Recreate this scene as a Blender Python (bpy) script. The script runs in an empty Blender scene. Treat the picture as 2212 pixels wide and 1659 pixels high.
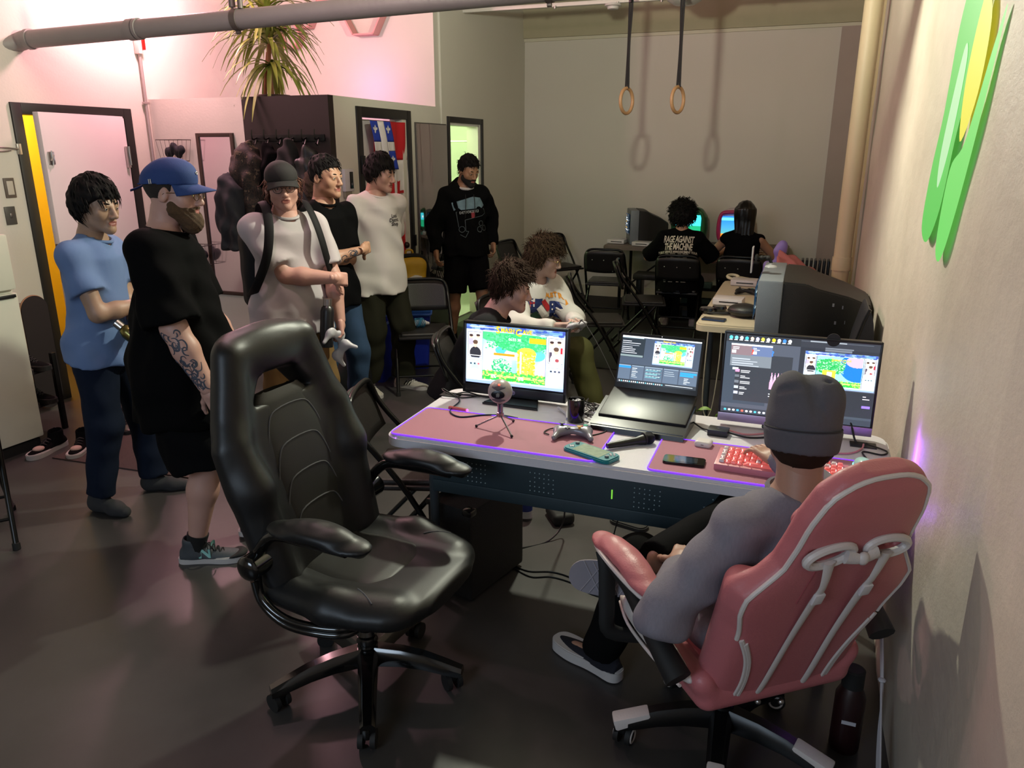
import bpy, bmesh, math, random
import numpy as np
from mathutils import Vector, Matrix, Quaternion
from mathutils.bvhtree import BVHTree
R = math.radians
SC = bpy.context.scene
COL = SC.collection
random.seed(7)
rng = np.random.default_rng(7)

# ------------------------------------------------ camera
cam_d = bpy.data.cameras.new('camera'); cam = bpy.data.objects.new('camera', cam_d); COL.objects.link(cam)
cam_d.sensor_fit = 'HORIZONTAL'; cam_d.sensor_width = 36.0; cam_d.lens = 36.0 * 1660.0 / 2212.0
cam_d.clip_start = 0.03; cam_d.clip_end = 100
cam.location = (0, 0, 1.78); cam.rotation_euler = (R(90 - 17.0), 0, R(20.5))
SC.camera = cam
# ------------------------------------------------ exposure and world
SC.view_settings.view_transform = 'Standard'; SC.view_settings.look = 'None'
SC.view_settings.gamma = 1.0; SC.view_settings.use_curve_mapping = False
SC.view_settings.exposure = 1.4
SC.cycles.use_denoising = True
SC.cycles.max_bounces = 6; SC.cycles.sample_clamp_indirect = 4.0
wd = bpy.data.worlds.new('world'); SC.world = wd; wd.use_nodes = True
wd.node_tree.nodes['Background'].inputs[0].default_value = (0.55, 0.6, 0.75, 1)
wd.node_tree.nodes['Background'].inputs[1].default_value = 0.05

def light(name, kind, loc, power, col, size=0.1, rot=None, size_y=None, spot=None, blend=.5):
    d = bpy.data.lights.new(name, kind); o = bpy.data.objects.new(name, d); COL.objects.link(o)
    o.location = loc; d.energy = power; d.color = col
    if kind == 'AREA':
        d.size = size
        if size_y: d.shape = 'RECTANGLE'; d.size_y = size_y
    elif kind in ('POINT', 'SPOT'): d.shadow_soft_size = size
    if kind == 'SPOT': d.spot_size = spot; d.spot_blend = blend
    if rot: o.rotation_euler = rot
    return o
def aim(o, tgt):
    o.rotation_euler = (Vector(tgt) - o.location).to_track_quat('-Z', 'Y').to_euler()
    return o
light('ceiling_lamp_light', 'POINT', (-1.16, 4.2, 2.67), 92, (.98, 1.0, .80), .05)
light('pink_lamp_light', 'POINT', (-2.4, 3.0, 2.9), 13, (1.0, .62, .70), .06)
light('loft_grow_light', 'POINT', (-4.50, 4.88, 3.05), 52, (1.0, .50, .58), .10)
light('loft_violet_light', 'POINT', (-4.0, 6.6, 2.35), 1.2, (.8, .25, 1.0), .06)
aim(light('blue_fill_light', 'AREA', (-1.6, -2.2, 2.3), 24, (.66, .82, 1.0), 1.6, size_y=1.2), (-1.2, 2.5, .6))  # weak bluish fill added behind the camera, no window stands there
light('bathroom_light', 'POINT', (-4.2, 7.75, 2.2), 20, (.80, 1.0, .55), .10)
light('corridor_light', 'POINT', (-5.75, 4.3, 2.2), 14, (1.0, .95, .8), .10)

# ------------------------------------------------ materials
def lin(c):
    return tuple((x / 12.92 if x <= .04045 else ((x + .055) / 1.055) ** 2.4) for x in c[:3]) + (1.0,)
def hx(s): return tuple(int(s[i:i + 2], 16) / 255 for i in (0, 2, 4))
MC = {}
def mat(name, col, rough=.6, metal=0, bump=0, bscale=40, var=0, vscale=6, emit=0, spec=None, coat=0, trans=0, alpha=1, sheen=0, stretch=None, aniso=None):
    """procedural principled material: colour variation and relief from noise in object space"""
    if name in MC: return MC[name]
    if isinstance(col, str): col = hx(col)
    m = bpy.data.materials.new(name); m.use_nodes = True; nt = m.node_tree; N = nt.nodes; L = nt.links
    b = N['Principled BSDF']; c = lin(col)
    b.inputs['Base Color'].default_value = c; b.inputs['Roughness'].default_value = rough; b.inputs['Metallic'].default_value = metal
    if spec is not None: b.inputs['Specular IOR Level'].default_value = spec
    if coat: b.inputs['Coat Weight'].default_value = coat; b.inputs['Coat Roughness'].default_value = .1
    if trans: b.inputs['Transmission Weight'].default_value = trans
    if sheen: b.inputs['Sheen Weight'].default_value = sheen
    if alpha < 1: b.inputs['Alpha'].default_value = alpha
    if emit: b.inputs['Emission Color'].default_value = c; b.inputs['Emission Strength'].default_value = emit
    tc = N.new('ShaderNodeTexCoord')
    vec = tc.outputs['Object']
    if stretch:
        mp = N.new('ShaderNodeMapping'); mp.inputs['Scale'].default_value = stretch; L.new(vec, mp.inputs[0]); vec = mp.outputs[0]
    nz = N.new('ShaderNodeTexNoise'); nz.inputs['Scale'].default_value = vscale; nz.inputs['Detail'].default_value = 5; L.new(vec, nz.inputs['Vector'])
    v = var if var else .06
    mx = N.new('ShaderNodeMix'); mx.data_type = 'RGBA'
    mx.inputs[6].default_value = tuple(x * (1 - v) for x in c[:3]) + (1,); mx.inputs[7].default_value = tuple(min(1, x * (1 + v)) for x in c[:3]) + (1,)
    L.new(nz.outputs['Fac'], mx.inputs[0]); L.new(mx.outputs[2], b.inputs['Base Color'])
    if bump:
        n2 = N.new('ShaderNodeTexNoise'); n2.inputs['Scale'].default_value = bscale; n2.inputs['Detail'].default_value = 4; L.new(vec, n2.inputs['Vector'])
        bp = N.new('ShaderNodeBump'); bp.inputs['Strength'].default_value = bump; bp.inputs['Distance'].default_value = .01
        L.new(n2.outputs['Fac'], bp.inputs['Height']); L.new(bp.outputs[0], b.inputs['Normal'])
    MC[name] = m
    return m
def emat(name, col, s=1.0):
    if name in MC: return MC[name]
    if isinstance(col, str): col = hx(col)
    m = bpy.data.materials.new(name); m.use_nodes = True; b = m.node_tree.nodes['Principled BSDF']
    b.inputs['Base Color'].default_value = (.02, .02, .02, 1); b.inputs['Emission Color'].default_value = lin(col); b.inputs['Emission Strength'].default_value = s * .6
    MC[name] = m
    return m
def screen_mat(name, s=1.0):
    """a lit screen: emission from the mesh's own colour layer"""
    if name in MC: return MC[name]
    m = bpy.data.materials.new(name); m.use_nodes = True; nt = m.node_tree; b = nt.nodes['Principled BSDF']
    a = nt.nodes.new('ShaderNodeAttribute'); a.attribute_name = 'pix'
    b.inputs['Base Color'].default_value = (.01, .01, .01, 1); b.inputs['Roughness'].default_value = .25
    nt.links.new(a.outputs['Color'], b.inputs['Emission Color']); b.inputs['Emission Strength'].default_value = s * .75
    MC[name] = m
    return m

# ------------------------------------------------ objects
def link(o, parent=None):
    COL.objects.link(o)
    if parent is not None: o.parent = parent
    return o
def tag(o, label=None, cat=None, group=None, kind=None):
    if label: o['label'] = label
    if cat: o['category'] = cat
    if group: o['group'] = group
    if kind: o['kind'] = kind
    return o
def thing(name, label, cat, loc=(0, 0, 0), rz=0, group=None, parent=None):
    o = bpy.data.objects.new(name, None); o.empty_display_size = .1; link(o, parent)
    o.location = loc; o.rotation_euler = (0, 0, rz)
    return tag(o, label, cat, group)
def sub(name, parent, loc=(0, 0, 0), rot=(0, 0, 0)):
    o = bpy.data.objects.new(name, None); o.empty_display_size = .05; link(o, parent); o.location = loc; o.rotation_euler = rot
    return o
def dup(root, loc, rz=0, label=None, group=None):
    r = root.copy(); COL.objects.link(r); r.location = loc; r.rotation_euler = (0, 0, rz)
    if label: r['label'] = label
    if group: r['group'] = group
    for ch in list(root.children):
        c = ch.copy(); COL.objects.link(c); c.parent = r
        for g in ch.children:
            d = g.copy(); COL.objects.link(d); d.parent = c
    return r
def frame(z, x=None):
    """rotation matrix whose local z is z and whose local x is near x"""
    z = Vector(z).normalized(); x = Vector(x) if x is not None else (Vector((1, 0, 0)) if abs(z.x) < .9 else Vector((0, 1, 0)))
    y = z.cross(x).normalized(); x = y.cross(z)
    return Matrix((x, y, z)).transposed()
class B:
    """collects shapes in one bmesh and links them as ONE mesh object"""
    def __init__(s): s.bm = bmesh.new(); s.mi = 0
    def _fin(s, vs, M):
        bmesh.ops.transform(s.bm, matrix=M, verts=vs)
        fs = {f for v in vs for f in v.link_faces}
        for f in fs: f.material_index = s.mi
        return s
    def box(s, c, d, bev=0, rot=None, seg=2):
        r = bmesh.ops.create_cube(s.bm, size=1); vs = r['verts']
        bmesh.ops.transform(s.bm, matrix=Matrix.Diagonal((d[0], d[1], d[2], 1)), verts=vs)
        if bev:
            es = list({e for v in vs for e in v.link_edges})
            g = bmesh.ops.bevel(s.bm, geom=es, offset=min(bev, min(d) * .49), segments=seg, affect='EDGES', profile=.6)
            vs = list({v for f in g['faces'] for v in f.verts} | {v for v in vs if v.is_valid})
            st = list(vs); seen = set(vs)
            while st:
                v = st.pop()
                for e in v.link_edges:
                    w = e.other_vert(v)
                    if w not in seen: seen.add(w); st.append(w)
            vs = list(seen)
        M = Matrix.Translation(c)
        if rot is not None: M = M @ (rot.to_4x4() if isinstance(rot, Matrix) else Matrix.Rotation(1, 4, 'X') if 0 else __import__('mathutils').Euler(rot).to_matrix().to_4x4())
        return s._fin(vs, M)
    def cyl(s, a, b, r, r2=None, seg=16, cap=True):
        a, b = Vector(a), Vector(b); L = (b - a).length
        if L < 1e-6: return s
        g = bmesh.ops.create_cone(s.bm, cap_ends=cap, segments=seg, radius1=r, radius2=r if r2 is None else r2, depth=L)
        return s._fin(g['verts'], Matrix.Translation((a + b) / 2) @ frame(b - a).to_4x4())
    def ball(s, c, r, seg=14, sc=(1, 1, 1), rot=None):
        g = bmesh.ops.create_uvsphere(s.bm, u_segments=seg, v_segments=max(6, seg * 2 // 3), radius=r)
        M = Matrix.Translation(c)
        if rot is not None: M = M @ rot.to_4x4()
        return s._fin(g['verts'], M @ Matrix.Diagonal((sc[0], sc[1], sc[2], 1)))
    def lathe(s, prof, c=(0, 0, 0), axis=(0, 0, 1), seg=20, M=None):
        M = M or (Matrix.Translation(c) @ frame(axis).to_4x4()); rings = []; vs = []
        for r, z in prof:
            if r < 1e-5: v = s.bm.verts.new((0, 0, z)); rings.append([v]); vs.append(v)
            else:
                rg = [s.bm.verts.new((r * math.cos(2 * math.pi * i / seg), r * math.sin(2 * math.pi * i / seg), z)) for i in range(seg)]
                rings.append(rg); vs += rg
        for p, q in zip(rings, rings[1:]):
            for i in range(seg):
                j = (i + 1) % seg
                f = ([p[0], q[j], q[i]] if len(p) == 1 else [p[i], p[j], q[0]] if len(q) == 1 else [p[i], p[j], q[j], q[i]])
                if len(p) == 1 and len(q) == 1: continue
                s.bm.faces.new(f)
        return s._fin(vs, M)
    def tube(s, pts, r, seg=8, flat=None, closed=False, smooth=0, rf=None):
        pts = [Vector(p) for p in pts]
        if smooth: pts = spline(pts, smooth, closed)
        n = len(pts); rings = []; vs = []; up = None
        if isinstance(r, (list, tuple)) and len(r) != n: r = list(np.interp(np.linspace(0, 1, n), np.linspace(0, 1, len(r)), r))
        for i, p in enumerate(pts):
            t = (pts[(i + 1) % n] - pts[i - 1]) if closed else (pts[min(i + 1, n - 1)] - pts[max(i - 1, 0)])
            t.normalize()
            if up is None: up = flat[1] if flat and len(flat) > 1 else (Vector((0, 0, 1)) if abs(t.z) < .9 else Vector((1, 0, 0)))
            up = Vector(up); sd = t.cross(up)
            if sd.length < 1e-4: sd = t.orthogonal()
            sd.normalize(); up = sd.cross(t)
            rr = rf(i / (n - 1)) * r if rf else (r[i] if isinstance(r, (list, tuple)) else r); k = flat[0] if flat else 1
            rg = [s.bm.verts.new(p + sd * math.cos(a) * rr + up * math.sin(a) * rr * k) for a in [2 * math.pi * j / seg for j in range(seg)]]
            rings.append(rg); vs += rg
        for i in range(n if closed else n - 1):
            p, q = rings[i], rings[(i + 1) % n]
            for j in range(seg): s.bm.faces.new((p[j], p[(j + 1) % seg], q[(j + 1) % seg], q[j]))
        if not closed: s.bm.faces.new(rings[0][::-1]); s.bm.faces.new(rings[-1])
        for v in vs:
            for f in v.link_faces: f.material_index = s.mi
        return s
    def prism(s, poly, h, M=None, bev=0):
        """polygon in xy, extruded from z=0 to h"""
        vs = [s.bm.verts.new((x, y, 0)) for x, y in poly]; f = s.bm.faces.new(vs)
        if f.normal.z > 0 or True: f.normal_update()
        g = bmesh.ops.extrude_face_region(s.bm, geom=[f]); tv = [e for e in g['geom'] if isinstance(e, bmesh.types.BMVert)]
        bmesh.ops.translate(s.bm, verts=tv, vec=(0, 0, h)); al = vs + tv
        if bev:
            es = [e for e in {e for v in tv for e in v.link_edges} if all(v in tv for v in e.verts)]
            r = bmesh.ops.bevel(s.bm, geom=es, offset=bev, segments=2, affect='EDGES')
            al = [v for v in al if v.is_valid] + [v for f2 in r['faces'] for v in f2.verts]; al = list(set(al))
        return s._fin(al, M or Matrix.Identity(4))
    def quad(s, p, mi=None):
        vs = [s.bm.verts.new(q) for q in p]; f = s.bm.faces.new(vs); f.material_index = s.mi if mi is None else mi
        return s
    def grid(s, fn, nu, nv, cu=False):
        g = [[s.bm.verts.new(fn(i / (nu - 1), j / (nv - 1))) for j in range(nv)] for i in range(nu)]
        for i in range(nu - 1 + (1 if cu else 0)):
            for j in range(nv - 1):
                f = s.bm.faces.new((g[i][j], g[(i + 1) % nu][j], g[(i + 1) % nu][j + 1], g[i][j + 1])); f.material_index = s.mi
        return s
    def obj(s, name, m, parent=None, smooth=True, sub=0, ang=40, solid=0):
        bmesh.ops.recalc_face_normals(s.bm, faces=s.bm.faces)
        me = bpy.data.meshes.new(name); s.bm.to_mesh(me); s.bm.free()
        for q in (m if isinstance(m, (list, tuple)) else [m]): me.materials.append(q)
        o = link(bpy.data.objects.new(name, me), parent)
        if smooth:
            me.shade_smooth()
            if not sub: me.set_sharp_from_angle(angle=R(ang))
        if solid: md = o.modifiers.new('s', 'SOLIDIFY'); md.thickness = solid; md.offset = 0
        if sub: md = o.modifiers.new('u', 'SUBSURF'); md.levels = md.render_levels = sub
        return o
def spline(pts, k, closed=False):
    """Catmull-Rom through pts, k steps per span"""
    n = len(pts); out = []
    for i in range(n if closed else n - 1):
        g = (lambda j: pts[j % n]) if closed else (lambda j: pts[max(0, min(n - 1, j))])
        a, b, c, d = g(i - 1), g(i), g(i + 1), g(i + 2)
        for q in range(k):
            t = q / k
            out.append(.5 * ((2 * b) + (c - a) * t + (2 * a - 5 * b + 4 * c - d) * t * t + (3 * b - a - 3 * c + d) * t ** 3))
    if not closed: out.append(pts[-1])
    return out
def struct(o): o['kind'] = 'structure'; return o
def text_mesh(s, size, font=None, ext=0, align='CENTER', space=1.0, linesp=1.0, bold=0):
    c = bpy.data.curves.new('t', 'FONT'); c.body = s; c.size = size; c.extrude = ext; c.align_x = align; c.align_y = 'CENTER'
    c.space_character = space; c.space_line = linesp; c.offset = bold; c.resolution_u = 2
    o = bpy.data.objects.new('t', c); COL.objects.link(o); dg = bpy.context.evaluated_depsgraph_get()
    me = bpy.data.meshes.new_from_object(o.evaluated_get(dg)); bpy.data.objects.remove(o); bpy.data.curves.remove(c)
    return me
def text_obj(name, s, size, m, parent, loc, rot, **k):
    sx = k.pop('sx', 1)
    me = text_mesh(s, size, **k); me.materials.clear(); me.materials.append(m)
    o = link(bpy.data.objects.new(name, me), parent); o.location = loc; o.rotation_euler = rot if not isinstance(rot, Matrix) else rot.to_euler(); o.scale = (sx, 1, 1)
    return o

# ------------------------------------------------ smooth solids: signed distance field -> surface nets
def _a(v): return np.array(v, dtype=np.float32)
class Sdf:
    def __init__(s, lo, hi, h):
        s.h = h; s.lo = _a(lo) - 2 * h; n = np.ceil((_a(hi) + 2 * h - s.lo) / h).astype(int) + 1
        s.n = n; s.V = np.full(n, 9., np.float32)
        s.ax = [(s.lo[i] + np.arange(n[i]) * h).astype(np.float32) for i in range(3)]
    def _sl(s, lo, hi, m):
        r = []
        for i in range(3):
            a = int(max(0, math.floor((lo[i] - m - s.lo[i]) / s.h))); b = int(min(s.n[i], math.ceil((hi[i] + m - s.lo[i]) / s.h) + 1))
            if b <= a: return None
            r.append(slice(a, b))
        return tuple(r)
    def op(s, fn, lo, hi, k=.02, mode='u'):
        sl = s._sl(lo, hi, k + 2.5 * s.h)
        if sl is None: return s
        X, Y, Z = s.ax[0][sl[0]][:, None, None], s.ax[1][sl[1]][None, :, None], s.ax[2][sl[2]][None, None, :]
        d = fn(X, Y, Z); v = s.V[sl]
        if mode == 'u':
            hh = np.maximum(k - np.abs(v - d), 0) / k; s.V[sl] = np.minimum(v, d) - hh * hh * k * .25
        elif mode == 's':
            d = -d; hh = np.maximum(k - np.abs(v - d), 0) / k; s.V[sl] = np.maximum(v, d) + hh * hh * k * .25
        elif mode == 'i': s.V[sl] = np.maximum(v, d)
        elif mode == '+': s.V[sl] = v + d
        return s
    def cap(s, a, b, r, r2=None, k=.02, mode='u', cut=None):
        a, b = _a(a), _a(b); r2 = r if r2 is None else r2; ab = b - a; L2 = float(ab @ ab) + 1e-9
        def f(X, Y, Z):
            px, py, pz = X - a[0], Y - a[1], Z - a[2]
            t0 = (px * ab[0] + py * ab[1] + pz * ab[2]) / L2; t = np.clip(t0, 0, 1)
            d = np.sqrt((px - t * ab[0]) ** 2 + (py - t * ab[1]) ** 2 + (pz - t * ab[2]) ** 2) - (r + (r2 - r) * t)
            if cut is not None: d = np.maximum(d, (t0 - cut) * math.sqrt(L2))
            return d
        m = max(r, r2); return s.op(f, np.minimum(a, b) - m, np.maximum(a, b) + m, k, mode)
    def ell(s, c, rad, k=.02, mode='u', Rm=None):
        c, rad = _a(c), _a(rad); Q = np.array(Rm.transposed(), np.float32) if Rm is not None else None
        def f(X, Y, Z):
            x, y, z = X - c[0], Y - c[1], Z - c[2]
            if Q is not None: x, y, z = (Q[i, 0] * x + Q[i, 1] * y + Q[i, 2] * z for i in range(3))
            x, y, z = x / rad[0], y / rad[1], z / rad[2]
            k0 = np.sqrt(x * x + y * y + z * z); k1 = np.sqrt((x / rad[0]) ** 2 + (y / rad[1]) ** 2 + (z / rad[2]) ** 2) + 1e-6
            return k0 * (k0 - 1) / k1
        m = float(rad.max()) if Rm is not None else rad
        return s.op(f, c - m, c + m, k, mode)
    def rbox(s, c, hs, r, k=.02, mode='u', Rm=None):
        c, hs = _a(c), _a(hs); Q = np.array(Rm.transposed(), np.float32) if Rm is not None else None
        def f(X, Y, Z):
            x, y, z = X - c[0], Y - c[1], Z - c[2]
            if Q is not None: x, y, z = (Q[i, 0] * x + Q[i, 1] * y + Q[i, 2] * z for i in range(3))
            x, y, z = np.abs(x) - hs[0] + r, np.abs(y) - hs[1] + r, np.abs(z) - hs[2] + r
            return np.sqrt(np.maximum(x, 0) ** 2 + np.maximum(y, 0) ** 2 + np.maximum(z, 0) ** 2) + np.minimum(np.maximum(x, np.maximum(y, z)), 0) - r
        m = float(np.linalg.norm(hs)) if Rm is not None else hs
        return s.op(f, c - m, c + m, k, mode)
    def loft(s, st, o=(0, 0, 0), Rm=None, k=.02, mode='u', p=2.0):
        """st: rows (z, rx, ry, x0, y0) along a spine; cross-sections are (super)ellipses"""
        st = np.array([tuple(q) + (0,) * (5 - len(q)) for q in st], np.float32); o = _a(o)
        Q = np.array(Rm.transposed(), np.float32) if Rm is not None else np.eye(3, dtype=np.float32)
        def f(X, Y, Z):
            x, y, z = X - o[0], Y - o[1], Z - o[2]
            if Rm is not None: x, y, z = (Q[i, 0] * x + Q[i, 1] * y + Q[i, 2] * z for i in range(3))
            I = [np.interp(z, st[:, 0], st[:, i]).astype(np.float32) for i in range(1, 5)]
            ax, ay = np.abs((x - I[2]) / I[0]), np.abs((y - I[3]) / I[1])
            q = np.sqrt(ax * ax + ay * ay) if p == 2 else (ax ** p + ay ** p) ** (1 / p)
            d = (q - 1) * np.minimum(I[0], I[1])
            return np.maximum(d, np.maximum(st[0, 0] - z, z - st[-1, 0]))
        m = max(np.abs(st[:, 1]).max() + np.abs(st[:, 3]).max(), np.abs(st[:, 2]).max() + np.abs(st[:, 4]).max())
        cs = [np.array(Q.T @ _a((sx * m, sy * m, zz))) for sx in (-1, 1) for sy in (-1, 1) for zz in (st[0, 0], st[-1, 0])]
        cs = np.array(cs) + o
        return s.op(f, cs.min(0), cs.max(0), k, mode)
    def fold(s, amp, dirs, seed=0):
        """low cloth folds: sum of warped sines; dirs = list of (kx,ky,kz)"""
        X, Y, Z = s.ax[0][:, None, None], s.ax[1][None, :, None], s.ax[2][None, None, :]
        t = 0
        for i, d in enumerate(dirs):
            w = .6 * np.sin(11 * X + 7 * Y + seed + i) + .6 * np.sin(9 * Z - 8 * X + 2 * seed + 2 * i)
            t = t + np.sin(d[0] * X + d[1] * Y + d[2] * Z + 2.2 * w + seed * 1.7 + i * 2.1)
        s.V += (amp / max(1, len(dirs)) ** .5) * t
        return s
    def mesh(s):
        V = s.V; sg = V < 0; n = V.shape
        cnt = sum(sg[i:n[0] - 1 + i, j:n[1] - 1 + j, k:n[2] - 1 + k].astype(np.int8) for i in (0, 1) for j in (0, 1) for k in (0, 1))
        act = np.argwhere((cnt > 0) & (cnt < 8)); idx = np.full(cnt.shape, -1, np.int32); idx[tuple(act.T)] = np.arange(len(act))
        acc = np.zeros((len(act), 3), np.float32); w = np.zeros(len(act), np.float32)
        c = [(i, j, k) for i in (0, 1) for j in (0, 1) for k in (0, 1)]
        for a in c:
            for b in c:
                if sum(b) - sum(a) == 1 and all(y >= x for x, y in zip(a, b)):
                    A, Bv = V[tuple((act + a).T)], V[tuple((act + b).T)]; m = (A < 0) != (Bv < 0)
                    t = np.where(m, A / (A - Bv + 1e-12), 0)[:, None]
                    acc += np.where(m[:, None], _a(a) + t * (_a(b) - _a(a)), 0); w += m
        vs = s.lo + (act + acc / w[:, None]) * s.h
        F = []
        for ax in range(3):
            o1, o2 = [(1, 2), (2, 0), (0, 1)][ax]
            sa = [slice(None)] * 3; sb = [slice(None)] * 3; sa[ax] = slice(0, -1); sb[ax] = slice(1, None)
            A, Bv = sg[tuple(sa)], sg[tuple(sb)]
            e = np.argwhere(A != Bv); e = e[(e[:, o1] > 0) & (e[:, o2] > 0) & (e[:, o1] < n[o1] - 1) & (e[:, o2] < n[o2] - 1)]
            fl = A[tuple(e.T)]
            d1 = np.zeros(3, int); d1[o1] = 1; d2 = np.zeros(3, int); d2[o2] = 1
            q = np.stack([idx[tuple((e - d1 - d2).T)], idx[tuple((e - d2).T)], idx[tuple(e.T)], idx[tuple((e - d1).T)]], 1)
            q[~fl] = q[~fl][:, ::-1]; F.append(q)
        F = np.concatenate(F); F = F[(F >= 0).all(1)]
        return vs, F
def relax(v, f, it=2, lam=.5):
    """Laplacian smoothing of a quad mesh"""
    e = np.concatenate([f[:, [0, 1]], f[:, [1, 2]], f[:, [2, 3]], f[:, [3, 0]]])
    e = np.concatenate([e, e[:, ::-1]]); dg = np.bincount(e[:, 0], minlength=len(v)).astype(np.float32)[:, None] + 1e-6
    for _ in range(it):
        s = np.stack([np.bincount(e[:, 0], weights=v[e[:, 1], i], minlength=len(v)) for i in range(3)], 1)
        v = v + lam * (s / dg - v)
    return v
class NM:
    """joins several numpy meshes into one Blender mesh"""
    def __init__(s): s.v = []; s.f = []; s.m = []; s.n = 0
    def add(s, v, f, mi=0):
        s.v.append(np.asarray(v, np.float32)); s.f.append(np.asarray(f) + s.n); s.m.append(np.full(len(f), mi) if np.isscalar(mi) else mi); s.n += len(v); return s
    def obj(s, name, m, parent=None):
        v, f, mi = np.concatenate(s.v), np.concatenate(s.f).astype(np.int32), np.concatenate(s.m).astype(np.int32)
        me = bpy.data.meshes.new(name); me.vertices.add(len(v)); me.vertices.foreach_set('co', v.astype(np.float32).ravel())
        me.loops.add(f.size); me.loops.foreach_set('vertex_index', f.ravel()); me.polygons.add(len(f))
        me.polygons.foreach_set('loop_start', np.arange(0, f.size, 4, dtype=np.int32))
        for q in (m if isinstance(m, (list, tuple)) else [m]): me.materials.append(q)
        me.polygons.foreach_set('material_index', mi); me.update(calc_edges=True); me.shade_smooth()
        return link(bpy.data.objects.new(name, me), parent)
def sdf_obj(S, name, m, parent=None, it=1):
    v, f = S.mesh(); v = relax(v, f, it); return NM().add(v, f).obj(name, m, parent)

# ------------------------------------------------ people
SKIN = lambda n, c, **k: mat('skin_' + n, c, .5, bump=.05, bscale=300, var=.08, vscale=9, **k)
LIP = mat('lips', '8a5048', .5); EYEW = mat('eye_white', 'a8a098', .3); IRIS = mat('iris', '20140e', .15)
def head_sdf(h=.004, beard=0, wide=1.0):
    S = Sdf((-.10, -.13, -.17), (.10, .14, .14), h); w = wide
    S.ell((0, -.018, .034), (.075 * w, .096, .086), .02)
    S.ell((0, .024, -.030), (.058 * w, .066, .082), .03)
    S.cap((-.046 * w, .012, -.058), (0, .072, -.094), .020, .018, .025).cap((.046 * w, .012, -.058), (0, .072, -.094), .020, .018, .025)
    S.ell((0, .074, -.092), (.022, .018, .018), .02)
    S.cap((-.034, .066, .026), (.034, .066, .026), .017, k=.018)
    for q in (-1, 1):
        S.ell((q * .044 * w, .052, -.020), (.022, .022, .026), .025)
        S.ell((q * .031, .097, .003), (.019, .016, .013), .012, 's')
        S.ell((q * .031, .077, .004), (.0152, .0136, .0118), .006); S.ell((q * .031, .094, .0030), (.0128, .0125, .0046), .003, 's')
        S.cap((q * .014, .087, .0175), (q * .046, .076, .0180), .0055, k=.012)
        S.ell((q * .079 * w, -.012, -.004), (.008, .018, .031), .010, Rm=Matrix.Rotation(R(-14), 3, 'X') @ Matrix.Rotation(R(q * 22), 3, 'Z'))
        S.ell((q * .0855 * w, -.010, .000), (.004, .010, .018), .005, 's')
        S.ell((q * .012, .099, -.035), (.009, .010, .008), .008)
        S.ell((q * .0085, .104, -.0425), (.004, .005, .004), .004, 's')
    S.cap((0, .083, .018), (0, .110, -.028), .0085, .0115, .014)
    S.cap((-.020, .086, -.0575), (.020, .086, -.0575), .0058, k=.010).cap((-.015, .0865, -.0690), (.015, .0865, -.0690), .0068, k=.010)
    S.ell((0, .094, -.0633), (.024, .010, .0016), .003, 's')
    S.cap((0, -.030, -.05), (0, -.045, -.16), .056 * w, .058 * w, .025)
    return S
_HC = {}
def head_mesh(h=.004, wide=1.0):
    k = (round(h, 4), round(wide, 2))
    if k not in _HC:
        v, f = head_sdf(h, wide=wide).mesh(); v = relax(v, f, 1, .4)
        c = v[f].mean(1); lips = (np.abs(c[:, 0]) < .024) & (c[:, 1] > .080) & ((c[:, 0] / .024) ** 2 + ((c[:, 2] + .0633) / .0115) ** 2 < 1)
        _HC[k] = (v, f, lips.astype(int))
    return _HC[k]
def hand_mesh(curl=35, h=.0035, side=1, spread=4, thumb=30, fc=None):
    """z: to the fingers, y: palm faces +y, x: thumb side (side=+1)"""
    S = Sdf((-.075, -.05, -.03), (.085, .12, .21), h)
    S.rbox((0, 0, .048), (.040, .013, .048), .012, .012); S.ell((.022, .010, .030), (.016, .012, .028), .012); S.cap((0, 0, -.02), (0, 0, .03), .026, .027, .02)
    S.V[:] = S.V
    for i, (x, L, r) in enumerate([(.030, .074, .0090), (.010, .082, .0092), (-.011, .076, .0088), (-.030, .060, .0078)]):
        a = 0; p = np.array([x, 0, .088]); sp = R(spread) * (x / .02); cr = (fc[i] if fc else curl) * (1 + .08 * i)
        for j, fr in enumerate((.44, .31, .25)):
            a += R(cr * (.75, 1.0, .7)[j]); d = np.array([math.sin(sp) * math.cos(a), math.sin(a), math.cos(a) * math.cos(sp)])
            q = p + d * L * fr; S.cap(p, q, r - .0007 * j, r - .0007 * (j + 1), .004); p = q
    p = np.array([.030, .006, .022]); d0 = Vector((.72, .25, .65)).normalized()
    for j, L in enumerate((.040, .032, .026)):
        d = Matrix.Rotation(R(-thumb * .55 * (j)), 3, 'Y') @ (Matrix.Rotation(R(-thumb * .5), 3, 'X') @ d0)
        q = p + np.array(d) * L; S.cap(p, q, .0125 - .0014 * j, .0113 - .0014 * j, .008); p = q
    v, f = S.mesh(); v = relax(v, f, 1, .4)
    if side < 0: v = v * _a((-1, 1, 1)); f = f[:, ::-1]
    return v, f
def ik(S_, W_, l1, l2, pole):
    S_, W_ = Vector(S_), Vector(W_); d = W_ - S_; L = d.length
    if L > (l1 + l2) * .995: W_ = S_ + d * ((l1 + l2) * .995 / L); d = W_ - S_; L = d.length
    a = (l1 * l1 - l2 * l2 + L * L) / (2 * L); hgt = math.sqrt(max(0, l1 * l1 - a * a)); u = d / L
    p = Vector(pole); p = p - u * p.dot(u); p.normalize()
    return S_ + u * a + p * hgt, W_
def cutline(pts):
    ys, zs = zip(*pts)
    return lambda y: np.interp(y, ys, zs)
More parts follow.
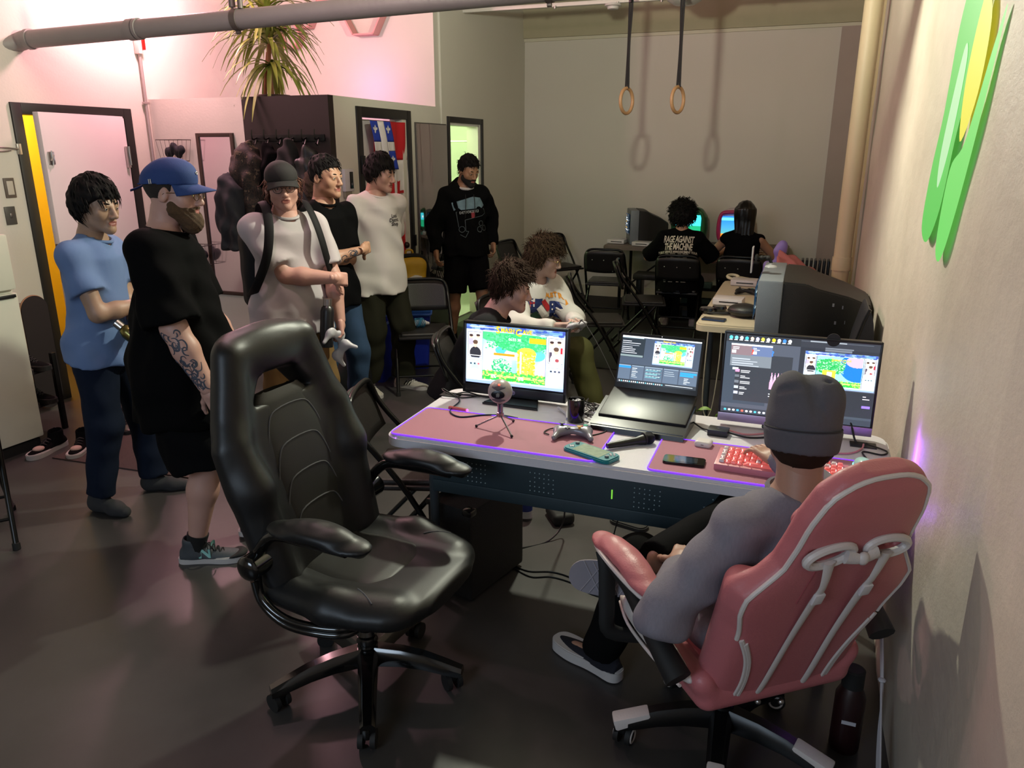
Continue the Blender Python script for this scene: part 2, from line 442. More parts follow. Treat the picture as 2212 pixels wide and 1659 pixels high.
HAIRLINES = {'short': [(-.12, -.075), (-.06, -.060), (-.02, -.005), (.012, .000), (.022, .045), (.06, .066), (.10, .074), (.14, .08)],
             'full': [(-.14, -.095), (-.05, -.080), (-.015, -.030), (.014, -.020), (.026, .020), (.060, .046), (.09, .050), (.14, .05)],
             'long': [(-.14, -.30), (-.02, -.30), (.000, -.10), (.022, .02), (.06, .06), (.10, .07), (.14, .08)]}
def hair(parent, Mh, m, style='short', t=(.014, .014, .018), line='short', tufts=220, tl=.045, tr=.0035, curl=0, h=.005, top=0, sweep=(0, 1, 0), seed=1, zcap=None, bump=.004, lift=None):
    """scalp shell with a hairline plus free tufts; one object"""
    rg = random.Random(seed); f_ = cutline(HAIRLINES[line]); lo = -.33 if line == 'long' else -.14
    S = Sdf((-.14, -.17, lo), (.14, .16, .19), h)
    rad = (.075 + t[0], .096 + t[1], .086 + t[2]); c0 = (0, -.018, .036 + top)
    S.ell(c0, rad, .02)
    if line == 'full': S.ell((0, -.03, .0), (.078 + t[0], .088 + t[1], .09), .03)
    if line == 'long': S.loft([(-.31, .075, .028), (-.2, .095, .04), (-.05, .098, .055), (.05, .08, .06)], (0, -.065, 0), k=.05)
    S.fold(bump, [(40, 25, 150), (150, 60, 30), (-60, 130, 60)], seed)
    S.op(lambda X, Y, Z: (f_(Y) - Z) * .8 + 0 * X, (-1, -1, -1), (1, 1, 1), .01, 'i')
    if zcap is not None: S.op(lambda X, Y, Z: Z - zcap + 0 * X + 0 * Y, (-1, -1, -1), (1, 1, 1), .01, 'i')
    # keep the face and ears free
    S.ell((0, .085, -.03), (.062, .06, .075), .008, 's')
    v, f = S.mesh(); v = relax(v, f, 1, .5); nm = NM(); nm.add(v, f)
    sw = Vector(sweep)
    if tufts:
        cs = v[f].mean(1); out = []; nv = 0; V_, F_ = [], []
        for i in range(tufts):
            p = Vector(cs[rg.randrange(len(cs))])
            nrm = Vector(((p.x) / rad[0] ** 2, (p.y + .018) / rad[1] ** 2, (p.z - .036) / rad[2] ** 2)).normalized()
            if p.z < f_(p.y) + .004 and line != 'long': continue
            if p.y > .05 and p.z < .04: continue
            lf = lift if lift is not None else (.5 if curl else .10); cr_ = Vector((.015, -.045, .14)); fl = p - cr_; fl = (fl - nrm * fl.dot(nrm)); fl = fl.normalized() if fl.length > 1e-4 else Vector((0, 1, 0))
            ns = .5 if curl else .16
            d = (fl * (.3 if curl else 1.0) + sw * (.8 if curl else .55) + nrm * lf + Vector((rg.uniform(-ns, ns), rg.uniform(-ns, ns), rg.uniform(-ns, ns * .5)))).normalized()
            if curl and p.z < .03 + top: d = (Vector((0, -.1, -1)) + nrm * .25 + Vector((rg.uniform(-.3, .3), rg.uniform(-.3, .3), 0))).normalized()
            L = tl * rg.uniform(.6, 1.25); n = 6 if curl else 4; pts = []; q = p - nrm * .006
            ph = rg.uniform(0, 6.28); b1 = d.orthogonal().normalized(); b2 = d.cross(b1)
            for j in range(n):
                u = j / (n - 1); dd = (d * (1 - .45 * u) + nrm * (.15 - .5 * u) + Vector((0, 0, -.35 * u)))
                q = q + dd.normalized() * (L / (n - 1)); off = (b1 * math.cos(ph + u * 7) + b2 * math.sin(ph + u * 7)) * curl * min(1, u * 2)
                pts.append(q + off)
            for j, q in enumerate(pts):
                tt = (pts[min(j + 1, n - 1)] - pts[max(j - 1, 0)]).normalized(); s1 = tt.cross(nrm); s1 = s1.normalized() if s1.length > 1e-3 else tt.orthogonal().normalized(); s2 = s1.cross(tt)
                r = tr * (1.15 - j / (n - 1))
                for a in (0, 1.57, 3.14, 4.71): V_.append(q + (s1 * math.cos(a) * 1.7 + s2 * math.sin(a) * .7) * r)
            for j in range(n - 1):
                for a in range(4): F_.append((nv + j * 4 + a, nv + j * 4 + (a + 1) % 4, nv + j * 4 + 4 + (a + 1) % 4, nv + j * 4 + 4 + a))
            nv += 4 * n
        if V_: nm.add(np.array([tuple(x) for x in V_]), np.array(F_))
    o = nm.obj('hair', m, parent); o.matrix_local = Mh; return o
def person(label, loc, rz, H=1.76, pel=None, lean=0, side=0, twist=0, head=(0, 0, 0), L=None, Rr=None, legL=None, legR=None, fat=1.0,
           skin='a87860', top=None, bottom=None, shoes=None, hands=(30, 30), h=.010, hh=.004, headfwd=.0, handsz=1.0, wide=1.0, hset=None, brow=True):
    """local frame: x = the person's right, y = forward, z = up, floor at 0. Arm/leg targets are local points."""
    k = H / 1.78; T = thing('person', label, 'person', loc, rz)
    sk = SKIN(skin, skin); P0 = Vector(pel) if pel else Vector((0, 0, .95 * k))
    Q = Matrix.Rotation(R(twist), 3, 'Z') @ Matrix.Rotation(R(side), 3, 'Y') @ Matrix.Rotation(R(-lean), 3, 'X')
    tp = lambda x, y, z: P0 + Q @ Vector((x * k, y * k, z * k))
    neck = tp(0, -.01, .52); NB = tp(0, -.015, .47)
    hq = Matrix.Rotation(R(twist + head[0]), 3, 'Z') @ Matrix.Rotation(R(head[2]), 3, 'Y') @ Matrix.Rotation(R(head[1]), 3, 'X')
    hc = neck + Q @ Vector((0, .02 + headfwd, .055)) + hq @ Vector((0, .025, .085)); Mh = Matrix.Translation(hc) @ (hq * (k ** .4)).to_4x4() if False else Matrix.Translation(hc) @ hq.to_4x4()
    Sh = {-1: tp(-.162 * fat ** .3, -.01, .436), 1: tp(.162 * fat ** .3, -.01, .436)}; arms = {}
    for sd, a in ((-1, L), (1, Rr)):
        a = a or {}; w = Vector(a.get('w', P0 + Vector((sd * .27, .06, -.09)))); pole = Vector(a.get('pole', (sd * .4, -1, -.1)))
        e, w = ik(Sh[sd], w, .30 * k, .265 * k, pole); arms[sd] = (e, w, a)
    legs = {}
    for sd, a in ((-1, legL), (1, legR)):
        a = a or {}; hp = P0 + Matrix.Rotation(R(twist * .5), 3, 'Z') @ Vector((sd * .088 * k, 0, -.03 * k)); an = Vector(a.get('a', (sd * .11, -.02, .085)))
        kn, an = ik(hp, an, .435 * k, .415 * k, a.get('pole', (sd * .15, 1, 0))); legs[sd] = (hp, kn, an, a)
    allp = [hc, P0, NB] + [p for s_ in (-1, 1) for p in (arms[s_][0], arms[s_][1], legs[s_][1], legs[s_][2], Sh[s_])]
    lo = [min(p[i] for p in allp) - .17 for i in range(3)]; hi = [max(p[i] for p in allp) + .17 for i in range(3)]
    # ---- skin
    S = Sdf(lo, hi, h); f = fat * k
    S.loft([(-.13 * k, .13 * f, .085 * f), (0, .145 * f, .10 * f), (.12 * k, .128 * f, .095 * f), (.3 * k, .145 * k, .098 * k), (.42 * k, .145 * k, .10 * k), (.49 * k, .10 * k, .07 * k), (.53 * k, .055, .052)], P0, Q, .04)
    S.cap(NB, hc + hq @ Vector((0, -.04, -.06)), .056 * wide, .053 * wide, .04)
    for sd in (-1, 1):
        e, w, a = arms[sd]; am = a.get('r', 1) * f ** .5
        S.cap(tp(sd * .06, -.01, .46), Sh[sd], .05 * k, .052 * am, .04).cap(Sh[sd], e, .050 * am, .040 * am, .03).cap(e, e.lerp(w, .35), .040 * am, .041 * am, .02).cap(e.lerp(w, .35), w, .041 * am, .0265 * am, .02)
        hp, kn, an, a = legs[sd]
        S.cap(hp, kn, .082 * f, .052 * f ** .5, .04).cap(kn, kn.lerp(an, .35), .052 * f ** .5, .056 * f ** .5, .03).cap(kn.lerp(an, .35), an, .056 * f ** .5, .036, .03)
        fd = Vector(a.get('toe', (sd * .15, 1, 0))).normalized(); S.cap(an + Vector((0, 0, -.045)), an + fd * .13 + Vector((0, 0, -.06)), .03, .022, .02)
    v, fc = S.mesh(); v = relax(v, fc, 2); nm = NM().add(v, fc)
    hv, hf, lip = head_mesh(hh, wide); Ha = np.array(hq, np.float32); nm.add(hv @ Ha.T + _a(hc), hf, lip)
    for i, sd in enumerate((-1, 1)):
        e, w, a = arms[sd]; z = (w - e).normalized(); hd = a.get('hd'); z2 = Vector(hd).normalized() if hd else z
        y = Vector(a.get('palm', (-sd, 0, 0))); y = (y - z2 * y.dot(z2)).normalized(); x = y.cross(z2)
        s_ = 1 if a.get('thumb', None) is None else a['thumb']
        # right hand, palm y, fingers z: the thumb lies at z x y ... mirrored for the left
        tx = x if sd * 1 > 0 else -x
        hv, hf = hand_mesh(a.get('curl', hands[i]), side=1 if sd > 0 else -1, h=max(.0035, hh), fc=a.get('fc'))
        Mx = np.array([list(x * 1.0), list(y), list(z2)], np.float32) * handsz * (k if k < 1 else 1) * .95
        # +x of the hand mesh is the thumb; for a right hand with palm y and fingers z the thumb points along +x = y x z
        nm.add(hv @ Mx + _a(w - z2 * .0), hf); a['M'] = (w, x, y, z2)
    body = nm.obj('body', [sk, LIP], T)
    info = dict(T=T, P0=P0, Q=Q, Mh=Mh, hc=hc, hq=hq, arms=arms, legs=legs, k=k, tp=tp, body=body)
    # ---- eyes
    for q in (-1, 1):
        e = B(); e.mi = 0; e.ball((q * .031, .0780, .0040), .0118, 12); e.mi = 1; e.ball((q * .0312, .0868, .0036), .0055, 10, (1, .65, 1))
        eo = e.obj('eye', [EYEW, IRIS], T); eo.matrix_local = Mh
    # ---- top
    if top:
        m = top['m']; lo2 = list(lo); hi2 = list(hi); lo2[2] = P0.z + min(-.12, top.get('hem', -.12)) * k - .06
        if top.get('long'): lo2[2] = min(lo2[2], min(arms[s_][1].z for s_ in (-1, 1)) - .08)
        S = Sdf(lo2, hi2, top.get('h', h)); g = top.get('g', .016); hem = top.get('hem', -.12); fz = f
        bg = (bottom or {}).get('g', .014) * .9; S.loft([(hem * k, .178 * fz + max(g, bg) * 1.5, .132 * fz + max(g, bg) * 1.7), (0, .176 * fz + max(g, bg) * 1.2, .128 * fz + max(g, bg) * 1.5), (.12 * k, .142 * fz + g * 1.4, .106 * fz + g * 1.4), (.3 * k, .155 * k + g, .112 * k + g), (.42 * k, .150 * k + g, .110 * k + g * .6), (.49 * k, .105 * k + g * .5, .080 * k + g * .3), (.53 * k, .070, .060)], P0, Q, .03)
        for sd in (-1, 1):
            e, w, a = arms[sd]; am = a.get('r', 1) * f ** .5; sl = top.get('sleeve', .62)
            S.cap(tp(sd * .05, -.012, .468), Sh[sd], .046 * k + g * .4, .055 * am + g * .5, .04)
            if top.get('long'):
                S.cap(Sh[sd], e, .056 * am + g * .8, .048 * am + g * .9, .035).cap(e, w, .048 * am + g * .9, .034 * am + g * .5, .03, cut=.97)
            elif sl > 0: S.cap(Sh[sd], Sh[sd].lerp(e, 1.2), .053 * am + g * .7, .056 * am + g * 1.2, .035, cut=sl / 1.2)
        if top.get('extra'): top['extra'](S, tp, hc, hq)
        S.fold(top.get('amp', .0035) * 1.5, top.get('dirs', [(34, 20, 8), (-26, 30, 14), (14, 10, -32)]), top.get('seed', 1))
        nr = top.get('neck', .066); up_ = hc + hq @ Vector((0, -.03, 0))
        S.cap(tp(0, .02, .508), tp(0, .03, .62), nr, nr, .008, 's')
        if top.get('collar'): S.op(lambda X, Y, Z: 9 + 0 * (X + Y + Z), (8, 8, 8), (9, 9, 9))
        v, fc = S.mesh(); v = relax(v, fc, 1); info['top'] = NM().add(v, fc).obj(top.get('name', 'shirt'), m, T); info['topv'] = (v, fc)
        c = B(); n_ = 26; pts = []
        for i in range(n_):
            a_ = 6.2832 * i / n_; pts.append(tp(nr / k * 1.0 * math.cos(a_), .022 + nr / k * 1.0 * math.sin(a_), .512 - .018 * math.sin(a_) + top.get('cz', 0)))
        c.tube(pts, top.get('cr', .0085), 6, closed=True); co = c.obj('collar', m, info['top'])
        if top.get('hem_m'): pass
    # ---- bottom
    if bottom:
        m = bottom['m']; kind = bottom.get('kind', 'pants'); g = bottom.get('g', .014)
        lo3 = list(lo); hi3 = list(hi); hi3[2] = max(P0.z + .18, max(legs[s_][1].z for s_ in (-1, 1)) + .16); lo3[2] = max(-.01, min(legs[s_][2].z for s_ in (-1, 1)) - .10)
        S = Sdf(lo3, hi3, bottom.get('h', h))
        S.loft([(-.16 * k, .145 * f + g, .10 * f + g), (-.05, .155 * f + g, .108 * f + g), (.03 * k, .145 * f + g * .6, .105 * f + g * .5)], P0, Matrix.Rotation(R(twist * .5), 3, 'Z') @ Matrix.Rotation(R(-lean * .6), 3, 'X'), .03)
        for sd in (-1, 1):
            hp, kn, an, a = legs[sd]
            if kind == 'shorts':
                S.cap(hp, hp.lerp(kn, 1.15), .090 * f + g, .078 * f ** .5 + g * 1.9, .03, cut=bottom.get('len', 1.0) / 1.15)
            else:
                w_ = bottom.get('cuff', .058)
                S.cap(hp, kn, .088 * f + g, .064 * f ** .5 + g, .03).cap(kn, an, .064 * f ** .5 + g, w_ + g * .4, .04, cut=bottom.get('len', .96))
        S.fold(bottom.get('amp', .0035) * 1.1, bottom.get('dirs', [(36, 22, 8), (-28, 34, 12), (8, 14, 36)]), bottom.get('seed', 3))
        if max(legs[s_][1].z for s_ in (-1, 1)) < P0.z - .2: zt_ = P0.z + .03 * k; S.op(lambda X, Y, Z: Z - zt_ + 0 * X + 0 * Y, (-9, -9, -9), (9, 9, 9), .01, 'i')
        v, fc = S.mesh(); v = relax(v, fc, 1); info['bottom'] = NM().add(v, fc).obj(bottom.get('name', 'trousers' if kind == 'pants' else 'shorts'), m, T)
    if shoes:
        for sd in (-1, 1):
            hp, kn, an, a = legs[sd]; fd = Vector(a.get('toe', (sd * .15, 1, 0))).normalized()
            make_shoe(T, an + Vector((0, 0, -.085 * 1)), fd, shoes, sd, info)
    if brow:
        for q in (-1, 1): b = B(); b.tube([(q * .014, .0885, .0235), (q * .028, .0885, .0285), (q * .040, .0815, .0280), (q * .050, .070, .0225)], [.0026, .0038, .0032, .0015], 6, smooth=3); bo = b.obj('eyebrow', brow if brow is not True else MC.get('hair_dark') or mat('hair_dark', '120d0b', .7), T); bo.matrix_local = Mh
    return info
def make_shoe(T, p, fd, sp, sd, info):
    """p: floor point below the ankle; fd: toe direction"""
    Lf = sp.get('L', .285); S = Sdf((-.07, -.10, -.01), (.07, Lf - .06, .13), .005)
    up = sp['up']; z0 = sp.get('sole_h', .022)
    prof = lambda w, a: None
    S.loft([(-.075, .030, .045), (-.05, .036, .056), (0, .037, .060), (.06, .042, .046), (.11, .046, .036), (.15, .044, .030), (Lf - .098, .034, .024), (Lf - .08, .018, .014)], (0, 0, .016), Matrix(((1, 0, 0), (0, 0, 1), (0, 1, 0))), .02)
    S.cap((0, -.01, .05), (0, -.018, sp.get('top', .10)), .040, .043, .03)
    S.op(lambda X, Y, Z: z0 - Z + 0 * X + 0 * Y, (-1, -1, -1), (1, 1, 1), .01, 'i')
    if not sp.get('closed'): S.cap((0, -.014, .085), (0, -.02, .2), .034, .036, .008, 's')
    v, f = S.mesh(); v = relax(v, f, 1, .4); o = NM().add(v, f).obj('shoe', up, T)
    z = Vector((0, 0, 1)); x = fd.cross(z).normalized(); M = Matrix((x, fd, z)).transposed().to_4x4(); M.translation = p
    if sp.get('tilt'): M = M @ Matrix.Translation((0, .12, 0)) @ Matrix.Rotation(R(-sp['tilt']), 4, 'X') @ Matrix.Translation((0, -.12, 0))
    o.matrix_local = M
    outl = [(0, -.085), (.022, -.08), (.036, -.055), (.036, 0), (.039, .05), (.048, .10), (.050, .14), (.042, Lf - .105), (.022, Lf - .082), (0, Lf - .077)]
    outl = outl + [(-x_, y_) for x_, y_ in outl[1:-1]][::-1]
    outl = [(q.x, q.y) for q in spline([Vector((a, b, 0)) for a, b in outl], 3, True)]
    b = B(); b.prism(outl, z0 + .006, Matrix.Translation((0, 0, 0)), bev=.004); b.obj('sole', sp['sole'], o)
    if sp.get('lace'):
        l = B()
        for i in range(5):
            y = .045 + i * .019; zz = .082 - i * .0095
            l.tube([(-.022, y, zz - .008), (0, y + .004, zz + .003), (.022, y + .002, zz - .008)], .0028, 5, smooth=3)
            l.tube([(-.022, y, zz - .008), (0, y + .012, zz + .002), (.022, y + .019, zz - .014)], .0026, 5, smooth=3)
        if sp.get('loop'): l.tube([(0, .04, .09), (.03, .05, .105), (.045, .075, .085), (.03, .08, .06)], .0028, 5, smooth=4); l.tube([(0, .04, .09), (-.02, .05, .12), (-.03, .03, .12), (-.005, .035, .09)], .0026, 5, smooth=4)
        l.obj('laces', sp['lace'], o)
    if sp.get('deco'): sp['deco'](o, sd)
    if sp.get('sock'):
        an = p + Vector((0, 0, .085)); hp, kn, a2, _ = info['legs'][sd]; q = an.lerp(kn, sp.get('sock_h', .16))
        c = B(); c.tube([an + Vector((0, 0, -.04)), an, q], [.041, .042, .047], 16); c.obj('sock', sp['sock'], T)
def decal(info, me, m, name, c, z, up, part='top', off=.003, d=.03, sc=1.0, parent=None):
    """lays flat lettering on the cloth: c centre, z outward normal, up direction (local); each vertex drops onto the surface"""
    o = info[part]; z = info['Q'] @ Vector(z).normalized(); up = info['Q'] @ Vector(up); up = (up - z * up.dot(z)).normalized(); x = up.cross(z)
    bm = bmesh.new(); bm.from_mesh(me)
    if len(bm.faces): bmesh.ops.triangulate(bm, faces=bm.faces)
    for _ in range(2):
        le = [e for e in bm.edges if e.calc_length() * sc > .022]
        if not le: break
        bmesh.ops.subdivide_edges(bm, edges=le, cuts=1); bmesh.ops.triangulate(bm, faces=bm.faces)
    T_ = BVHTree.FromPolygons([v.co for v in o.data.vertices], [tuple(p.vertices) for p in o.data.polygons]); last = 0
    for v in bm.verts:
        p = Vector(c) + x * v.co.x * sc + up * v.co.y * sc + z * d
        h_ = T_.ray_cast(p, -z)
        if h_[0] is not None: v.co = h_[0] + z * (off + v.co.z)
        else: v.co = Vector(c) + x * v.co.x * sc + up * v.co.y * sc
    for f in bm.faces: f.smooth = False
    r = bpy.data.meshes.new(name); bm.to_mesh(r); bm.free()
    for q in (m if isinstance(m, (list, tuple)) else [m]): r.materials.append(q)
    if not isinstance(m, (list, tuple)):
        for p in r.polygons: p.material_index = 0
    return link(bpy.data.objects.new(name, r), parent or info['top'])
def polys_mesh(ps):
    """ps: list of (polygon points, material index)"""
    me = bpy.data.meshes.new('d'); V_, F_, I = [], [], []
    for i, (p, mi) in enumerate(ps):
        F_.append(range(len(V_), len(V_) + len(p))); V_ += [(x, y, i * .0006) for x, y in p]; I.append(mi)
    me.from_pydata(V_, [], F_)
    for f, mi in zip(me.polygons, I): f.material_index = mi
    return me

# ------------------------------------------------ the room
XR, XB, XL, YB, ZC = .41, -3.35, -5.03, 9.4, 3.6
M_wall = mat('wall_paint', 'c9c6ba', .75, bump=.08, bscale=60, var=.03, vscale=2)
M_wall2 = mat('back_wall_paint', 'cbc4b8', .75, bump=.06, bscale=60, var=.03, vscale=1.5)
M_trim = mat('trim_paint', 'c9c2ac', .6, var=.03)
M_black = mat('black_frame_paint', '131211', .45, var=.1)
M_door = mat('white_door_paint', 'd0c9c8', .45, var=.04, vscale=3)
M_steel = mat('brushed_steel', 'b5b2ae', .3, 1)
M_blackmet = mat('black_metal', '0d0d0e', .35, .3)
M_rub = mat('black_rubber', '0c0c0c', .7)
def concrete_mat(name, c1, c2, rough, relief, sc=1.2, stretch=(1, 1, 1), crack=0, gloss=0):
    m = bpy.data.materials.new(name); m.use_nodes = True; nt = m.node_tree; N, L = nt.nodes, nt.links; b = N['Principled BSDF']
    tc = N.new('ShaderNodeTexCoord'); mp = N.new('ShaderNodeMapping'); mp.inputs['Scale'].default_value = stretch; L.new(tc.outputs['Object'], mp.inputs[0])
    n1 = N.new('ShaderNodeTexNoise'); n1.inputs['Scale'].default_value = sc; n1.inputs['Detail'].default_value = 8; n1.inputs['Roughness'].default_value = .62; L.new(mp.outputs[0], n1.inputs['Vector'])
    cr = N.new('ShaderNodeValToRGB'); cr.color_ramp.elements[0].position = .32; cr.color_ramp.elements[1].position = .70
    cr.color_ramp.elements[0].color = lin(hx(c1)); cr.color_ramp.elements[1].color = lin(hx(c2)); L.new(n1.outputs['Fac'], cr.inputs[0])
    L.new(cr.outputs[0], b.inputs['Base Color'])
    n2 = N.new('ShaderNodeTexNoise'); n2.inputs['Scale'].default_value = sc * 9; n2.inputs['Detail'].default_value = 10; n2.inputs['Roughness'].default_value = .7; L.new(mp.outputs[0], n2.inputs['Vector'])
    bp = N.new('ShaderNodeBump'); bp.inputs['Strength'].default_value = relief; bp.inputs['Distance'].default_value = .03; L.new(n2.outputs['Fac'], bp.inputs['Height']); L.new(bp.outputs[0], b.inputs['Normal'])
    rr = N.new('ShaderNodeMapRange'); rr.inputs['To Min'].default_value = rough - .1; rr.inputs['To Max'].default_value = rough + .15; L.new(n1.outputs['Fac'], rr.inputs[0]); L.new(rr.outputs[0], b.inputs['Roughness'])
    if gloss: b.inputs['Specular IOR Level'].default_value = gloss
    return m
M_floor = concrete_mat('polished_concrete', '2d2b2a', '444140', .34, .03, 1.1, gloss=.5)
M_conc = concrete_mat('painted_rough_concrete', 'b0a596', 'c8bdae', .45, .30, 1.5, (1, .5, .8), gloss=.4)
def slab(name, x, y, z, m, parent=None, st=True, bev=0):
    b = B(); b.box(((x[0] + x[1]) / 2, (y[0] + y[1]) / 2, (z[0] + z[1]) / 2), (x[1] - x[0], y[1] - y[0], z[1] - z[0]), bev)
    o = b.obj(name, m, parent); return struct(o) if st and parent is None else o
slab('floor', (-7.2, .9), (-3.2, 9.8), (-.12, 0), M_floor)
slab('ceiling', (-7.2, .9), (-3.2, 9.8), (ZC, ZC + .1), mat('ceiling_paint', '8f897c', .8))
slab('wall_behind', (-7.2, .9), (-3.3, -3.1), (0, ZC), M_wall)
# wall with the open door
w = B(); T_ = .12
for y0, y1, z0, z1 in ((-3.1, 3.99, 0, ZC), (4.84, 9.8, 0, ZC), (3.99, 4.84, 2.03, ZC)): w.box((XL - T_ / 2, (y0 + y1) / 2, (z0 + z1) / 2), (T_, y1 - y0, z1 - z0))
struct(w.obj('wall_left', M_wall))
# corridor beyond the door, painted yellow
w = B(); w.box((-6.05, 4.4, 1.2), (.08, 2.6, 2.4)); w.box((-5.6, 3.35, 1.2), (.9, .08, 2.4)); w.box((-5.6, 5.35, 1.2), (.9, .08, 2.4)); w.box((-5.6, 4.35, 2.42), (.98, 2.08, .06))
struct(w.obj('wall_corridor', mat('yellow_wall_paint', 'e6c02c', .6, var=.03)))
# storage room in the corner: a free-standing box with an open loft above it
w = B(); w.box((-4.575, 5.18, 1.08), (.91, .12, 2.16)); w.box((-3.41, 5.34, 1.08), (.12, .30, 2.16)); w.box((-3.41, 6.62, 1.08), (.12, .76, 2.16))
w.box((-3.41, 5.865, 2.105), (.12, .75, .11)); w.box((-4.19, 6.03, 1.99), (1.54, 1.66, .04)); w.box((-4.12, 5.52, 1.08), (.04, .6, 2.16))
struct(w.obj('wall_storage', M_wall))
slab('wall_coat_panel', (-4.12, -3.35), (5.12, 5.19), (0, 2.16), mat('dark_brown_panel', '1f1412', .6, var=.1))
# loft end wall and the tall wall with the bathroom door
w = B(); w.box((-4.20, 7.0, 1.8), (1.66, .098, 3.58))
for y0, y1, z0, z1 in ((7.05, 7.22, 0, ZC), (7.97, 9.4, 0, ZC), (7.22, 7.97, 2.03, ZC)): w.box((-3.41, (y0 + y1) / 2, (z0 + z1) / 2), (.12, y1 - y0, z1 - z0))
struct(w.obj('wall_inner', M_wall))
w = B(); w.box((-4.95, 8.2, 1.2), (.06, 2.3, 2.4)); w.box((-4.2, 9.33, 1.2), (1.5, .06, 2.4)); w.box((-4.2, 8.2, 2.42), (1.6, 2.3, .04))
struct(w.obj('wall_bathroom', mat('bathroom_paint', 'd8dccf', .5)))
slab('floor_bathroom', (-4.92, -3.47), (7.06, 9.3), (0, .012), mat('pale_tile', 'cfd0c6', .3))
# back wall with its ledge
w = B(); w.box((-2.2, 9.46, 1.8), (5.8, .12, 3.6)); struct(w.obj('wall_back', M_wall2))
slab('trim_1', (-3.35, .62), (9.345, 9.4), (3.035, 3.6), mat('olive_trim_paint', 'a89f83', .7))
slab('trim_2', (-3.35, .62), (9.372, 9.4), (3.00, 3.034), M_trim)
slab('baseboard_back', (-3.35, .62), (9.382, 9.4), (.0, .14), M_trim)
slab('baseboard_inner', (-3.35, -3.335), (8.08, 9.38), (0, .14), M_trim)
slab('trim_3', (.16, .62), (9.36, 9.4), (.14, 3.0), mat('mauve_strip_paint', 'a3938a', .7))
# right wall: a rough concrete pier, a gap, and the back corner
def rough_slab(name, y0, y1, x0, x1, m, amp=.006, nz=90, ny=120, seed=0):
    """wall face at x=x0 looking to -x, with relief modelled in the mesh"""
    rg = np.random.default_rng(seed); ph = rg.uniform(0, 6.28, (14, 2)); kk = rg.normal(0, 1, (14, 2)) * (3.2, 1.6)
    b = B()
    def fn(u, v):
        y, z = y0 + (y1 - y0) * u, ZC * v
        d = sum(math.sin(kk[i][0] * y * (1 + i * .45) + kk[i][1] * z * (1 + i * .45) + ph[i][0]) / (1 + i * .5) for i in range(14))
        return (x0 - amp * d * .5, y, z)
    b.grid(fn, ny, nz); b.box(((x0 + .03 + x1) / 2, (y0 + y1) / 2, ZC / 2), (x1 - x0 - .03, y1 - y0, ZC))
    return struct(b.obj(name, m))
rough_slab('wall_right', 1.66, 6.9, XR, .62, M_conc, .007)
rough_slab('wall_right_pier', -3.1, 1.60, XR - .022, .62, M_conc, .006, seed=3)
slab('wall_right_joint', (XR + .02, .62), (1.58, 1.68), (0, ZC), M_conc)
slab('wall_right_end', (.50, .62), (6.9, 9.46), (0, ZC), mat('cream_wall_paint', 'c3b08a', .7))
slab('trim_4', (.40, .50), (7.02, 7.20), (0, ZC), mat('cream_batten_paint', 'c9b58c', .6))
# drain pipe standing in the corner
t = thing('drain_pipe', 'cream painted vertical drain pipe in the far right corner', 'pipe', (.295, 6.35, 0))
b = B(); b.cyl((0, 0, 0), (0, 0, ZC), .062, seg=24); b.obj('pipe_run', mat('cream_pipe_paint', 'cbbb98', .5), t)
b = B(); b.cyl((0, 0, .9), (0, 0, 1.0), .069, seg=24); b.obj('coupling', MC['cream_pipe_paint'], t)
# dark rubber gym floor in the back half
b = B(); b.box((-1.47, 7.76, .004), (3.76, 3.25, .008)); struct(b.obj('floor_mat', mat('rubber_gym_floor', '1f1e1d', .75, bump=.2, bscale=150, var=.2, vscale=60)))
# ---- doors
def frame_x(x, y0, y1, z1, wd, dp, name, m, out=.014):
    """black casing on a wall in the plane x"""
    b = B(); b.box((x + out / 2 - dp / 2, y0 + wd / 2, z1 / 2), (dp + out, wd, z1), .004); b.box((x + out / 2 - dp / 2, y1 - wd / 2, z1 / 2), (dp + out, wd, z1), .004)
    b.box((x + out / 2 - dp / 2, (y0 + y1) / 2, z1 - wd / 2), (dp + out, y1 - y0 - 2 * wd, wd), .004); return struct(b.obj(name, m))
frame_x(XL, 3.91, 4.92, 2.08, .075, .13, 'trim_5', M_black)
d1 = struct(thing('door_1', None, None, (XL + .012, 4.84, 0), R(8.5)))
b = B(); b.box((-.022, -.425, 1.015), (.044, .845, 2.01), .003); b.obj('door_leaf', M_door, d1)
b = B(); b.lathe([(0, .0), (.030, .002), (.032, .008), (.024, .014), (.010, .018), (.010, .045), (.024, .055), (.027, .068), (.020, .080), (0, .083)], (0, -.78, 1.08), (1, 0, 0)); b.obj('door_handle', M_steel, d1)
b = B(); b.box((.005, -.80, 1.72), (.012, .05, .085), .002); b.cyl((.014, -.815, 1.70), (.014, -.785, 1.74), .006); b.cyl((.014, -.80, 1.675), (.014, -.80, 1.77), .005); b.obj('door_latch', M_steel, d1)
b = B(); b.box((-.022, -.849, 1.08), (.03, .003, .12)); b.box((-.022, -.849, .93), (.03, .003, .13)); b.obj('strike_plate', mat('worn_brass', '6f5b3c', .4, .8), d1)
b = B(); b.box((.012, -.03, 1.72), (.02, .03, .16), .003); b.cyl((.026, -.02, 1.66), (.026, -.02, 1.80), .006); b.box((.012, -.03, .35), (.02, .03, .12), .003); b.obj('door_hinge', M_steel, d1)
t = thing('latch_hook', 'chrome hasp latch on the wall left of the open white door', 'latch', (XL, 3.83, 1.78))
b = B(); b.tube([(.02, .08, 0), (.02, -.06, .012), (.02, -.085, .0), (.02, -.06, -.014), (.02, .02, -.010)], .005, 8, smooth=4); b.obj('latch_loop', M_steel, t)
b = B(); b.box((.008, .09, 0), (.016, .03, .07), .003); b.obj('mounting_plate', M_steel, t)
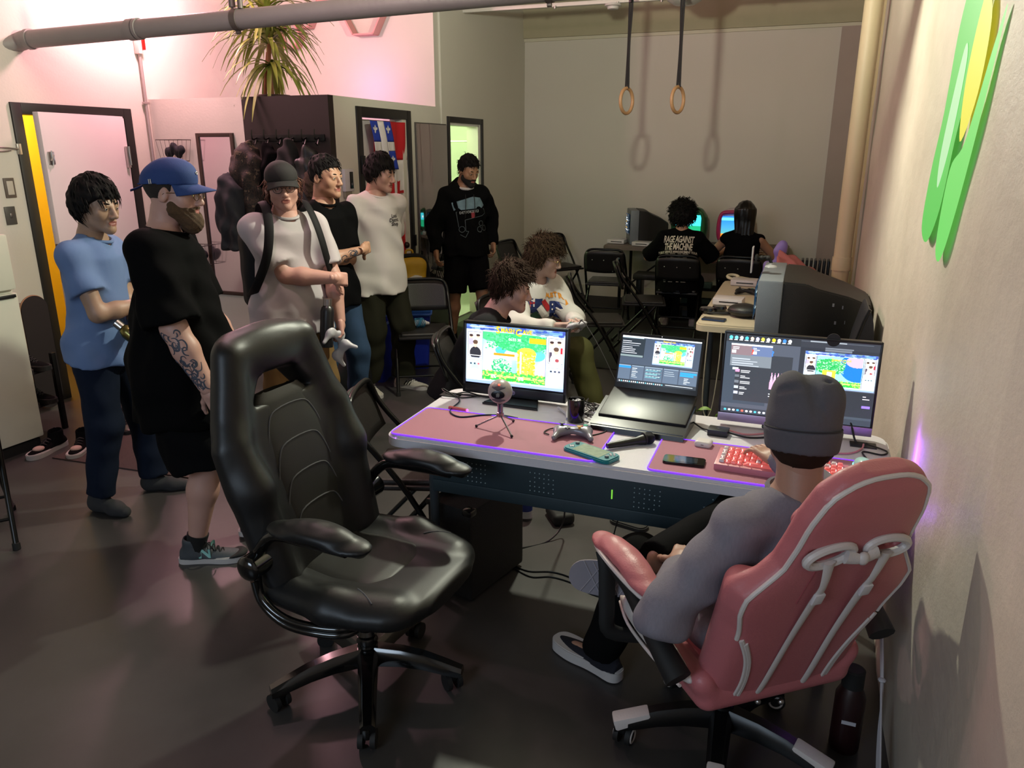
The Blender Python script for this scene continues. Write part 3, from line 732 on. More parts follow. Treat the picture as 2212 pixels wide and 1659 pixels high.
# flag door
d2 = struct(thing('door_2', None, None, (-3.40, 5.94, 0)))
b = B(); b.box((-.02, 0, 1.0), (.04, .74, 2.0), .003); b.obj('door_leaf', M_door, d2)
b = B(); b.ball((.05, .30, .95), .028); b.cyl((0, .30, .95), (.05, .30, .95), .012); b.obj('door_handle', mat('dark_bronze', '2c2320', .4, .6), d2)
frame_x(XB, 5.49, 6.39, 2.10, .075, .10, 'trim_6', M_black)
b = B(); b.box((-3.335, 5.535, 1.66), (.03, .05, .14), .004); b.box((-3.335, 6.37, .98), (.03, .03, .1), .003); struct(b.obj('trim_7', M_blackmet))
frame_x(XB, 7.15, 8.05, 2.085, .055, .06, 'trim_8', M_black)
b = B(); b.box((-3.42, 7.955, 1.0), (.13, .035, 2.03)); b.box((-3.42, 7.6, 2.02), (.13, .72, .03)); struct(b.obj('trim_9', mat('white_jamb', 'd6d4ca', .5)))
# ------------------------------------------------ things on the structure
# flags on the door
def cloth_grid(w, h_, fn, nu=22, nv=30):
    b = B()
    b.grid(lambda u, v: fn((u - .5) * w, (.5 - v) * h_), nu, nv); return b
M_red = mat('flag_red', 'b3131c', .8); M_white_cl = mat('flag_white', 'd8d4d4', .8); M_qblue = mat('flag_blue', '1c3aa8', .8)
t = thing('flag', 'red and white maple leaf flag hung lengthwise on the white door', 'flag', (-3.375, 6.03, 1.42)); t.scale = (1, 1, .735)
wv = lambda y, z: .018 + .010 * math.sin(y * 26 + z * 2) + .006 * math.sin(y * 50 - z * 5)
for nm_, z0, z1, m in (('red_band', .365, .79, M_red), ('white_band', -.37, .365, M_white_cl), ('red_band', -.79, -.37, M_red)):
    b = B(); b.grid(lambda u, v: (wv((u - .5) * .56, z0 + (z1 - z0) * v), (u - .5) * .56, z0 + (z1 - z0) * v), 20, 14); b.obj(nm_, m, t, solid=.002)
leaf = [(0, .5), (.09, .32), (.21, .38), (.16, .12), (.30, .24), (.33, .14), (.49, .16), (.43, .02), (.50, -.04), (.26, -.22), (.29, -.32), (.03, -.28), (.04, -.5)]
leaf = leaf + [(-x, y) for x, y in leaf[::-1][0:12]]
b = B()
vs = [(wv(-y * .46, x * .46) + .006, -y * .46, x * .46) for x, y in leaf]; b.quad(vs); bmesh.ops.triangulate(b.bm, faces=b.bm.faces[:]); b.obj('maple_leaf', M_red, t, smooth=False)
t = thing('flag', 'blue flag with a white cross and white lilies draped over the maple leaf flag', 'flag', (-3.322, 5.81, 1.80)); t.scale = (1, 1, .52)
wq = lambda y, z: .006 + .007 * math.sin(y * 30 + 1) + .003 * math.sin(z * 12)
sk = lambda y, z: (wq(y, z), y + (.0 - .11 * (z - .38) / .76) * 1, z)
for nm_, y0, y1, z0, z1, m in (('blue_field', -.17, -.045, .07, .38, M_qblue), ('blue_field', .045, .17, .07, .38, M_qblue), ('blue_field', -.17, -.045, -.36, -.07, M_qblue), ('blue_field', .045, .17, -.36, -.07, M_qblue),
                               ('white_cross', -.045, .045, -.36, .38, M_white_cl), ('cross_arm', -.17, -.045, -.07, .07, M_white_cl), ('cross_arm', .045, .17, -.07, .07, M_white_cl)):
    b = B(); b.grid(lambda u, v: sk(y0 + (y1 - y0) * u, z0 + (z1 - z0) * v), 6, 10); b.obj(nm_, m, t, solid=.002)
lily = [(0, .5), (.12, .28), (.10, .06), (.26, .22), (.42, .14), (.40, -.08), (.24, -.10), (.10, -.14), (.13, -.36), (0, -.5)]
lily = lily + [(-x, y) for x, y in lily[::-1][1:-1]]
for y, z in ((-.105, .26), (.105, .26), (-.105, -.2), (.105, -.2)):
    b = B(); p0 = sk(y, z); b.quad([(p0[0] + .006, p0[1] + x_ * .085, p0[2] + z_ * .13) for x_, z_ in lily]); bmesh.ops.triangulate(b.bm, faces=b.bm.faces[:]); b.obj('lily_emblem', M_white_cl, t, smooth=False)
# wall mirror
t = thing('wall_mirror', 'tall frameless mirror leaning beside the flag door', 'mirror', (-3.335, 6.79, 0))
b = B(); b.box((0, 0, 1.0), (.012, .63, 2.0), .002); b.obj('glass', mat('mirror_glass', 'b0a8a8', .03, 1, var=.01), t)
b = B(); b.box((-.007, 0, 1.0), (.006, .65, 2.02)); b.obj('backing', mat('mirror_edge', '4a4441', .5), t)
# narrow framed mirror on the storage wall
t = thing('framed_mirror', 'narrow brown-framed mirror on the wall beside the coats', 'mirror', (-4.40, 5.11, 1.26))
b = B()
for x in (-.165, .165): b.box((x, 0, 0), (.03, .02, 1.28), .003)
for z in (-.625, .625): b.box((0, 0, z), (.30, .02, .03), .003)
b.obj('frame', mat('dark_walnut', '33231a', .5), t)
b = B(); b.box((0, .004, 0), (.30, .008, 1.22)); b.obj('glass', mat('narrow_mirror_glass', 'd8c9cc', .12, .9, var=.01), t)
# sensor, conduit, pipe, light rail
t = thing('alarm_box', 'small red and white alarm strobe at the top of the conduit', 'alarm', (XL + .03, 5.07, 2.56))
b = B(); b.box((0, -.012, 0), (.05, .035, .14), .006); b.obj('housing', mat('alarm_white', 'c8b8b0', .5), t)
b = B(); b.box((.012, .020, .01), (.045, .03, .10), .008); b.obj('red_lens', mat('alarm_red', 'c01410', .3), t)
t = thing('wall_conduit', 'thin steel conduit running down the wall from the alarm', 'pipe', (XL + .025, 5.07, 0))
b = B(); b.tube([(0, 0, 2.49), (0, 0, 1.2), (0, 0, .1)], .012, 10); b.obj('tube', mat('conduit_steel', 'a89c98', .4, .5), t)
for z in (2.13, 1.2): b = B(); b.box((0, 0, z), (.03, .05, .018), .003); b.obj('clip', MC['conduit_steel'], t)
for z, nm_, mm, lab in ((1.53, 'light_switch', mat('switch_white', 'b9b3a6', .5), 'white framed light switch above the grey switch'), (1.35, 'light_switch', mat('switch_grey', '55534f', .4, .3), 'grey metal switch plate below the white one')):
    t = thing(nm_, lab, 'switch', (XL + .004, 3.805 if z > 1.4 else 3.775, z))
    b = B(); b.box((0, 0, 0), (.008, .075, .13 if z > 1.4 else .12), .003); b.obj('plate', mm if z < 1.4 else mat('switch_brown', '5b5148', .5), t)
    b = B(); b.box((.006, 0, 0), (.006, .045 if z > 1.4 else .014, .09 if z > 1.4 else .03), .002); b.obj('rocker', mm if z > 1.4 else M_steel, t)
t = thing('light_switch', 'white double wall switch right of the bathroom door', 'switch', (XB + .004, 8.14, 1.29))
b = B(); b.box((0, 0, 0), (.008, .10, .13), .003); b.obj('plate', mat('switch_cream', 'bdb5a8', .5), t)
for y in (-.02, .02): b = B(); b.box((.006, y, 0), (.006, .012, .03), .002); b.obj('toggle', MC['switch_cream'], t)
t = thing('card_reader', 'white intercom with a black display left of the flag door', 'intercom', (XB + .002, 5.30, 1.55))
b = B(); b.box((.016, 0, 0), (.032, .13, .17), .010); b.obj('housing', mat('device_white', 'c4c2c4', .4), t)
b = B(); b.box((.034, .022, .0), (.004, .045, .125), .002); b.obj('display', mat('display_black', '0b0b0c', .2), t)
b = B(); b.cyl((.036, .022, -.03), (.038, .022, -.03), .010); b.obj('button', mat('button_grey', '55555c', .4), t)
b = B(); b.box((.012, -.01, -.105), (.024, .09, .05), .004); b.obj('lower_plate', mat('plate_taupe', '8a8371', .6), t)
# thick pipe crossing below the ceiling
t = thing('ceiling_pipe', 'thick grey painted pipe crossing under the ceiling', 'pipe', (0, 0, 0))
MP = mat('grey_pipe_paint', '8d8a85', .55, bump=.1, bscale=30, var=.1)
A_, Z_ = Vector((-4.98, 4.07, 2.475)), Vector((-.2, 4.35, 2.62)); pd = (Z_ - A_).normalized()
b = B(); b.cyl(A_, Z_, .056, seg=28); b.obj('pipe_run', MP, t)
b = B(); b.tube([A_ + pd * .03, A_, A_ + Vector((-.07, -.03, -.02)), A_ + Vector((-.14, -.25, -.06)), A_ + Vector((-.16, -.6, -.09)), A_ + Vector((-.16, -1.4, -.12))], .057, 20, smooth=4); b.obj('elbow', MP, t)
for s_, w_ in ((.03, .03), (.86, .05), (.92, .02)): b = B(); b.cyl(A_ + pd * s_, A_ + pd * (s_ + w_), .064, seg=28); b.obj('coupling', MP, t)
for s_ in (1.66, 3.6):
    b = B(); q = A_ + pd * s_
    b.cyl(q - pd * .02, q + pd * .02, .062, seg=28); b.cyl(q + Vector((-.03, 0, .06)), q + Vector((-.03, 0, 1.08)), .008); b.cyl(q + Vector((-.03, 0, .07)), q + Vector((-.03, 0, .14)), .02); b.cyl(q + Vector((.03, 0, .06)), q + Vector((.03, 0, .13)), .016)
    b.cyl(q + pd * -.012 + Vector((0, 0, -.070)), q + pd * .012 + Vector((0, 0, -.070)), .012); b.obj('pipe_hanger', mat('hanger_metal', '66605a', .5, .5), t)
t = thing('light_rail', 'thin white conduit rail under the ceiling near the gym rings', 'rail', (-3.35, 7.6, 3.075))
b = B(); b.box((1.9, 0, 0), (3.8, .05, .035), .006); b.obj('rail_body', mat('rail_white', 'c9c4bb', .4), t)
for x in (.95, 1.55, 1.95, 2.6): b = B(); b.cyl((x, -.03, -.01), (x, -.03, -.035), .012); b.obj('fixing_screw', M_steel, t)
b = B(); b.box((1.9, .0, .27), (.04, .04, .51)); b.obj('hanger', MC['rail_white'], t)
t = thing('smoke_detector', 'small round white smoke detector under the light rail', 'detector', (-1.85, 7.6, 3.055))
b = B(); b.lathe([(0, .0), (.075, 0), (.078, -.018), (.055, -.024), (.050, -.045), (0, -.05)]); b.obj('housing', mat('detector_white', 'b8b4ae', .5), t)
t = thing('dome_light', 'unlit frosted dome lamp under the ceiling above the rings', 'lamp', (-1.16, 7.35, 3.06))
b = B(); b.lathe([(0, .012), (.16, .012), (.17, -.01), (.15, -.055), (.09, -.09), (0, -.10)], seg=28); b.obj('glass_dome', mat('frosted_dome', '9c9890', .25), t)
b = B(); b.lathe([(0, .54), (.05, .54), (.05, .03), (.175, .03), (.175, -.005), (0, -.005)], seg=28); b.obj('base_ring', MC['rail_white'], t)
# gym rings
M_wood = mat('ring_wood', 'b38a62', .5, var=.15, vscale=30)
def gym_ring(x, label, rot, slack):
    t = thing('gym_ring', label, 'gym ring', (x, 7.0, 2.18), rot, 'pair of wooden gym rings')
    b = B(); b.tube([(.103 * math.cos(a), 0, .103 * math.sin(a)) for a in [6.2832 * i / 36 for i in range(36)]], .0145, 10, closed=True); b.obj('ring', M_wood, t)
    for q in (-1, 1):
        b = B(); pts = [(0, q * .012, .10), (q * .016, q * .014, .45), (slack, q * .012, .8), (q * .01, q * .008, 1.40)]
        b.tube(pts, .011, 8, flat=(.35,), smooth=6); b.obj('strap', mat('black_webbing', '0e0d0d', .8), t)
    b = B(); b.box((slack, 0, .80), (.034, .03, .05), .004); b.obj('buckle', M_blackmet, t)
    return t
gym_ring(-1.555, 'left wooden gym ring on black straps', R(72), .01)
gym_ring(-1.115, 'right wooden gym ring on black straps', R(70), -.01)
# hexagon shelves in the loft
M_hex = mat('hexagon_wood', 'c08a84', .5)
def hexa(c, r, label, dp=.11):
    t = thing('hexagon_shelf', label, 'shelf', (c[0], 6.95 - dp / 2, c[1]), 0, 'hexagon shelves on the loft wall')
    for i in range(6):
        a0, a1 = R(60 * i), R(60 * i + 60); p = Vector((r * math.cos(a0), 0, r * math.sin(a0))); q = Vector((r * math.cos(a1), 0, r * math.sin(a1))); md = (p + q) / 2
        b = B(); b.box(md, ((p - q).length, dp, .014), rot=frame((0, 1, 0), (q - p)) @ Matrix.Rotation(R(90), 3, 'X') if 0 else Matrix(((q - p).normalized(), Vector((0, 1, 0)), (q - p).normalized().cross(Vector((0, 1, 0))))).transposed()); b.obj('side_board', M_hex, t)
hexa((-4.05, 2.995), .215, 'large pink hexagon shelf on the right of the loft wall')
hexa((-4.70, 2.99), .105, 'small pink hexagon shelf left of the large one')
hexa((-4.46, 3.24), .14, 'pink hexagon shelf high above the small one, cut by the frame')
hexa((-4.88, 2.84), .13, 'pink hexagon shelf behind the plant leaves')
# plant on the loft
t = thing('dragon_plant', 'tall spiky dracaena plant with drooping leaves on the loft edge', 'plant', (-4.02, 5.36, 2.012))
t.scale = (1.2, 1.2, 1.42)
ML = mat('plant_leaf', '7c8a38', .45, var=.35, vscale=14); MS = mat('plant_stem', '8a5a38', .8)
b = B(); b.tube([(.02, 0, 0), (.0, 0, .25), (.03, 0, .45), (.02, 0, .55)], [.016, .014, .013, .012], 8, smooth=4); b.obj('stem', MS, t)
b = B(); b.tube([(-.07, .02, 0), (-.06, .02, .14), (-.02, .0, .26), (.0, 0, .34)], [.012, .011, .010, .010], 8, smooth=4); b.obj('stem', MS, t)
b = B(); b.lathe([(0, 0), (.10, 0), (.12, .12), (.11, .125), (.10, .02), (0, .02)], (-.03, .06, 0)); b.obj('pot', mat('dark_pot', '4a3a34', .7), t)
rg = random.Random(5)
for i in range(150):
    cz = rg.choice((.28, .38, .44, .48, .52, .56)); top_ = cz > .36; az = rg.uniform(0, 6.2832); L_ = rg.uniform(.28, .48); el = rg.uniform(.0, 1.35) if top_ else rg.uniform(-.2, .6)
    d = Vector((math.cos(az), math.sin(az), 0)); q = Vector((.015, 0, cz)); pts = [q]; dr = Vector((d.x * math.cos(el), d.y * math.cos(el), math.sin(el))); n = 7
    for j in range(n - 1): dr = (dr + Vector((0, 0, -.22 - .1 * rg.random()))).normalized(); q = q + dr * L_ / (n - 1); pts.append(q)
    wds = [.006, .013, .015, .014, .011, .007, .001]; vs = []; b = B(); sd = d.cross(Vector((0, 0, 1)))
    for p, w_ in zip(pts, wds): vs.append((b.bm.verts.new(p - sd * w_), b.bm.verts.new(p + Vector((0, 0, -.003))), b.bm.verts.new(p + sd * w_)))
    for p, q_ in zip(vs, vs[1:]): b.bm.faces.new((p[0], p[1], q_[1], q_[0])); b.bm.faces.new((p[1], p[2], q_[2], q_[1]))
    b.obj('leaf', ML, t)
# bathroom things
t = thing('shower_curtain', 'green shower curtain on a rod in the bathroom', 'curtain', (-4.35, 8.1, 0))
MG = mat('green_curtain', '5fae3f', .6, var=.2, vscale=8); b = B(); b.grid(lambda u, v: (-.42 + .95 * u, .03 * math.sin(u * 60), .35 + 1.45 * v), 90, 4); b.obj('curtain_cloth', MG, t, solid=.002)
b = B(); b.cyl((-.6, 0, 1.86), (.85, 0, 1.86), .009); b.obj('rod', mat('white_rod', 'dcdcd4', .4), t)
for i in range(6): b = B(); b.tube([(-.38 + .17 * i + .0 * math.cos(a), .022 * math.cos(a), 1.845 + .03 * math.sin(a)) for a in [6.28 * j / 10 for j in range(10)]], .004, 6, closed=True); b.ball((-.38 + .17 * i, -.02, 1.82), .02, 8); b.obj('curtain_ring', mat('ring_yellow', 'b8a020', .4), t)
# fridge at the left edge
t = thing('fridge', 'white fridge cut by the left edge of the frame', 'fridge', (-4.675, 2.90, 0), R(-3))
MF = mat('fridge_white', 'cfd0bf', .35)
b = B(); b.box((0, 0, .68), (.62, .62, 1.24), .012); b.obj('cabinet', MF, t)
b = B(); b.box((.325, 0, .52), (.045, .62, .90), .012); b.obj('door', MF, t)
b = B(); b.box((.325, 0, 1.15), (.045, .62, .32), .012); b.obj('freezer_door', MF, t)
b = B(); b.box((.352, .24, .955), (.02, .10, .018), .003); b.obj('handle', mat('handle_black', '151515', .4), t)
b = B(); b.box((.30, 0, .03), (.06, .58, .06)); b.obj('kick_plate', mat('kick_black', '0c0c0c', .7), t)
t = thing('whiteboard', 'small black-framed whiteboard stuck on the fridge door', 'whiteboard', (-4.365, 2.80, .66), R(-3))
b = B(); b.box((0, 0, 0), (.008, .44, .52)); b.obj('board', mat('board_white', 'b8c0c4', .3), t)
b = B()
for y in (-.225, .225): b.box((.004, y, 0), (.014, .014, .54))
for z in (-.265, .265): b.box((.004, 0, z), (.014, .45, .014))
b.obj('frame', M_black, t)
# skateboard standing behind the fridge
t = thing('skateboard', 'dark worn skateboard standing on its tail beside the fridge', 'skateboard', (-4.90, 3.72, .02), 0)
b = B(); ol = [(math.sin(a) * .10, .40 + (.30 if abs(a) < 1.58 else .30) * math.copysign(1, math.cos(a)) + math.cos(a) * .10) for a in [6.2832 * i / 40 for i in range(40)]]
b.prism(ol, .012, Matrix.Translation((0, 0, 0)) @ Matrix.Rotation(R(90), 4, 'Z') @ Matrix.Rotation(R(90), 4, 'X')); b.obj('deck', mat('deck_black', '1d1716', .8), t)
b = B(); b.tube([(-.001, y * -1.0, z) for y, z in [(p[0], p[1]) for p in ol]], .006, 6, closed=True); b.obj('wood_edge', mat('deck_edge', '8a6a4c', .7), t)
for z in (.22, .60):
    b = B(); b.cyl((-.05, -.08, z), (-.05, .08, z), .008); b.box((-.03, 0, z), (.04, .05, .06)); b.obj('truck', M_steel, t)
    for q in (-.085, .085): b = B(); b.cyl((-.05, q - .016, z), (-.05, q + .016, z), .026); b.obj('wheel', mat('wheel_cream', 'a89c80', .5), t)

# ------------------------------------------------ furniture
M_chairmet = mat('folding_chair_metal', '121212', .3, .4)
M_vinyl = mat('black_vinyl', '1d1b1a', .42, bump=.15, bscale=220, var=.12)
M_vinyl2 = mat('brown_black_vinyl', '2a211f', .45, bump=.15, bscale=220, var=.12)
def folding_chair(label, loc, rz, pad=None, group='black folding chairs'):
    pad = pad or M_vinyl; t = thing('folding_chair', label, 'chair', loc, rz, group)
    top = [(-.205, -.235, .40), (-.19, -.245, .70), (-.165, -.25, .795), (-.10, -.262, .822), (0, -.268, .825), (.10, -.262, .822), (.165, -.25, .795), (.19, -.245, .70), (.205, -.235, .40)]
    b = B(); b.tube([(-.22, .24, .012), (-.215, .02, .42), (-.205, -.16, .66), (-.19, -.205, .76), (-.14, -.215, .80), (0, -.225, .805), (.14, -.215, .80), (.19, -.205, .76), (.205, -.16, .66), (.215, .02, .42), (.22, .24, .012)], .0125, 10, smooth=5); b.obj('front_frame', M_chairmet, t)
    for q in (-1, 1):
        b = B(); b.tube([(q * .19, .13, .425), (q * .195, .02, .30), (q * .20, -.25, .012)], .0115, 10, smooth=3); b.obj('leg', M_chairmet, t)
        b = B(); b.cyl((q * .22, .24, 0), (q * .22, .235, .03), .017); b.cyl((q * .20, -.25, 0), (q * .20, -.245, .03), .016); b.obj('foot_cap', M_rub, t)
    b = B(); b.cyl((-.205, -.185, .105), (.205, -.185, .105), .008); b.obj('rear_bar', M_chairmet, t)
    b = B(); b.cyl((-.218, .175, .13), (.218, .175, .13), .008); b.obj('front_bar', M_chairmet, t)
    b = B(); b.grid(lambda u, v: ((u - .5) * .40 * (1 - .10 * max(0, v - .6)), -.175 - .075 * v - .05 * (1 - (2 * u - 1) ** 2) * .6 + .02, .575 + .20 * v + .018 * (1 - (2 * u - 1) ** 2) * v - .012 * (1 - (2 * u - 1) ** 2) * (1 - v)), 15, 7)
    b.obj('backrest', pad, t, solid=.014)
    b = B(); b.box((0, .03, .435), (.395, .39, .022), .010); b.box((0, .03, .452), (.36, .35, .03), .014, seg=3); b.obj('seat', pad, t)
    for x in (-.12, 0, .12): b = B(); b.ball((x, -.262 + abs(x) * .15, .70), .006, 8, (1, .5, 1)); b.obj('rivet', M_steel, t)
    return t
fc0 = folding_chair('black folding chair in front of the blue bins holding a tangled controller', (-2.66, 5.18, 0), R(-150))
CH = [((-3.60, 2.16), -128, 'black folding chair cut by the left edge of the frame'),
      ((-1.50, 2.76), -72, 'folding chair behind the black gaming chair at the desk corner'),
      ((-1.62, 3.84), -76, 'folding chair under the seated curly-haired player in black'),
      ((-1.78, 4.90), -108, 'folding chair under the seated player in the white sweatshirt'),
      ((-1.88, 7.85), 6, 'folding chair tucked at the left end of the far grey table'),
      ((-1.34, 6.95), -78, 'turned folding chair standing in front of the far table'),
      ((-1.10, 7.62), 3, 'folding chair under the person in the printed black shirt'),
      ((-.52, 7.72), -4, 'folding chair under the long-haired person in black'),
      ((-1.52, 6.02), -72, 'empty folding chair right behind the white-sweatshirt player'),
      ((-2.66, 8.72), -130, 'folding chair by the far wall near the room corner'),
      ((-2.86, 7.98), -100, 'folding chair standing behind the head of the white-sweatshirt player'),
      ((-1.90, 5.72), -62, 'folding chair half hidden behind the white-sweatshirt player')]
for (x, y), a, lab in CH: dup(fc0, (x, y, .008 if y > 6.2 else 0), R(a), lab)
for ch in bpy.data.objects:
    if ch.parent and ch.parent.get('label', '').startswith('folding chair behind the black gaming') and ch.name.split('.')[0] == 'seat':
        ch.data = ch.data.copy(); ch.data.materials[0] = M_vinyl2
# ---- desk
M_desk = mat('white_plastic', 'c9c6cc', .38, bump=.12, bscale=350, var=.02)
M_teal = mat('dark_teal_metal', '2c3a40', .45, .3, var=.06)
def rrect(w, d, r, n=6):
    return [(sx * (w / 2 - r) + r * math.cos(a), sy * (d / 2 - r) + r * math.sin(a)) for sx, sy, a0 in ((1, 1, 0), (-1, 1, 90), (-1, -1, 180), (1, -1, 270)) for a in [R(a0 + 90 * i / n) for i in range(n + 1)]]
t = thing('desk', 'white plastic folding desk with pink mats and three screens', 'desk', (-.525, 2.725, 0))
b = B(); b.prism(rrect(1.80, .66, .07), .042, Matrix.Translation((0, 0, .698)), bev=.010); b.obj('desktop', M_desk, t)
b = B(); b.box((.0, -.24, .60), (1.46, .012, .155), .002); b.box((0, -.24, .525), (1.46, .022, .05), .004); b.obj('apron_panel', M_teal, t)
hb = B()
for i, cx in enumerate((-.60, -.33, .06, .33, .58)):
    for u in range(6):
        for v in range(5):
            if (u + v * 2 + i) % 7: hb.cyl((cx + u * .018, -.2475, .565 + v * .018), (cx + u * .018, -.2455, .565 + v * .018), .0024, seg=6)
hb.mi = 0; o = hb.obj('punched_holes', mat('hole_light', '8fa0a4', .5), t); o['kind'] = 'stuff'
for q in (-1, 1):
    for y in (-.22, .22): b = B(); b.tube([(q * .74, y, .70), (q * .74, y, .02)], .019, 10); b.obj('leg', mat('desk_leg_grey', '3d454b', .4, .4), t)
    b = B(); b.cyl((q * .74, -.22, .12), (q * .74, .22, .12), .012); b.obj('cross_bar', MC['desk_leg_grey'], t)
for x, y in ((-.86, .21), (.81, .19)):
    b = B(); b.box((x, y, .7415), (.09, .055, .005), .002); b.obj('cable_grommet', mat('grommet_black', '121114', .5), t)
b = B(); b.box((-.02, -.2485, .60), (.004, .003, .035)); b.obj('green_mark', emat('green_mark', '7bd040', .8), t)
b = B(); b.box((.345, -.2485, .605), (.09, .003, .003)); b.obj('scratch', mat('scratch_grey', '7d8d95', .5), t)
M_pad = mat('pink_mat_cloth', '9c6674', .75, bump=.1, bscale=500, var=.03); E_purple = emat('purple_led', '6a28ff', 1.5); E_mag = emat('magenta_led', 'ff40e0', 4)
def desk_mat(label, x0, x1, y0, y1):
    w_, d_ = x1 - x0, y1 - y0; t = thing('desk_mat', label, 'mat', ((x0 + x1) / 2, (y0 + y1) / 2, .7405), 0)
    b = B(); b.prism(rrect(w_, d_, .02), .004); b.obj('mat_surface', M_pad, t, smooth=False)
    b = B(); b.tube([(x, y, .0035) for x, y in rrect(w_, d_, .02)], .0028, 6, closed=True); b.obj('glowing_edge', E_purple, t); return t
m1 = desk_mat('pink desk mat with glowing purple edge on the left half of the desk', -1.40, -.60, 2.412, 2.735)
m2 = desk_mat('pink desk mat with glowing purple edge under the pink keyboard', -.415, .365, 2.412, 2.735)
for x in (-1.0, 0.0):
    light('mat_edge_glow', 'AREA', (x, 2.408, .733), .35, (.35, .08, 1.0), .75, rot=(R(-90), 0, 0), size_y=.01)
light('mat_edge_glow_side', 'AREA', (.372, 2.57, .755), .5, (.32, .06, 1.0), .3, rot=(0, R(-90), R(0)), size_y=.02)
t = thing('led_controller', 'pink inline controller for the lit mat edge', 'controller', (-1.27, 2.752, .741), R(-6))
b = B(); b.box((0, 0, .007), (.085, .014, .013), .004); b.obj('casing', mat('coral_plastic', 'c8604e', .4), t); b = B(); b.ball((.046, 0, .008), .005, 8); b.obj('led', E_mag, t)

# ---- screens: rasters painted in code, carried as mesh colours
def screen(name, arr, w, h_, parent, M, s=1.0, matn=None):
    H_, W_ = arr.shape[:2]; me = bpy.data.meshes.new(name)
    xs = np.linspace(-w / 2, w / 2, W_ + 1); zs = np.linspace(h_ / 2, -h_ / 2, H_ + 1)
    X, Z = np.meshgrid(xs, zs); v = np.stack([X, 0 * X, Z], -1).reshape(-1, 3)
    i, j = np.meshgrid(np.arange(H_), np.arange(W_), indexing='ij'); a = i * (W_ + 1) + j
    f = np.stack([a, a + W_ + 1, a + W_ + 2, a + 1], -1).reshape(-1, 4).astype(np.int32)
    me.vertices.add(len(v)); me.vertices.foreach_set('co', v.astype(np.float32).ravel()); me.loops.add(f.size); me.loops.foreach_set('vertex_index', f.ravel())
    me.polygons.add(len(f)); me.polygons.foreach_set('loop_start', np.arange(0, f.size, 4, dtype=np.int32)); me.update(calc_edges=True)
    ca = me.color_attributes.new('pix', 'FLOAT_COLOR', 'CORNER'); c = np.clip(arr[..., :3], 0, 1); c = np.where(c <= .04045, c / 12.92, ((c + .055) / 1.055) ** 2.4)
    c = np.concatenate([c, np.ones(c.shape[:2] + (1,))], -1).reshape(-1, 1, 4).repeat(4, 1); ca.data.foreach_set('color', c.astype(np.float32).ravel())
    me.materials.append(screen_mat(matn or 'screen_light', s)); o = link(bpy.data.objects.new(name, me), parent); o.matrix_local = M; return o
def R4(a, x0, y0, x1, y1, c):
    h_, w_ = a.shape[:2]; a[int(y0 * h_):max(int(y0 * h_) + 1, int(y1 * h_)), int(x0 * w_):max(int(x0 * w_) + 1, int(x1 * w_))] = hx(c) if isinstance(c, str) else c
def E4(a, x, y, rx, ry, c, soft=0):
    h_, w_ = a.shape[:2]; Y, X = np.mgrid[0:h_, 0:w_]; q = ((X / w_ - x) / rx) ** 2 + ((Y / h_ - y) / ry) ** 2; m = q < 1
    a[m] = hx(c)
def leafy(a, x0, y0, x1, y1, c1, c2, n, seed):
    rg = random.Random(seed)
    for _ in range(n):
        x, y = rg.uniform(x0, x1), rg.uniform(y0, y1); E4(a, x, y, rg.uniform(.006, .022), rg.uniform(.008, .022), rg.choice((c1, c2)))
def game(w=200, h_=124, far=False):
    """generic bright platform-game scene: meadow, tree crown, stump, floating planks"""
    a = np.zeros((h_, w, 3)); Y, X = np.mgrid[0:h_, 0:w]; y, x = Y / h_, X / w
    sky = np.stack([.55 + .42 * np.sin(3 * x + 2 * y) ** 2, .86 + .12 * np.cos(4 * x), .97 + 0 * x], -1); a[:] = sky
    E4(a, .30, .36, .10, .09, '4fb8dc'); E4(a, .85, .40, .14, .12, '5cc0e8'); E4(a, .55, .42, .2, .12, 'f4f8fa')
    if not far:
        E4(a, .60, .16, .42, .22, '3cc070'); E4(a, .15, .06, .2, .13, '48c878'); leafy(a, .05, .02, 1, .34, '2fae62', '62dc90', 260, 3)
        R4(a, .56, .34, .84, .86, 'f0d048'); E4(a, .70, .38, .15, .12, 'f0d048'); leafy(a, .56, .34, .84, .86, 'e0b428', 'fff09a', 110, 5); R4(a, .60, .36, .625, .84, 'f4f4f4')
        R4(a, .18, .43, .52, .475, 'd09020'); R4(a, .74, .06, 1, .17, 'f0b020'); E4(a, .30, .70, .16, .17, '4cc488'); leafy(a, .15, .54, .46, .86, '2ca868', 'd8f8d0', 150, 6)
    else:
        R4(a, .0, .0, 1, 1, '8fd8f0'); E4(a, .9, .3, .4, .5, '1c70d8'); E4(a, .88, .12, .25, .2, 'c0a8e8'); E4(a, .28, .34, .34, .26, '38b060'); leafy(a, .0, .1, .62, .56, '1f9448', 'a0e8b0', 300, 8)
        R4(a, .15, .48, .44, .78, 'f0c840'); R4(a, .25, .54, .36, .74, 'f6f2e6')
    R4(a, 0, .82, 1, .88, '50c850'); R4(a, 0, .88, 1, .94, 'f0e080'); R4(a, 0, .93, 1, 1, '30b040'); leafy(a, 0, .80, 1, 1, '28b850', 'b8f060', 160, 9)
    return a
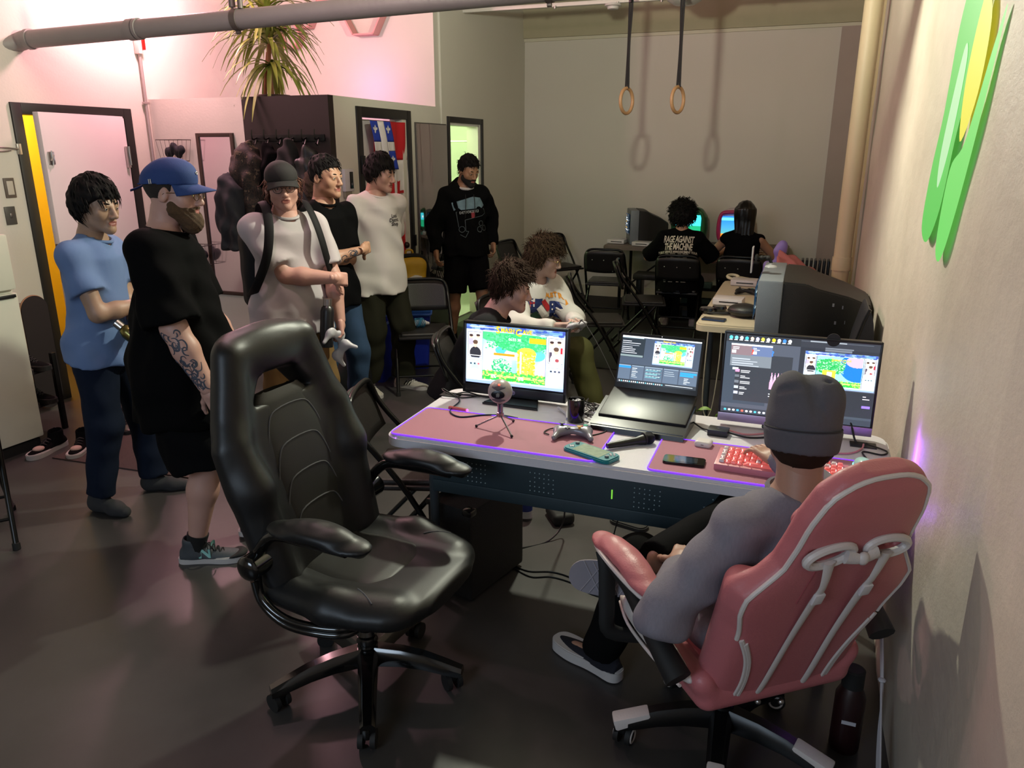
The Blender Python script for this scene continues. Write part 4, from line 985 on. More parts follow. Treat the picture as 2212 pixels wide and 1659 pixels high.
def portrait(a, x0, y0, x1, y1, dark, seed):
    """small camera picture: wall, two onlookers, a seated player"""
    R4(a, x0, y0, x1, y1, 'e4dcdc'); w_, h_ = x1 - x0, y1 - y0
    for cx, top, c in ((.2, .12, 'b0a8e0' if dark else 'ececec'), (.72, .10, 'ece4e0')):
        E4(a, x0 + w_ * cx, y0 + h_ * (top + .08), w_ * .13, h_ * .08, 'e8b8a4'); E4(a, x0 + w_ * cx, y0 + h_ * (top + .02), w_ * .15, h_ * .05, '3a2a28'); R4(a, x0 + w_ * (cx - .16), y0 + h_ * (top + .16), x0 + w_ * min(.98, cx + .16), y0 + h_ * .55, c)
    if not dark: R4(a, x0 + w_ * .84, y0 + h_ * .35, x0 + w_ * .99, y0 + h_ * .6, 'd82838'); R4(a, x0 + w_ * .05, y0 + h_ * .55, x0 + w_ * .25, y0 + h_ * .95, '50485a')
    E4(a, x0 + w_ * .52, y0 + h_ * .86, w_ * .42, h_ * .26, '2c2c34' if dark else 'f4f2f0'); R4(a, x0, y0 + h_ * .98, x1, y0 + h_ * 1.0, '888')if 0 else None
    E4(a, x0 + w_ * .52, y0 + h_ * .50, w_ * .16, h_ * .13, 'f0c0a8'); E4(a, x0 + w_ * .52, y0 + h_ * .41, w_ * .19, h_ * .09, '5a4438')
    if not dark: E4(a, x0 + w_ * .6, y0 + h_ * .86, w_ * .14, h_ * .07, 'a04850')
    R4(a, x0, y1 - .012, x1, y1, 'f0f4f8')
def overlay(w=300, h_=170, far=False):
    a = np.zeros((h_, w, 3)); Y, X = np.mgrid[0:h_, 0:w]; a[:] = np.stack([.78 + .1 * np.sin(X / 17) * np.cos(Y / 13), .88 + .06 * np.cos(X / 23 + Y / 11), .97 + 0 * X], -1)
    R4(a, 0, 0, 1, .085, '5878c0'); rg = random.Random(2)
    for _ in range(60): E4(a, rg.random(), rg.random() * .085, .03, .02, rg.choice(('3c58a8', '88a8e0', '6888a0', '4050a0')))
    R4(a, .04, .03, .33, .042, 'e8f0ff'); R4(a, .84, .03, .97, .07, '6898f0')
    g = game(int(w * .64), int(h_ * .82), far); x0, y0 = int(w * .175), int(h_ * .11); a[y0:y0 + g.shape[0], x0:x0 + g.shape[1]] = g
    for x in (.02, .84):
        R4(a, x - .002, .125, x + .142, .545, '303850'); portrait(a, x, .13, x + .14, .54, x < .5, 1)
        R4(a, x, .57, x + .14, .62, '8090b0'); R4(a, x + .003, .575, x + .137, .615, 'f4f8fc')
        for i in range(3): R4(a, x + .02 + i * .04, .66, x + .04 + i * .04, .69, '404858' if i < 2 or x > .5 else 'd05060')
        E4(a, x + .07, .83, .045, .08, 'f4fbff')
    R4(a, .172, .105, .176, .935, '304060'); R4(a, .816, .105, .820, .935, '304060'); R4(a, .0, .955, 1, 1, '90a8e0'); return a
def desktop_rows(a, x0, y0, x1, y1, n, c, seed, hgt=.010):
    rg = random.Random(seed)
    for i in range(n):
        y = y0 + (y1 - y0) * (i + .5) / n; R4(a, x0, y, x0 + (x1 - x0) * rg.uniform(.35, 1), y + hgt, c)
def obs(w=260, h_=150):
    a = np.zeros((h_, w, 3)); a[:] = hx('3c4656'); R4(a, 0, 0, 1, .028, 'f0f4f6'); R4(a, 0, .028, .28, .05, 'a8bcc8'); R4(a, 0, .05, .30, .45, '202830'); R4(a, 0, .40, .29, .44, '78888a')
    desktop_rows(a, .01, .09, .27, .38, 7, 'c8ccd8', 1, .012)
    g = overlay(130, 74); x0, y0 = int(.42 * w), int(.07 * h_); a[y0:y0 + 74, x0:x0 + 130][:, :min(130, w - x0)] = g[:, :min(130, w - x0)]
    R4(a, 0, .60, 1, .62, '2a323c')
    for i, (x, x1) in enumerate(((0, .16), (.17, .33), (.34, .57), (.58, .77), (.78, 1))):
        R4(a, x, .62, x1 - .006, .92, '505e70'); R4(a, x, .62, x1 - .006, .645, '7c8c9c')
    R4(a, 0, .645, .16, .69, '2080d8'); R4(a, .785, .66, .99, .70, '2090e0'); R4(a, .785, .71, .95, .75, '2090e0')
    desktop_rows(a, .18, .66, .30, .88, 6, 'd8e4ea', 4); desktop_rows(a, .59, .66, .74, .78, 3, 'b8c4cc', 5); desktop_rows(a, .84, .77, .94, .90, 4, 'c8d4dc', 7)
    for y in (.67, .74, .81):
        R4(a, .35, y, .55, y + .03, '285868')
        for k in range(14): R4(a, .355 + k * .014, y, .360 + k * .014, y + .018, 'd8f0f0')
        R4(a, .35, y + .03, .50, y + .04, '90d8e8')
    R4(a, 0, .93, 1, 1, '1c2026')
    for k in range(22): E4(a, .03 + k * .026, .965, .008, .014, ('f0f4f4', '70c8e8', 'f0e0d8', 'e8f0f4')[k % 4])
    R4(a, .62, .955, .96, .967, 'b8c0c8'); return a
def browser(w=340, h_=200):
    a = np.zeros((h_, w, 3)); a[:] = hx('4a505c'); R4(a, 0, 0, .5, .10, '2c3036')
    for k in range(12): E4(a, .03 + k * .036, .045, .012, .022, ('58d0e0', '70c0d8', 'd8e8f0', '48b8e8', 'f0c8b0', 'c0c0f0', 'f0d850', 'f0f0f0', 'f0c830', 'e0e0e0', '4080e0', 'f0f0f4')[k]); R4(a, .018 + k * .036, .073, .042 + k * .036, .08, 'd0d4d8')
    R4(a, 0, .10, .30, .88, '3a4450'); R4(a, .08, .24, .46, .84, '33373e'); R4(a, .04, .12, .32, .145, 'f2f4f4'); R4(a, .04, .145, .32, .40, '707880'); R4(a, .04, .145, .18, .26, '7c6a70'); R4(a, .18, .145, .32, .26, '5c6c90')
    for k in range(2): R4(a, .045 + .14 * k, .20, .075 + .14 * k, .24, 'c8ccd0'); desktop_rows(a, .05 + .14 * k, .15, .10 + .14 * k, .19, 2, 'd0d4dc', k)
    desktop_rows(a, .05, .29, .30, .40, 4, 'a8b0b8', 3, .012)
    R4(a, .06, .42, .10, .45, 'c0c4c8')
    for k in range(5): R4(a, .08, .44 + k * .07, .11, .475 + k * .07, ('d890b8', '606870', '686f78', 'b0b8c0', 'b8bcd8')[k]); desktop_rows(a, .12, .44 + k * .07, .19, .485 + k * .07, 2, 'c8ccd0', k)
    for k in range(9): # sawtooth graph
        for q in range(12): x = .32 + k * .0215 + q * .0018; hh = (1 - abs(q - 5.5) / 6) * .14; R4(a, x, .58 - hh, x + .0025, .60, 'e8a8d0')
    R4(a, .32, .57, .52, .66, 'e0a0c8'); desktop_rows(a, .32, .70, .36, .76, 2, 'd0d4d8', 2)
    R4(a, .50, 0, 1, .10, '30343c'); R4(a, .50, .02, .96, .03, '484e58'); desktop_rows(a, .56, .01, .80, .03, 1, '9098a0', 2); R4(a, .66, .085, .84, .12, '707680'); R4(a, .50, .1, 1, .14, '2a2e36'); R4(a, .50, .14, .535, .93, '2c3038'); R4(a, .66, .105, .83, .13, '686e78')
    g = overlay(156, 88, True); x0, y0 = int(.537 * w), int(.14 * h_); a[y0:y0 + 88, x0:x0 + 156][:, :w - x0] = g[:, :min(156, w - x0)]
    R4(a, .535, .59, 1, .93, '2c3036'); desktop_rows(a, .93, .62, .98, .68, 2, 'd0c8d0', 1); R4(a, .93, .75, .985, .78, '8a70e8'); desktop_rows(a, .72, .66, .82, .70, 1, 'b0b4b8', 1); R4(a, .5, .90, 1, .93, '404852')
    R4(a, 0, .93, 1, 1, '353b44')
    for k in range(14): E4(a, .03 + k * .030, .965, .009, .014, ('50b8e0', 'e8ecf0', 'e0e4e8', '48a8e8', 'e86858', 'f0f0f0', 'e8e8e8')[k % 7])
    return a
LOGO_Y, LOGO_R = emat('logo_yellow', 'ffe020', 1.1), emat('logo_rim', 'b03010', .8)
def logo(parent, w, cx, cz, y=-.0015):
    """two-size bubble lettering"""
    for s_, sz, dx, dz in (('S', 1.45, -.56, .0), ('MASH', .82, -.235, .01), ('C', 1.45, .13, -.035), ('AVE', .82, .42, -.0)):
        for m, bo, yy in ((LOGO_R, .055, y), (LOGO_Y, .022, y - .0008)):
            me = text_mesh(s_, w * .215 * sz, bold=bo * w * .16); me.materials.clear(); me.materials.append(m)
            o = link(bpy.data.objects.new('logo_lettering', me), parent); o.location = (cx + dx * w, yy, cz + dz * w); o.rotation_euler = (R(90), 0, 0)
W_EM = emat('white_digits', 'f4f4f4', 1.0)
# monitor with the game (black, wedge stand)
t = thing('monitor', 'black monitor showing the game feed on the left of the desk', 'monitor', (-1.10, 2.97, .741), R(-1))
M_mon = mat('monitor_black', '101012', .35, var=.05)
MT = Matrix.Translation((0, 0, .178)) @ Matrix.Scale(.94, 4) @ Matrix.Rotation(R(-4), 4, 'X')
mo = sub('display_unit', t); mo.matrix_local = MT
b = B(); b.box((0, .018, -.005), (.505, .032, .335), .006); b.box((0, .045, -.01), (.40, .04, .24), .015); b.obj('housing', M_mon, mo)
b = B()
for x in (-.246, .246): b.box((x, -.001, -.005), (.014, .012, .335), .002)
b.box((0, -.001, .156), (.505, .012, .014), .002); b.box((0, -.001, -.1525), (.505, .012, .042), .002); b.obj('bezel', M_mon, mo)
so = screen('screen', overlay(), .478, .272, mo, Matrix.Translation((0, -.0005, .012)), 1.05); logo(mo, .145, .0, .130, -.003)
o = text_obj('clock_digits', '06:55 38', .017, W_EM, mo, (.0, -.002, .092), (R(90), 0, 0), bold=.0004)
for x in (-.10, .035): text_obj('percent_digits', '0%', .022, W_EM, mo, (x, -.002, -.086), (R(90), 0, 0), bold=.0008)
b = B(); b.cyl((0, -.0072, -.1525), (0, -.0080, -.1525), .0105, seg=24); b.obj('logo_disc', mat('logo_silver', '8a8890', .3, .7), mo)
text_obj('logo_letters', 'hp', .016, M_mon, mo, (0, -.0084, -.1515), (R(90), 0, 0), sx=1)
b = B(); b.prism([(-.07, 0), (.07, 0), (.125, -.165), (-.125, -.165)], .012, Matrix.Translation((.02, .06, 0)), bev=.004); b.box((.0, .06, .10), (.09, .03, .20), .008); b.obj('stand', M_mon, t)
# laptop with the recording software, on a dark raised box
t = thing('laptop', 'black laptop showing the recording software beside the middle monitor', 'laptop', (-.505, 2.935, .741), R(-3))
M_lap = mat('laptop_black', '0f1013', .4)
b = B(); b.box((0, -.035, .062), (.345, .225, .018), .006, rot=(R(13), 0, 0)); b.obj('base', M_lap, t)
lo_ = sub('lid', t); lo_.matrix_local = Matrix.Translation((0, .105, .196)) @ Matrix.Scale(.98, 4) @ Matrix.Rotation(R(-21), 4, 'X')
b = B(); b.box((0, .008, 0), (.350, .010, .250), .004); b.obj('lid_shell', M_lap, lo_)
screen('screen', obs(), .332, .200, lo_, Matrix.Translation((0, .0022, .012)), .9); logo(lo_, .042, .035, .098, .001)
b = B(); b.ball((0, .003, .119), .0018, 6); b.obj('webcam', W_EM, lo_)
b = B(); b.box((0, .002, -.118), (.20, .004, .006)); b.obj('hinge_bar', mat('hinge_grey', '7d7768', .4, .5), lo_)
t = thing('laptop_stand', 'dark glossy angled stand under the laptop', 'stand', (-.515, 2.83, .741), R(-3))
b = B(); b.prism([(-.12, 0), (.12, 0), (.12, .070), (-.115, .020)], .37, Matrix.Translation((-.185, 0, 0)) @ Matrix.Rotation(R(90), 4, 'Z') @ Matrix.Rotation(R(90), 4, 'X')); o = b.obj('wedge', mat('glossy_dark_stand', '1c1a1e', .22, .2), t, smooth=False)
b = B(); b.box((-.0, -.105, .012), (.36, .006, .024), .002, rot=(R(-10), 0, 0)); b.obj('front_lip', mat('stand_lip', '2b2a30', .3, .3), t)
# big notch-light monitor on the right
t = thing('monitor', 'large silver-chinned monitor with a browser behind the beanie', 'monitor', (.035, 3.0, .741), R(0))
mo = sub('display_unit', t); mo.matrix_local = Matrix.Translation((0, -.03, .198)) @ Matrix.Scale(.915, 4) @ Matrix.Rotation(R(-4), 4, 'X')
b = B(); b.box((0, .02, 0), (.605, .03, .385), .006); b.obj('housing', M_mon, mo)
b = B()
for x in (-.299, .299): b.box((x, 0, .012), (.008, .012, .36), .002)
b.box((0, 0, .187), (.605, .012, .010), .002); b.cyl((.12, -.001, .187), (.12, .006, .187), .026, seg=24); b.obj('bezel', M_mon, mo)
b = B(); b.box((0, -.001, -.176), (.605, .013, .036), .002); b.obj('silver_chin', mat('lilac_silver', 'a898b4', .35, .5), mo)
screen('screen', browser(), .588, .338, mo, Matrix.Translation((0, -.0005, .014)), .9)
logo(mo, .062, .160, .106, -.002)
for x, c in ((-.185, 'ff4a30'), (-.105, '4090ff')): text_obj('question_mark', '?', .030, emat('q' + c, c, .9), mo, (x, -.002, .110), (R(90), 0, 0), bold=.001)
b = B(); b.cyl((0, .06, 0), (0, .06, .2), .022); b.box((0, .05, .006), (.22, .16, .012), .005); b.obj('stand', M_mon, t)

# ------------------------------------------------ the two big office chairs
M_lea = mat('black_leather', '121213', .45, bump=.05, bscale=420, var=.1, spec=.4)
M_lea2 = mat('charcoal_leather', '1f1e1c', .48, bump=.05, bscale=420, var=.1, spec=.4)
M_gloss = mat('gloss_black_plastic', '080808', .16, coat=.4)
M_stitch = mat('stitching_grey', '4c4c50', .8)
M_pink = mat('pink_leather', 'b2666a', .45, bump=.1, bscale=180, var=.04)
M_wleather = mat('white_leather', 'c8c0bc', .45, bump=.1, bscale=150, var=.03)
def star_base(t, a0, m, tipm=None, rw=.295, wheel=None):
    b = B(); b.cyl((0, 0, .085), (0, 0, .16), .045, .034, 20); b.obj('hub', m, t)
    b = B(); b.lathe([(.030, .15), (.036, .17), (.030, .185), (.036, .20), (.030, .215), (.036, .23), (.028, .245), (.028, .40)] if not tipm else [(.032, .15), (.032, .30), (.024, .30), (.024, .40)], seg=18); b.obj('gas_column', M_gloss, t)
    for i in range(5):
        a = R(a0 + 72 * i); d = Vector((math.cos(a), math.sin(a), 0)); sd = Vector((-d.y, d.x, 0)); s = sub('star_leg', t)
        b = B(); st = [(.02, .120, .034, .032), (.12, .122, .031, .027), (.20, .112, .028, .024), (.27, .094, .026, .020), (rw + .03, .080, .023, .015)]; rings = []
        for q, z, w_, h_ in st:
            c = d * q + Vector((0, 0, z)); rings.append([b.bm.verts.new(c + sd * w_ * x + Vector((0, 0, h_ * y))) for x, y in ((-1, -1), (-1, .3), (-.55, 1), (.55, 1), (1, .3), (1, -1))])
        for p, q in zip(rings, rings[1:]):
            for j in range(6): b.bm.faces.new((p[j], p[(j + 1) % 6], q[(j + 1) % 6], q[j]))
        b.bm.faces.new(rings[0]); b.bm.faces.new(rings[-1]); b.obj('leg_bar', m, s)
        if tipm:
            b = B(); c = d * (rw - .025) + Vector((0, 0, .098)); b.box(c, (.115, .05, .040), .008, rot=Matrix((d, sd, Vector((0, 0, 1)))).transposed() @ Matrix.Rotation(R(14), 3, 'Y')); b.obj('tip_cover', tipm, s)
        ca = a + R(40 + 55 * i); e = Vector((math.cos(ca), math.sin(ca), 0)); c = d * rw + Vector((0, 0, .031)) - Vector((e.y, -e.x, 0)) * .012
        b = B(); b.cyl(c + Vector((0, 0, .0)), c + Vector((0, 0, .062)), .009); b.box(c + Vector((0, 0, .030)), (.024, .05, .04), .010, rot=Matrix((e, Vector((-e.y, e.x, 0)), Vector((0, 0, 1)))).transposed()); b.obj('caster_fork', m, s)
        for q in (-1, 1):
            b = B(); b.cyl(c + e * q * .011, c + e * q * .027, .0305, seg=20); b.obj('caster_wheel', M_rub, s)
            if wheel: b = B(); b.tube([c + e * q * .0275 + Vector((-e.y, e.x, 0)) * .020 * math.cos(k) + Vector((0, 0, .020 * math.sin(k))) for k in [6.2832 * j / 16 for j in range(16)]], .0035, 6, closed=True); b.obj('wheel_ring', wheel, s)
def surf_lines(o, lines, r, m, name, parent, dirv, d=.4, smooth=4, flat=None):
    """tubes laid on the surface of o: points are cast along -dirv"""
    Tb = BVHTree.FromPolygons([v.co for v in o.data.vertices], [tuple(p.vertices) for p in o.data.polygons]); dv = Vector(dirv).normalized()
    for ln in lines:
        pts = spline([Vector(p) for p in ln], smooth); out = []
        for p in pts:
            h_ = Tb.ray_cast(p + dv * d, -dv)
            if h_[0] is not None and h_[1].dot(dv) > .25 and (not out or (h_[0] - out[-1]).length < .06): out.append(h_[0] + dv * (max(r) if isinstance(r, list) else r) * .3)
        if len(out) > 2: b = B(); b.tube(out, r, 6, flat=flat); q = b.obj(name, m, parent); q.matrix_local = o.matrix_basis.copy() if parent == o.parent else Matrix.Identity(4)
def arm_pad(t, q, m, x=.335, y0=-.17, y1=.20, z=.70, w_=.036):
    S = Sdf((-.1, -.4, -.1), (.1, .4, .15), .006); pts = [(0, y0, -.0), (0, y0 + .10, .022), (0, (y0 + y1) / 2, .028), (0, y1 - .08, .020), (0, y1, -.008)]
    for p, n_ in zip(pts, pts[1:]): S.ell(((p[0] + n_[0]) / 2, (p[1] + n_[1]) / 2, (p[2] + n_[2]) / 2), (w_ * 1.15, .075, .017), .03); S.cap(p, n_, .013, .013, .03)
    o = sdf_obj(S, 'arm_pad', m, t, 2); o.location = (q * x, 0, z); return o
# -- black chair
t = thing('gaming_chair', 'black leather gaming chair with a slotted headrest standing empty in front', 'chair', (-1.26, 1.95, 0), R(-94))
t.scale = (1.02, 1.02, 1.0)
star_base(t, 12 + 94, M_gloss)
S = Sdf((-.33, -.34, .36), (.33, .36, .60), .007)
S.loft([(-.21, .22, .035), (-.1, .255, .042), (.05, .280, .046), (.17, .283, .046), (.25, .255, .043), (.31, .19, .036), (.335, .13, .026)], (0, 0, .455), Matrix(((1, 0, 0), (0, 0, 1), (0, 1, 0))), .03, p=2.8)
for q in (-1, 1): S.cap((q * .225, -.18, .468), (q * .245, .06, .475), .036, .036, .05).cap((q * .245, .06, .475), (q * .19, .24, .462), .036, .030, .06)
S.ell((0, .02, .548), (.17, .21, .050), .05, 's')
seat = sdf_obj(S, 'seat', M_lea, t, 2)
S = Sdf((-.2, -.2, .42), (.2, .25, .55), .007); S.loft([(-.20, .140, .030), (.0, .165, .034), (.12, .160, .034), (.17, .12, .026)], (0, 0, .468), Matrix(((1, 0, 0), (0, 0, 1), (0, 1, 0))), .03, p=3.5)
sdf_obj(S, 'seat_pad', M_lea2, t, 2)
surf_lines(seat, [[(-.175, -.2, .5), (-.19, .05, .5), (-.15, .19, .5), (0, .205, .5), (.15, .19, .5), (.19, .05, .5), (.175, -.2, .5)], [(-.19, .12, .5), (-.235, .2, .5)], [(.19, .12, .5), (.235, .2, .5)]], .0022, M_stitch, 'seam', t, (0, 0, 1))
bk = Matrix.Translation((0, -.165, .49)) @ Matrix.Rotation(R(15), 4, 'X')
S = Sdf((-.34, -.13, -.08), (.34, .17, .86), .007)
S.loft([(-.06, .22, .045), (.05, .25, .048), (.20, .265, .048), (.34, .287, .046), (.44, .285, .046), (.54, .236, .046), (.64, .192, .050), (.71, .165, .048), (.755, .148, .036), (.77, .12, .02)], (0, 0, 0), None, .03, p=4)
for q in (-1, 1): S.cap((q * .215, .04, .0), (q * .235, .052, .30), .038, .040, .06).cap((q * .235, .052, .30), (q * .242, .042, .44), .040, .032, .06).cap((q * .215, .025, .50), (q * .165, .04, .70), .030, .034, .06)
S.ell((0, .035, .70), (.14, .045, .07), .05)
S.loft([(.535, .130, .3), (.55, .125, .3), (.615, .080, .3), (.622, .06, .3)], (0, 0, 0), None, .02, 's', p=5)
S.ell((0, .10, .26), (.13, .055, .26), .04, 's')
back = sdf_obj(S, 'backrest', M_lea, t, 2); back.matrix_local = bk
S = Sdf((-.2, -.05, -.02), (.2, .12, .55), .007); S.loft([(.0, .12, .035), (.06, .140, .040), (.3, .150, .042), (.44, .150, .040), (.53, .125, .036), (.575, .09, .024), (.585, .06, .012)], (0, .012, 0), None, .03, p=3)
pad = sdf_obj(S, 'back_pad', M_lea2, t, 2); pad.matrix_local = bk
surf_lines(pad, [[(-.140, 0, z - .15), (-.105, 0, z - .04), (-.06, 0, z), (.06, 0, z), (.105, 0, z - .04), (.140, 0, z - .15)] for z in (.17, .28, .39, .50)], .0026, M_stitch, 'seam', t, (0, 1, 0))
surf_lines(back, [[(q * .165, 0, .0), (q * .185, 0, .25), (q * .19, 0, .44), (q * .175, 0, .54), (q * .14, 0, .68), (q * .10, 0, .74)] for q in (-1, 1)] + [[(q * .225, 0, .02), (q * .245, 0, .3), (q * .25, 0, .44), (q * .21, 0, .56), (q * .175, 0, .70)] for q in (-1, 1)], .0022, M_stitch, 'seam', t, (0, 1, 0))
for q in (-1, 1):
    arm_pad(t, q, M_lea, x=.295, z=.715, y0=-.07, y1=.215, w_=.044)
    b = B(); b.tube([(q * .295, .17, .70), (q * .295, .04, .70), (q * .29, -.09, .69), (q * .28, -.165, .61)], .018, 12, smooth=5); b.obj('arm_bracket', M_gloss, t)
    b = B(); b.cyl((q * .255, -.165, .58), (q * .325, -.165, .58), .040, seg=24); b.ball((q * .325, -.165, .58), .040, 16, (.5, 1, 1)); b.obj('pivot_knob', M_gloss, t)
    for k in (0, 1): b = B(); b.tube([(q * (.295 + .012 * k), -.165, .55 - .02 * k), (q * .30, -.15, .47 - .02 * k), (q * .30, -.07, .42 - .02 * k), (q * .285, .04, .41 - .02 * k), (q * .25, .12, .41 - .02 * k), (q * .16, .14, .41 - .015 * k)], .013, 10, smooth=5); b.obj('arm_rail', M_gloss, t)
b = B(); b.box((0, -.02, .405), (.30, .32, .03), .008); b.obj('seat_plate', M_blackmet, t)
b = B(); b.tube([(-.12, .05, .40), (-.26, .10, .37), (-.30, .12, .35)], .006, 8); b.ball((-.30, .12, .35), .014, 8); b.obj('lever', M_gloss, t)
# -- pink chair
PC = thing('gaming_chair', 'pink gaming chair with a white bow on its back under the grey-beanie person', 'chair', (-.085, 2.07, 0), R(38))
t = PC
star_base(t, 56 - 38, M_blackmet, M_wleather, .30, M_wleather)
S = Sdf((-.33, -.34, .32), (.33, .36, .56), .007)
S.rbox((0, 0, .405), (.24, .25, .050), .04, .02)
for q in (-1, 1): S.cap((q * .225, -.22, .455), (q * .225, .20, .455), .034, .034, .03)
seat = sdf_obj(S, 'seat', M_pink, t, 2)
for q in (-1, 1):
    S = Sdf((-.1, -.3, -.1), (.1, .3, .1), .006); S.ell((0, 0, 0), (.030, .215, .036), .02); o = sdf_obj(S, 'side_panel', M_wleather, t, 1); o.location = (q * .258, -.01, .458)
    b = B(); b.tube([(q * .278, -.20, .435), (q * .286, -.05, .428), (q * .284, .10, .430), (q * .262, .20, .440)], .005, 8, smooth=4); b.obj('piping', M_wleather, t)
bk = Matrix.Translation((0, -.225, .465)) @ Matrix.Rotation(R(21), 4, 'X') @ Matrix.Scale(.92, 4)
PST = [(-.10, .19), (.0, .215), (.12, .222), (.25, .236), (.33, .262), (.39, .262), (.44, .225), (.49, .188), (.56, .176), (.64, .170), (.72, .150), (.765, .110), (.785, .06)]
S = Sdf((-.34, -.12, -.14), (.34, .16, .86), .007)
S.loft([(z, w_, .046 if z < .7 else .046 * (1 - (z - .7) * 5)) for z, w_ in PST], (0, 0, 0), None, .03, p=4)
for q in (-1, 1): S.cap((q * .19, .04, .0), (q * .215, .055, .36), .038, .038, .05)
S.ell((0, .10, .25), (.12, .05, .24), .04, 's')
for q in (-1, 1): S.loft([(-.020, .050, .3), (.020, .050, .3)], (q * .085, 0, .545), Matrix.Rotation(R(q * 8), 3, 'Y'), .01, 's', p=2.6)
back = sdf_obj(S, 'backrest', M_pink, t, 2); back.matrix_local = bk
def onback(p): return bk @ Vector(p)
Tb = BVHTree.FromPolygons([v.co for v in back.data.vertices], [tuple(p.vertices) for p in back.data.polygons]); edge = []
for k in range(61):
    if k < 20: o_, d_ = Vector((-.6, -.028, .22 + k * .021)), Vector((1, 0, 0))
    elif k > 40: o_, d_ = Vector((.6, -.028, .22 + (60 - k) * .021)), Vector((-1, 0, 0))
    else: a_ = math.pi * (1 - (k - 20) / 20 * 1.0); d_ = Vector((-math.cos(a_), 0, -math.sin(a_) * 1.1)).normalized(); o_ = Vector((0, -.028, .62)) - d_ * .6
    h_ = Tb.ray_cast(o_, d_)
    if h_[0] is not None: edge.append(h_[0])
b = B(); b.tube([onback(p) for p in edge], .0062, 8); b.obj('piping', M_wleather, t)
for q in (-1, 1):
    b = B(); b.tube([onback((q * .085 + .064 * math.cos(a) * math.cos(R(q * 8)) , -.050, .545 + .031 * math.sin(a) - q * math.sin(R(8)) * .055 * math.cos(a))) for a in [6.2832 * k / 28 for k in range(28)]], .0105, 8, closed=True); b.obj('slot_rim', M_wleather, t)
    b = B(); b.tube([onback((q * (.085), -.058, .530)), onback((q * .075, -.066, .45)), onback((q * .072, -.060, .38)), onback((q * .072, -.052, .2)), onback((q * .075, -.050, .0)), onback((q * .077, -.045, -.08))], [.016, .011, .013, .011, .011, .010], 8, flat=(.4, (0, 1, 0)), smooth=5); b.obj('strap', M_wleather, t)
    b = B(); b.box(onback((q * .073, -.068, .40)), (.028, .010, .035), .003, rot=(R(21), 0, 0)); b.obj('strap_slider', mat('clear_white_plastic', 'cfcaca', .25), t)
    ln = [(q * .215, -.06, .22), (q * .175, -.06, .13), (q * .155, -.06, .03), (q * .155, -.06, -.07)]
    surf_lines(back, [ln, [(x * .93, y, z - .015) for x, y, z in ln]], .008, M_wleather, 'stripe', t, (0, -1, 0), flat=(.5, (0, 1, 0)))
b = B(); b.tube([onback((-.045, -.060, .545)), onback((0, -.070, .538)), onback((.045, -.060, .545))], [.018, .011, .018], 8, flat=(.5, (0, 1, 0)), smooth=4); b.ball(onback((0, -.070, .54)), .015, 10, (1, .7, 1.1)); b.obj('bow_knot', M_wleather, t)
surf_lines(back, [[(q * .10, -.06, .50), (q * .11, -.06, .3), (q * .112, -.06, .0)] for q in (-1, 1)], .0018, mat('pink_seam', '94484e', .7), 'seam', t, (0, -1, 0))
S = Sdf((-.15, -.05, -.08), (.15, .08, .08), .006); S.ell((0, 0, 0), (.125, .035, .055), .02); o = sdf_obj(S, 'neck_pillow', M_pink, t, 1); o.matrix_local = bk @ Matrix.Translation((0, .065, .56))
for q in (-1, 1):
    arm_pad(t, q, M_pink, x=.335, z=.672, y0=-.13, y1=.19, w_=.036)
    b = B(); b.tube([(q * .335 + .046 * math.cos(a), .03 + .175 * math.sin(a), .672 + .008 - .022 * math.sin(a) ** 2) for a in [6.2832 * k / 28 for k in range(28)]], .007, 8, closed=True); b.obj('piping', M_wleather, t)
    b = B(); b.tube([(q * .335, .17, .645), (q * .335, .15, .60), (q * .34, .13, .48), (q * .33, .12, .40), (q * .22, .10, .37)], [.030, .028, .026, .024, .020], 10, flat=(.7,), smooth=4); b.obj('arm_post', M_rub, t)
    b = B(); b.tube([(q * .335, .15, .64), (q * .335, .0, .62), (q * .33, -.15, .56), (q * .315, -.25, .50)], [.022, .022, .030, .036], 10, smooth=4); b.obj('arm_bracket', M_rub, t)
b = B(); b.box((0, -.02, .335), (.26, .30, .04), .01); b.obj('seat_plate', M_blackmet, t)
for x, y in ((-.03, -.20), (.03, -.22), (.08, -.17)): b = B(); b.ball((x, y, .325), .009, 10); b.obj('bolt', M_steel, t)

# ------------------------------------------------ far tables, televisions, consoles
M_ftab = mat('grey_brown_tabletop', '6f6258', .5, bump=.1, bscale=80, var=.06)
t = thing('table', 'long grey table against the far wall carrying the small televisions', 'table', (-1.12, 8.95, 0))
b = B(); b.prism(rrect(1.98, .78, .06), .045, Matrix.Translation((0, 0, .695)), bev=.008); b.obj('tabletop', M_ftab, t)
for x in (-.80, .80):
    for y in (-.28, .28): b = B(); b.cyl((x, y, 0), (x, y, .70), .018); b.obj('leg', M_blackmet, t)
    b = B(); b.cyl((x, -.28, .10), (x, .28, .10), .012); b.obj('cross_bar', M_blackmet, t)
b = B(); b.cyl((-.75, -.0, .25), (-.2, 0, .69), .010); b.obj('brace', M_blackmet, t)
M_ftab2 = mat('cream_plastic', 'bcb096', .45, bump=.12, bscale=300, var=.03)
t = thing('table', 'cream plastic table holding consoles beside the large television', 'table', (-.195, 5.68, 0))
b = B(); b.prism(rrect(.76, 1.76, .06), .048, Matrix.Translation((0, 0, .692)), bev=.010); b.obj('tabletop', M_ftab2, t)
for x in (-.30, .30):
    for y in (-.66, .66): b = B(); b.cyl((x, y, 0), (x, y, .70), .018); b.obj('leg', MC['desk_leg_grey'], t)
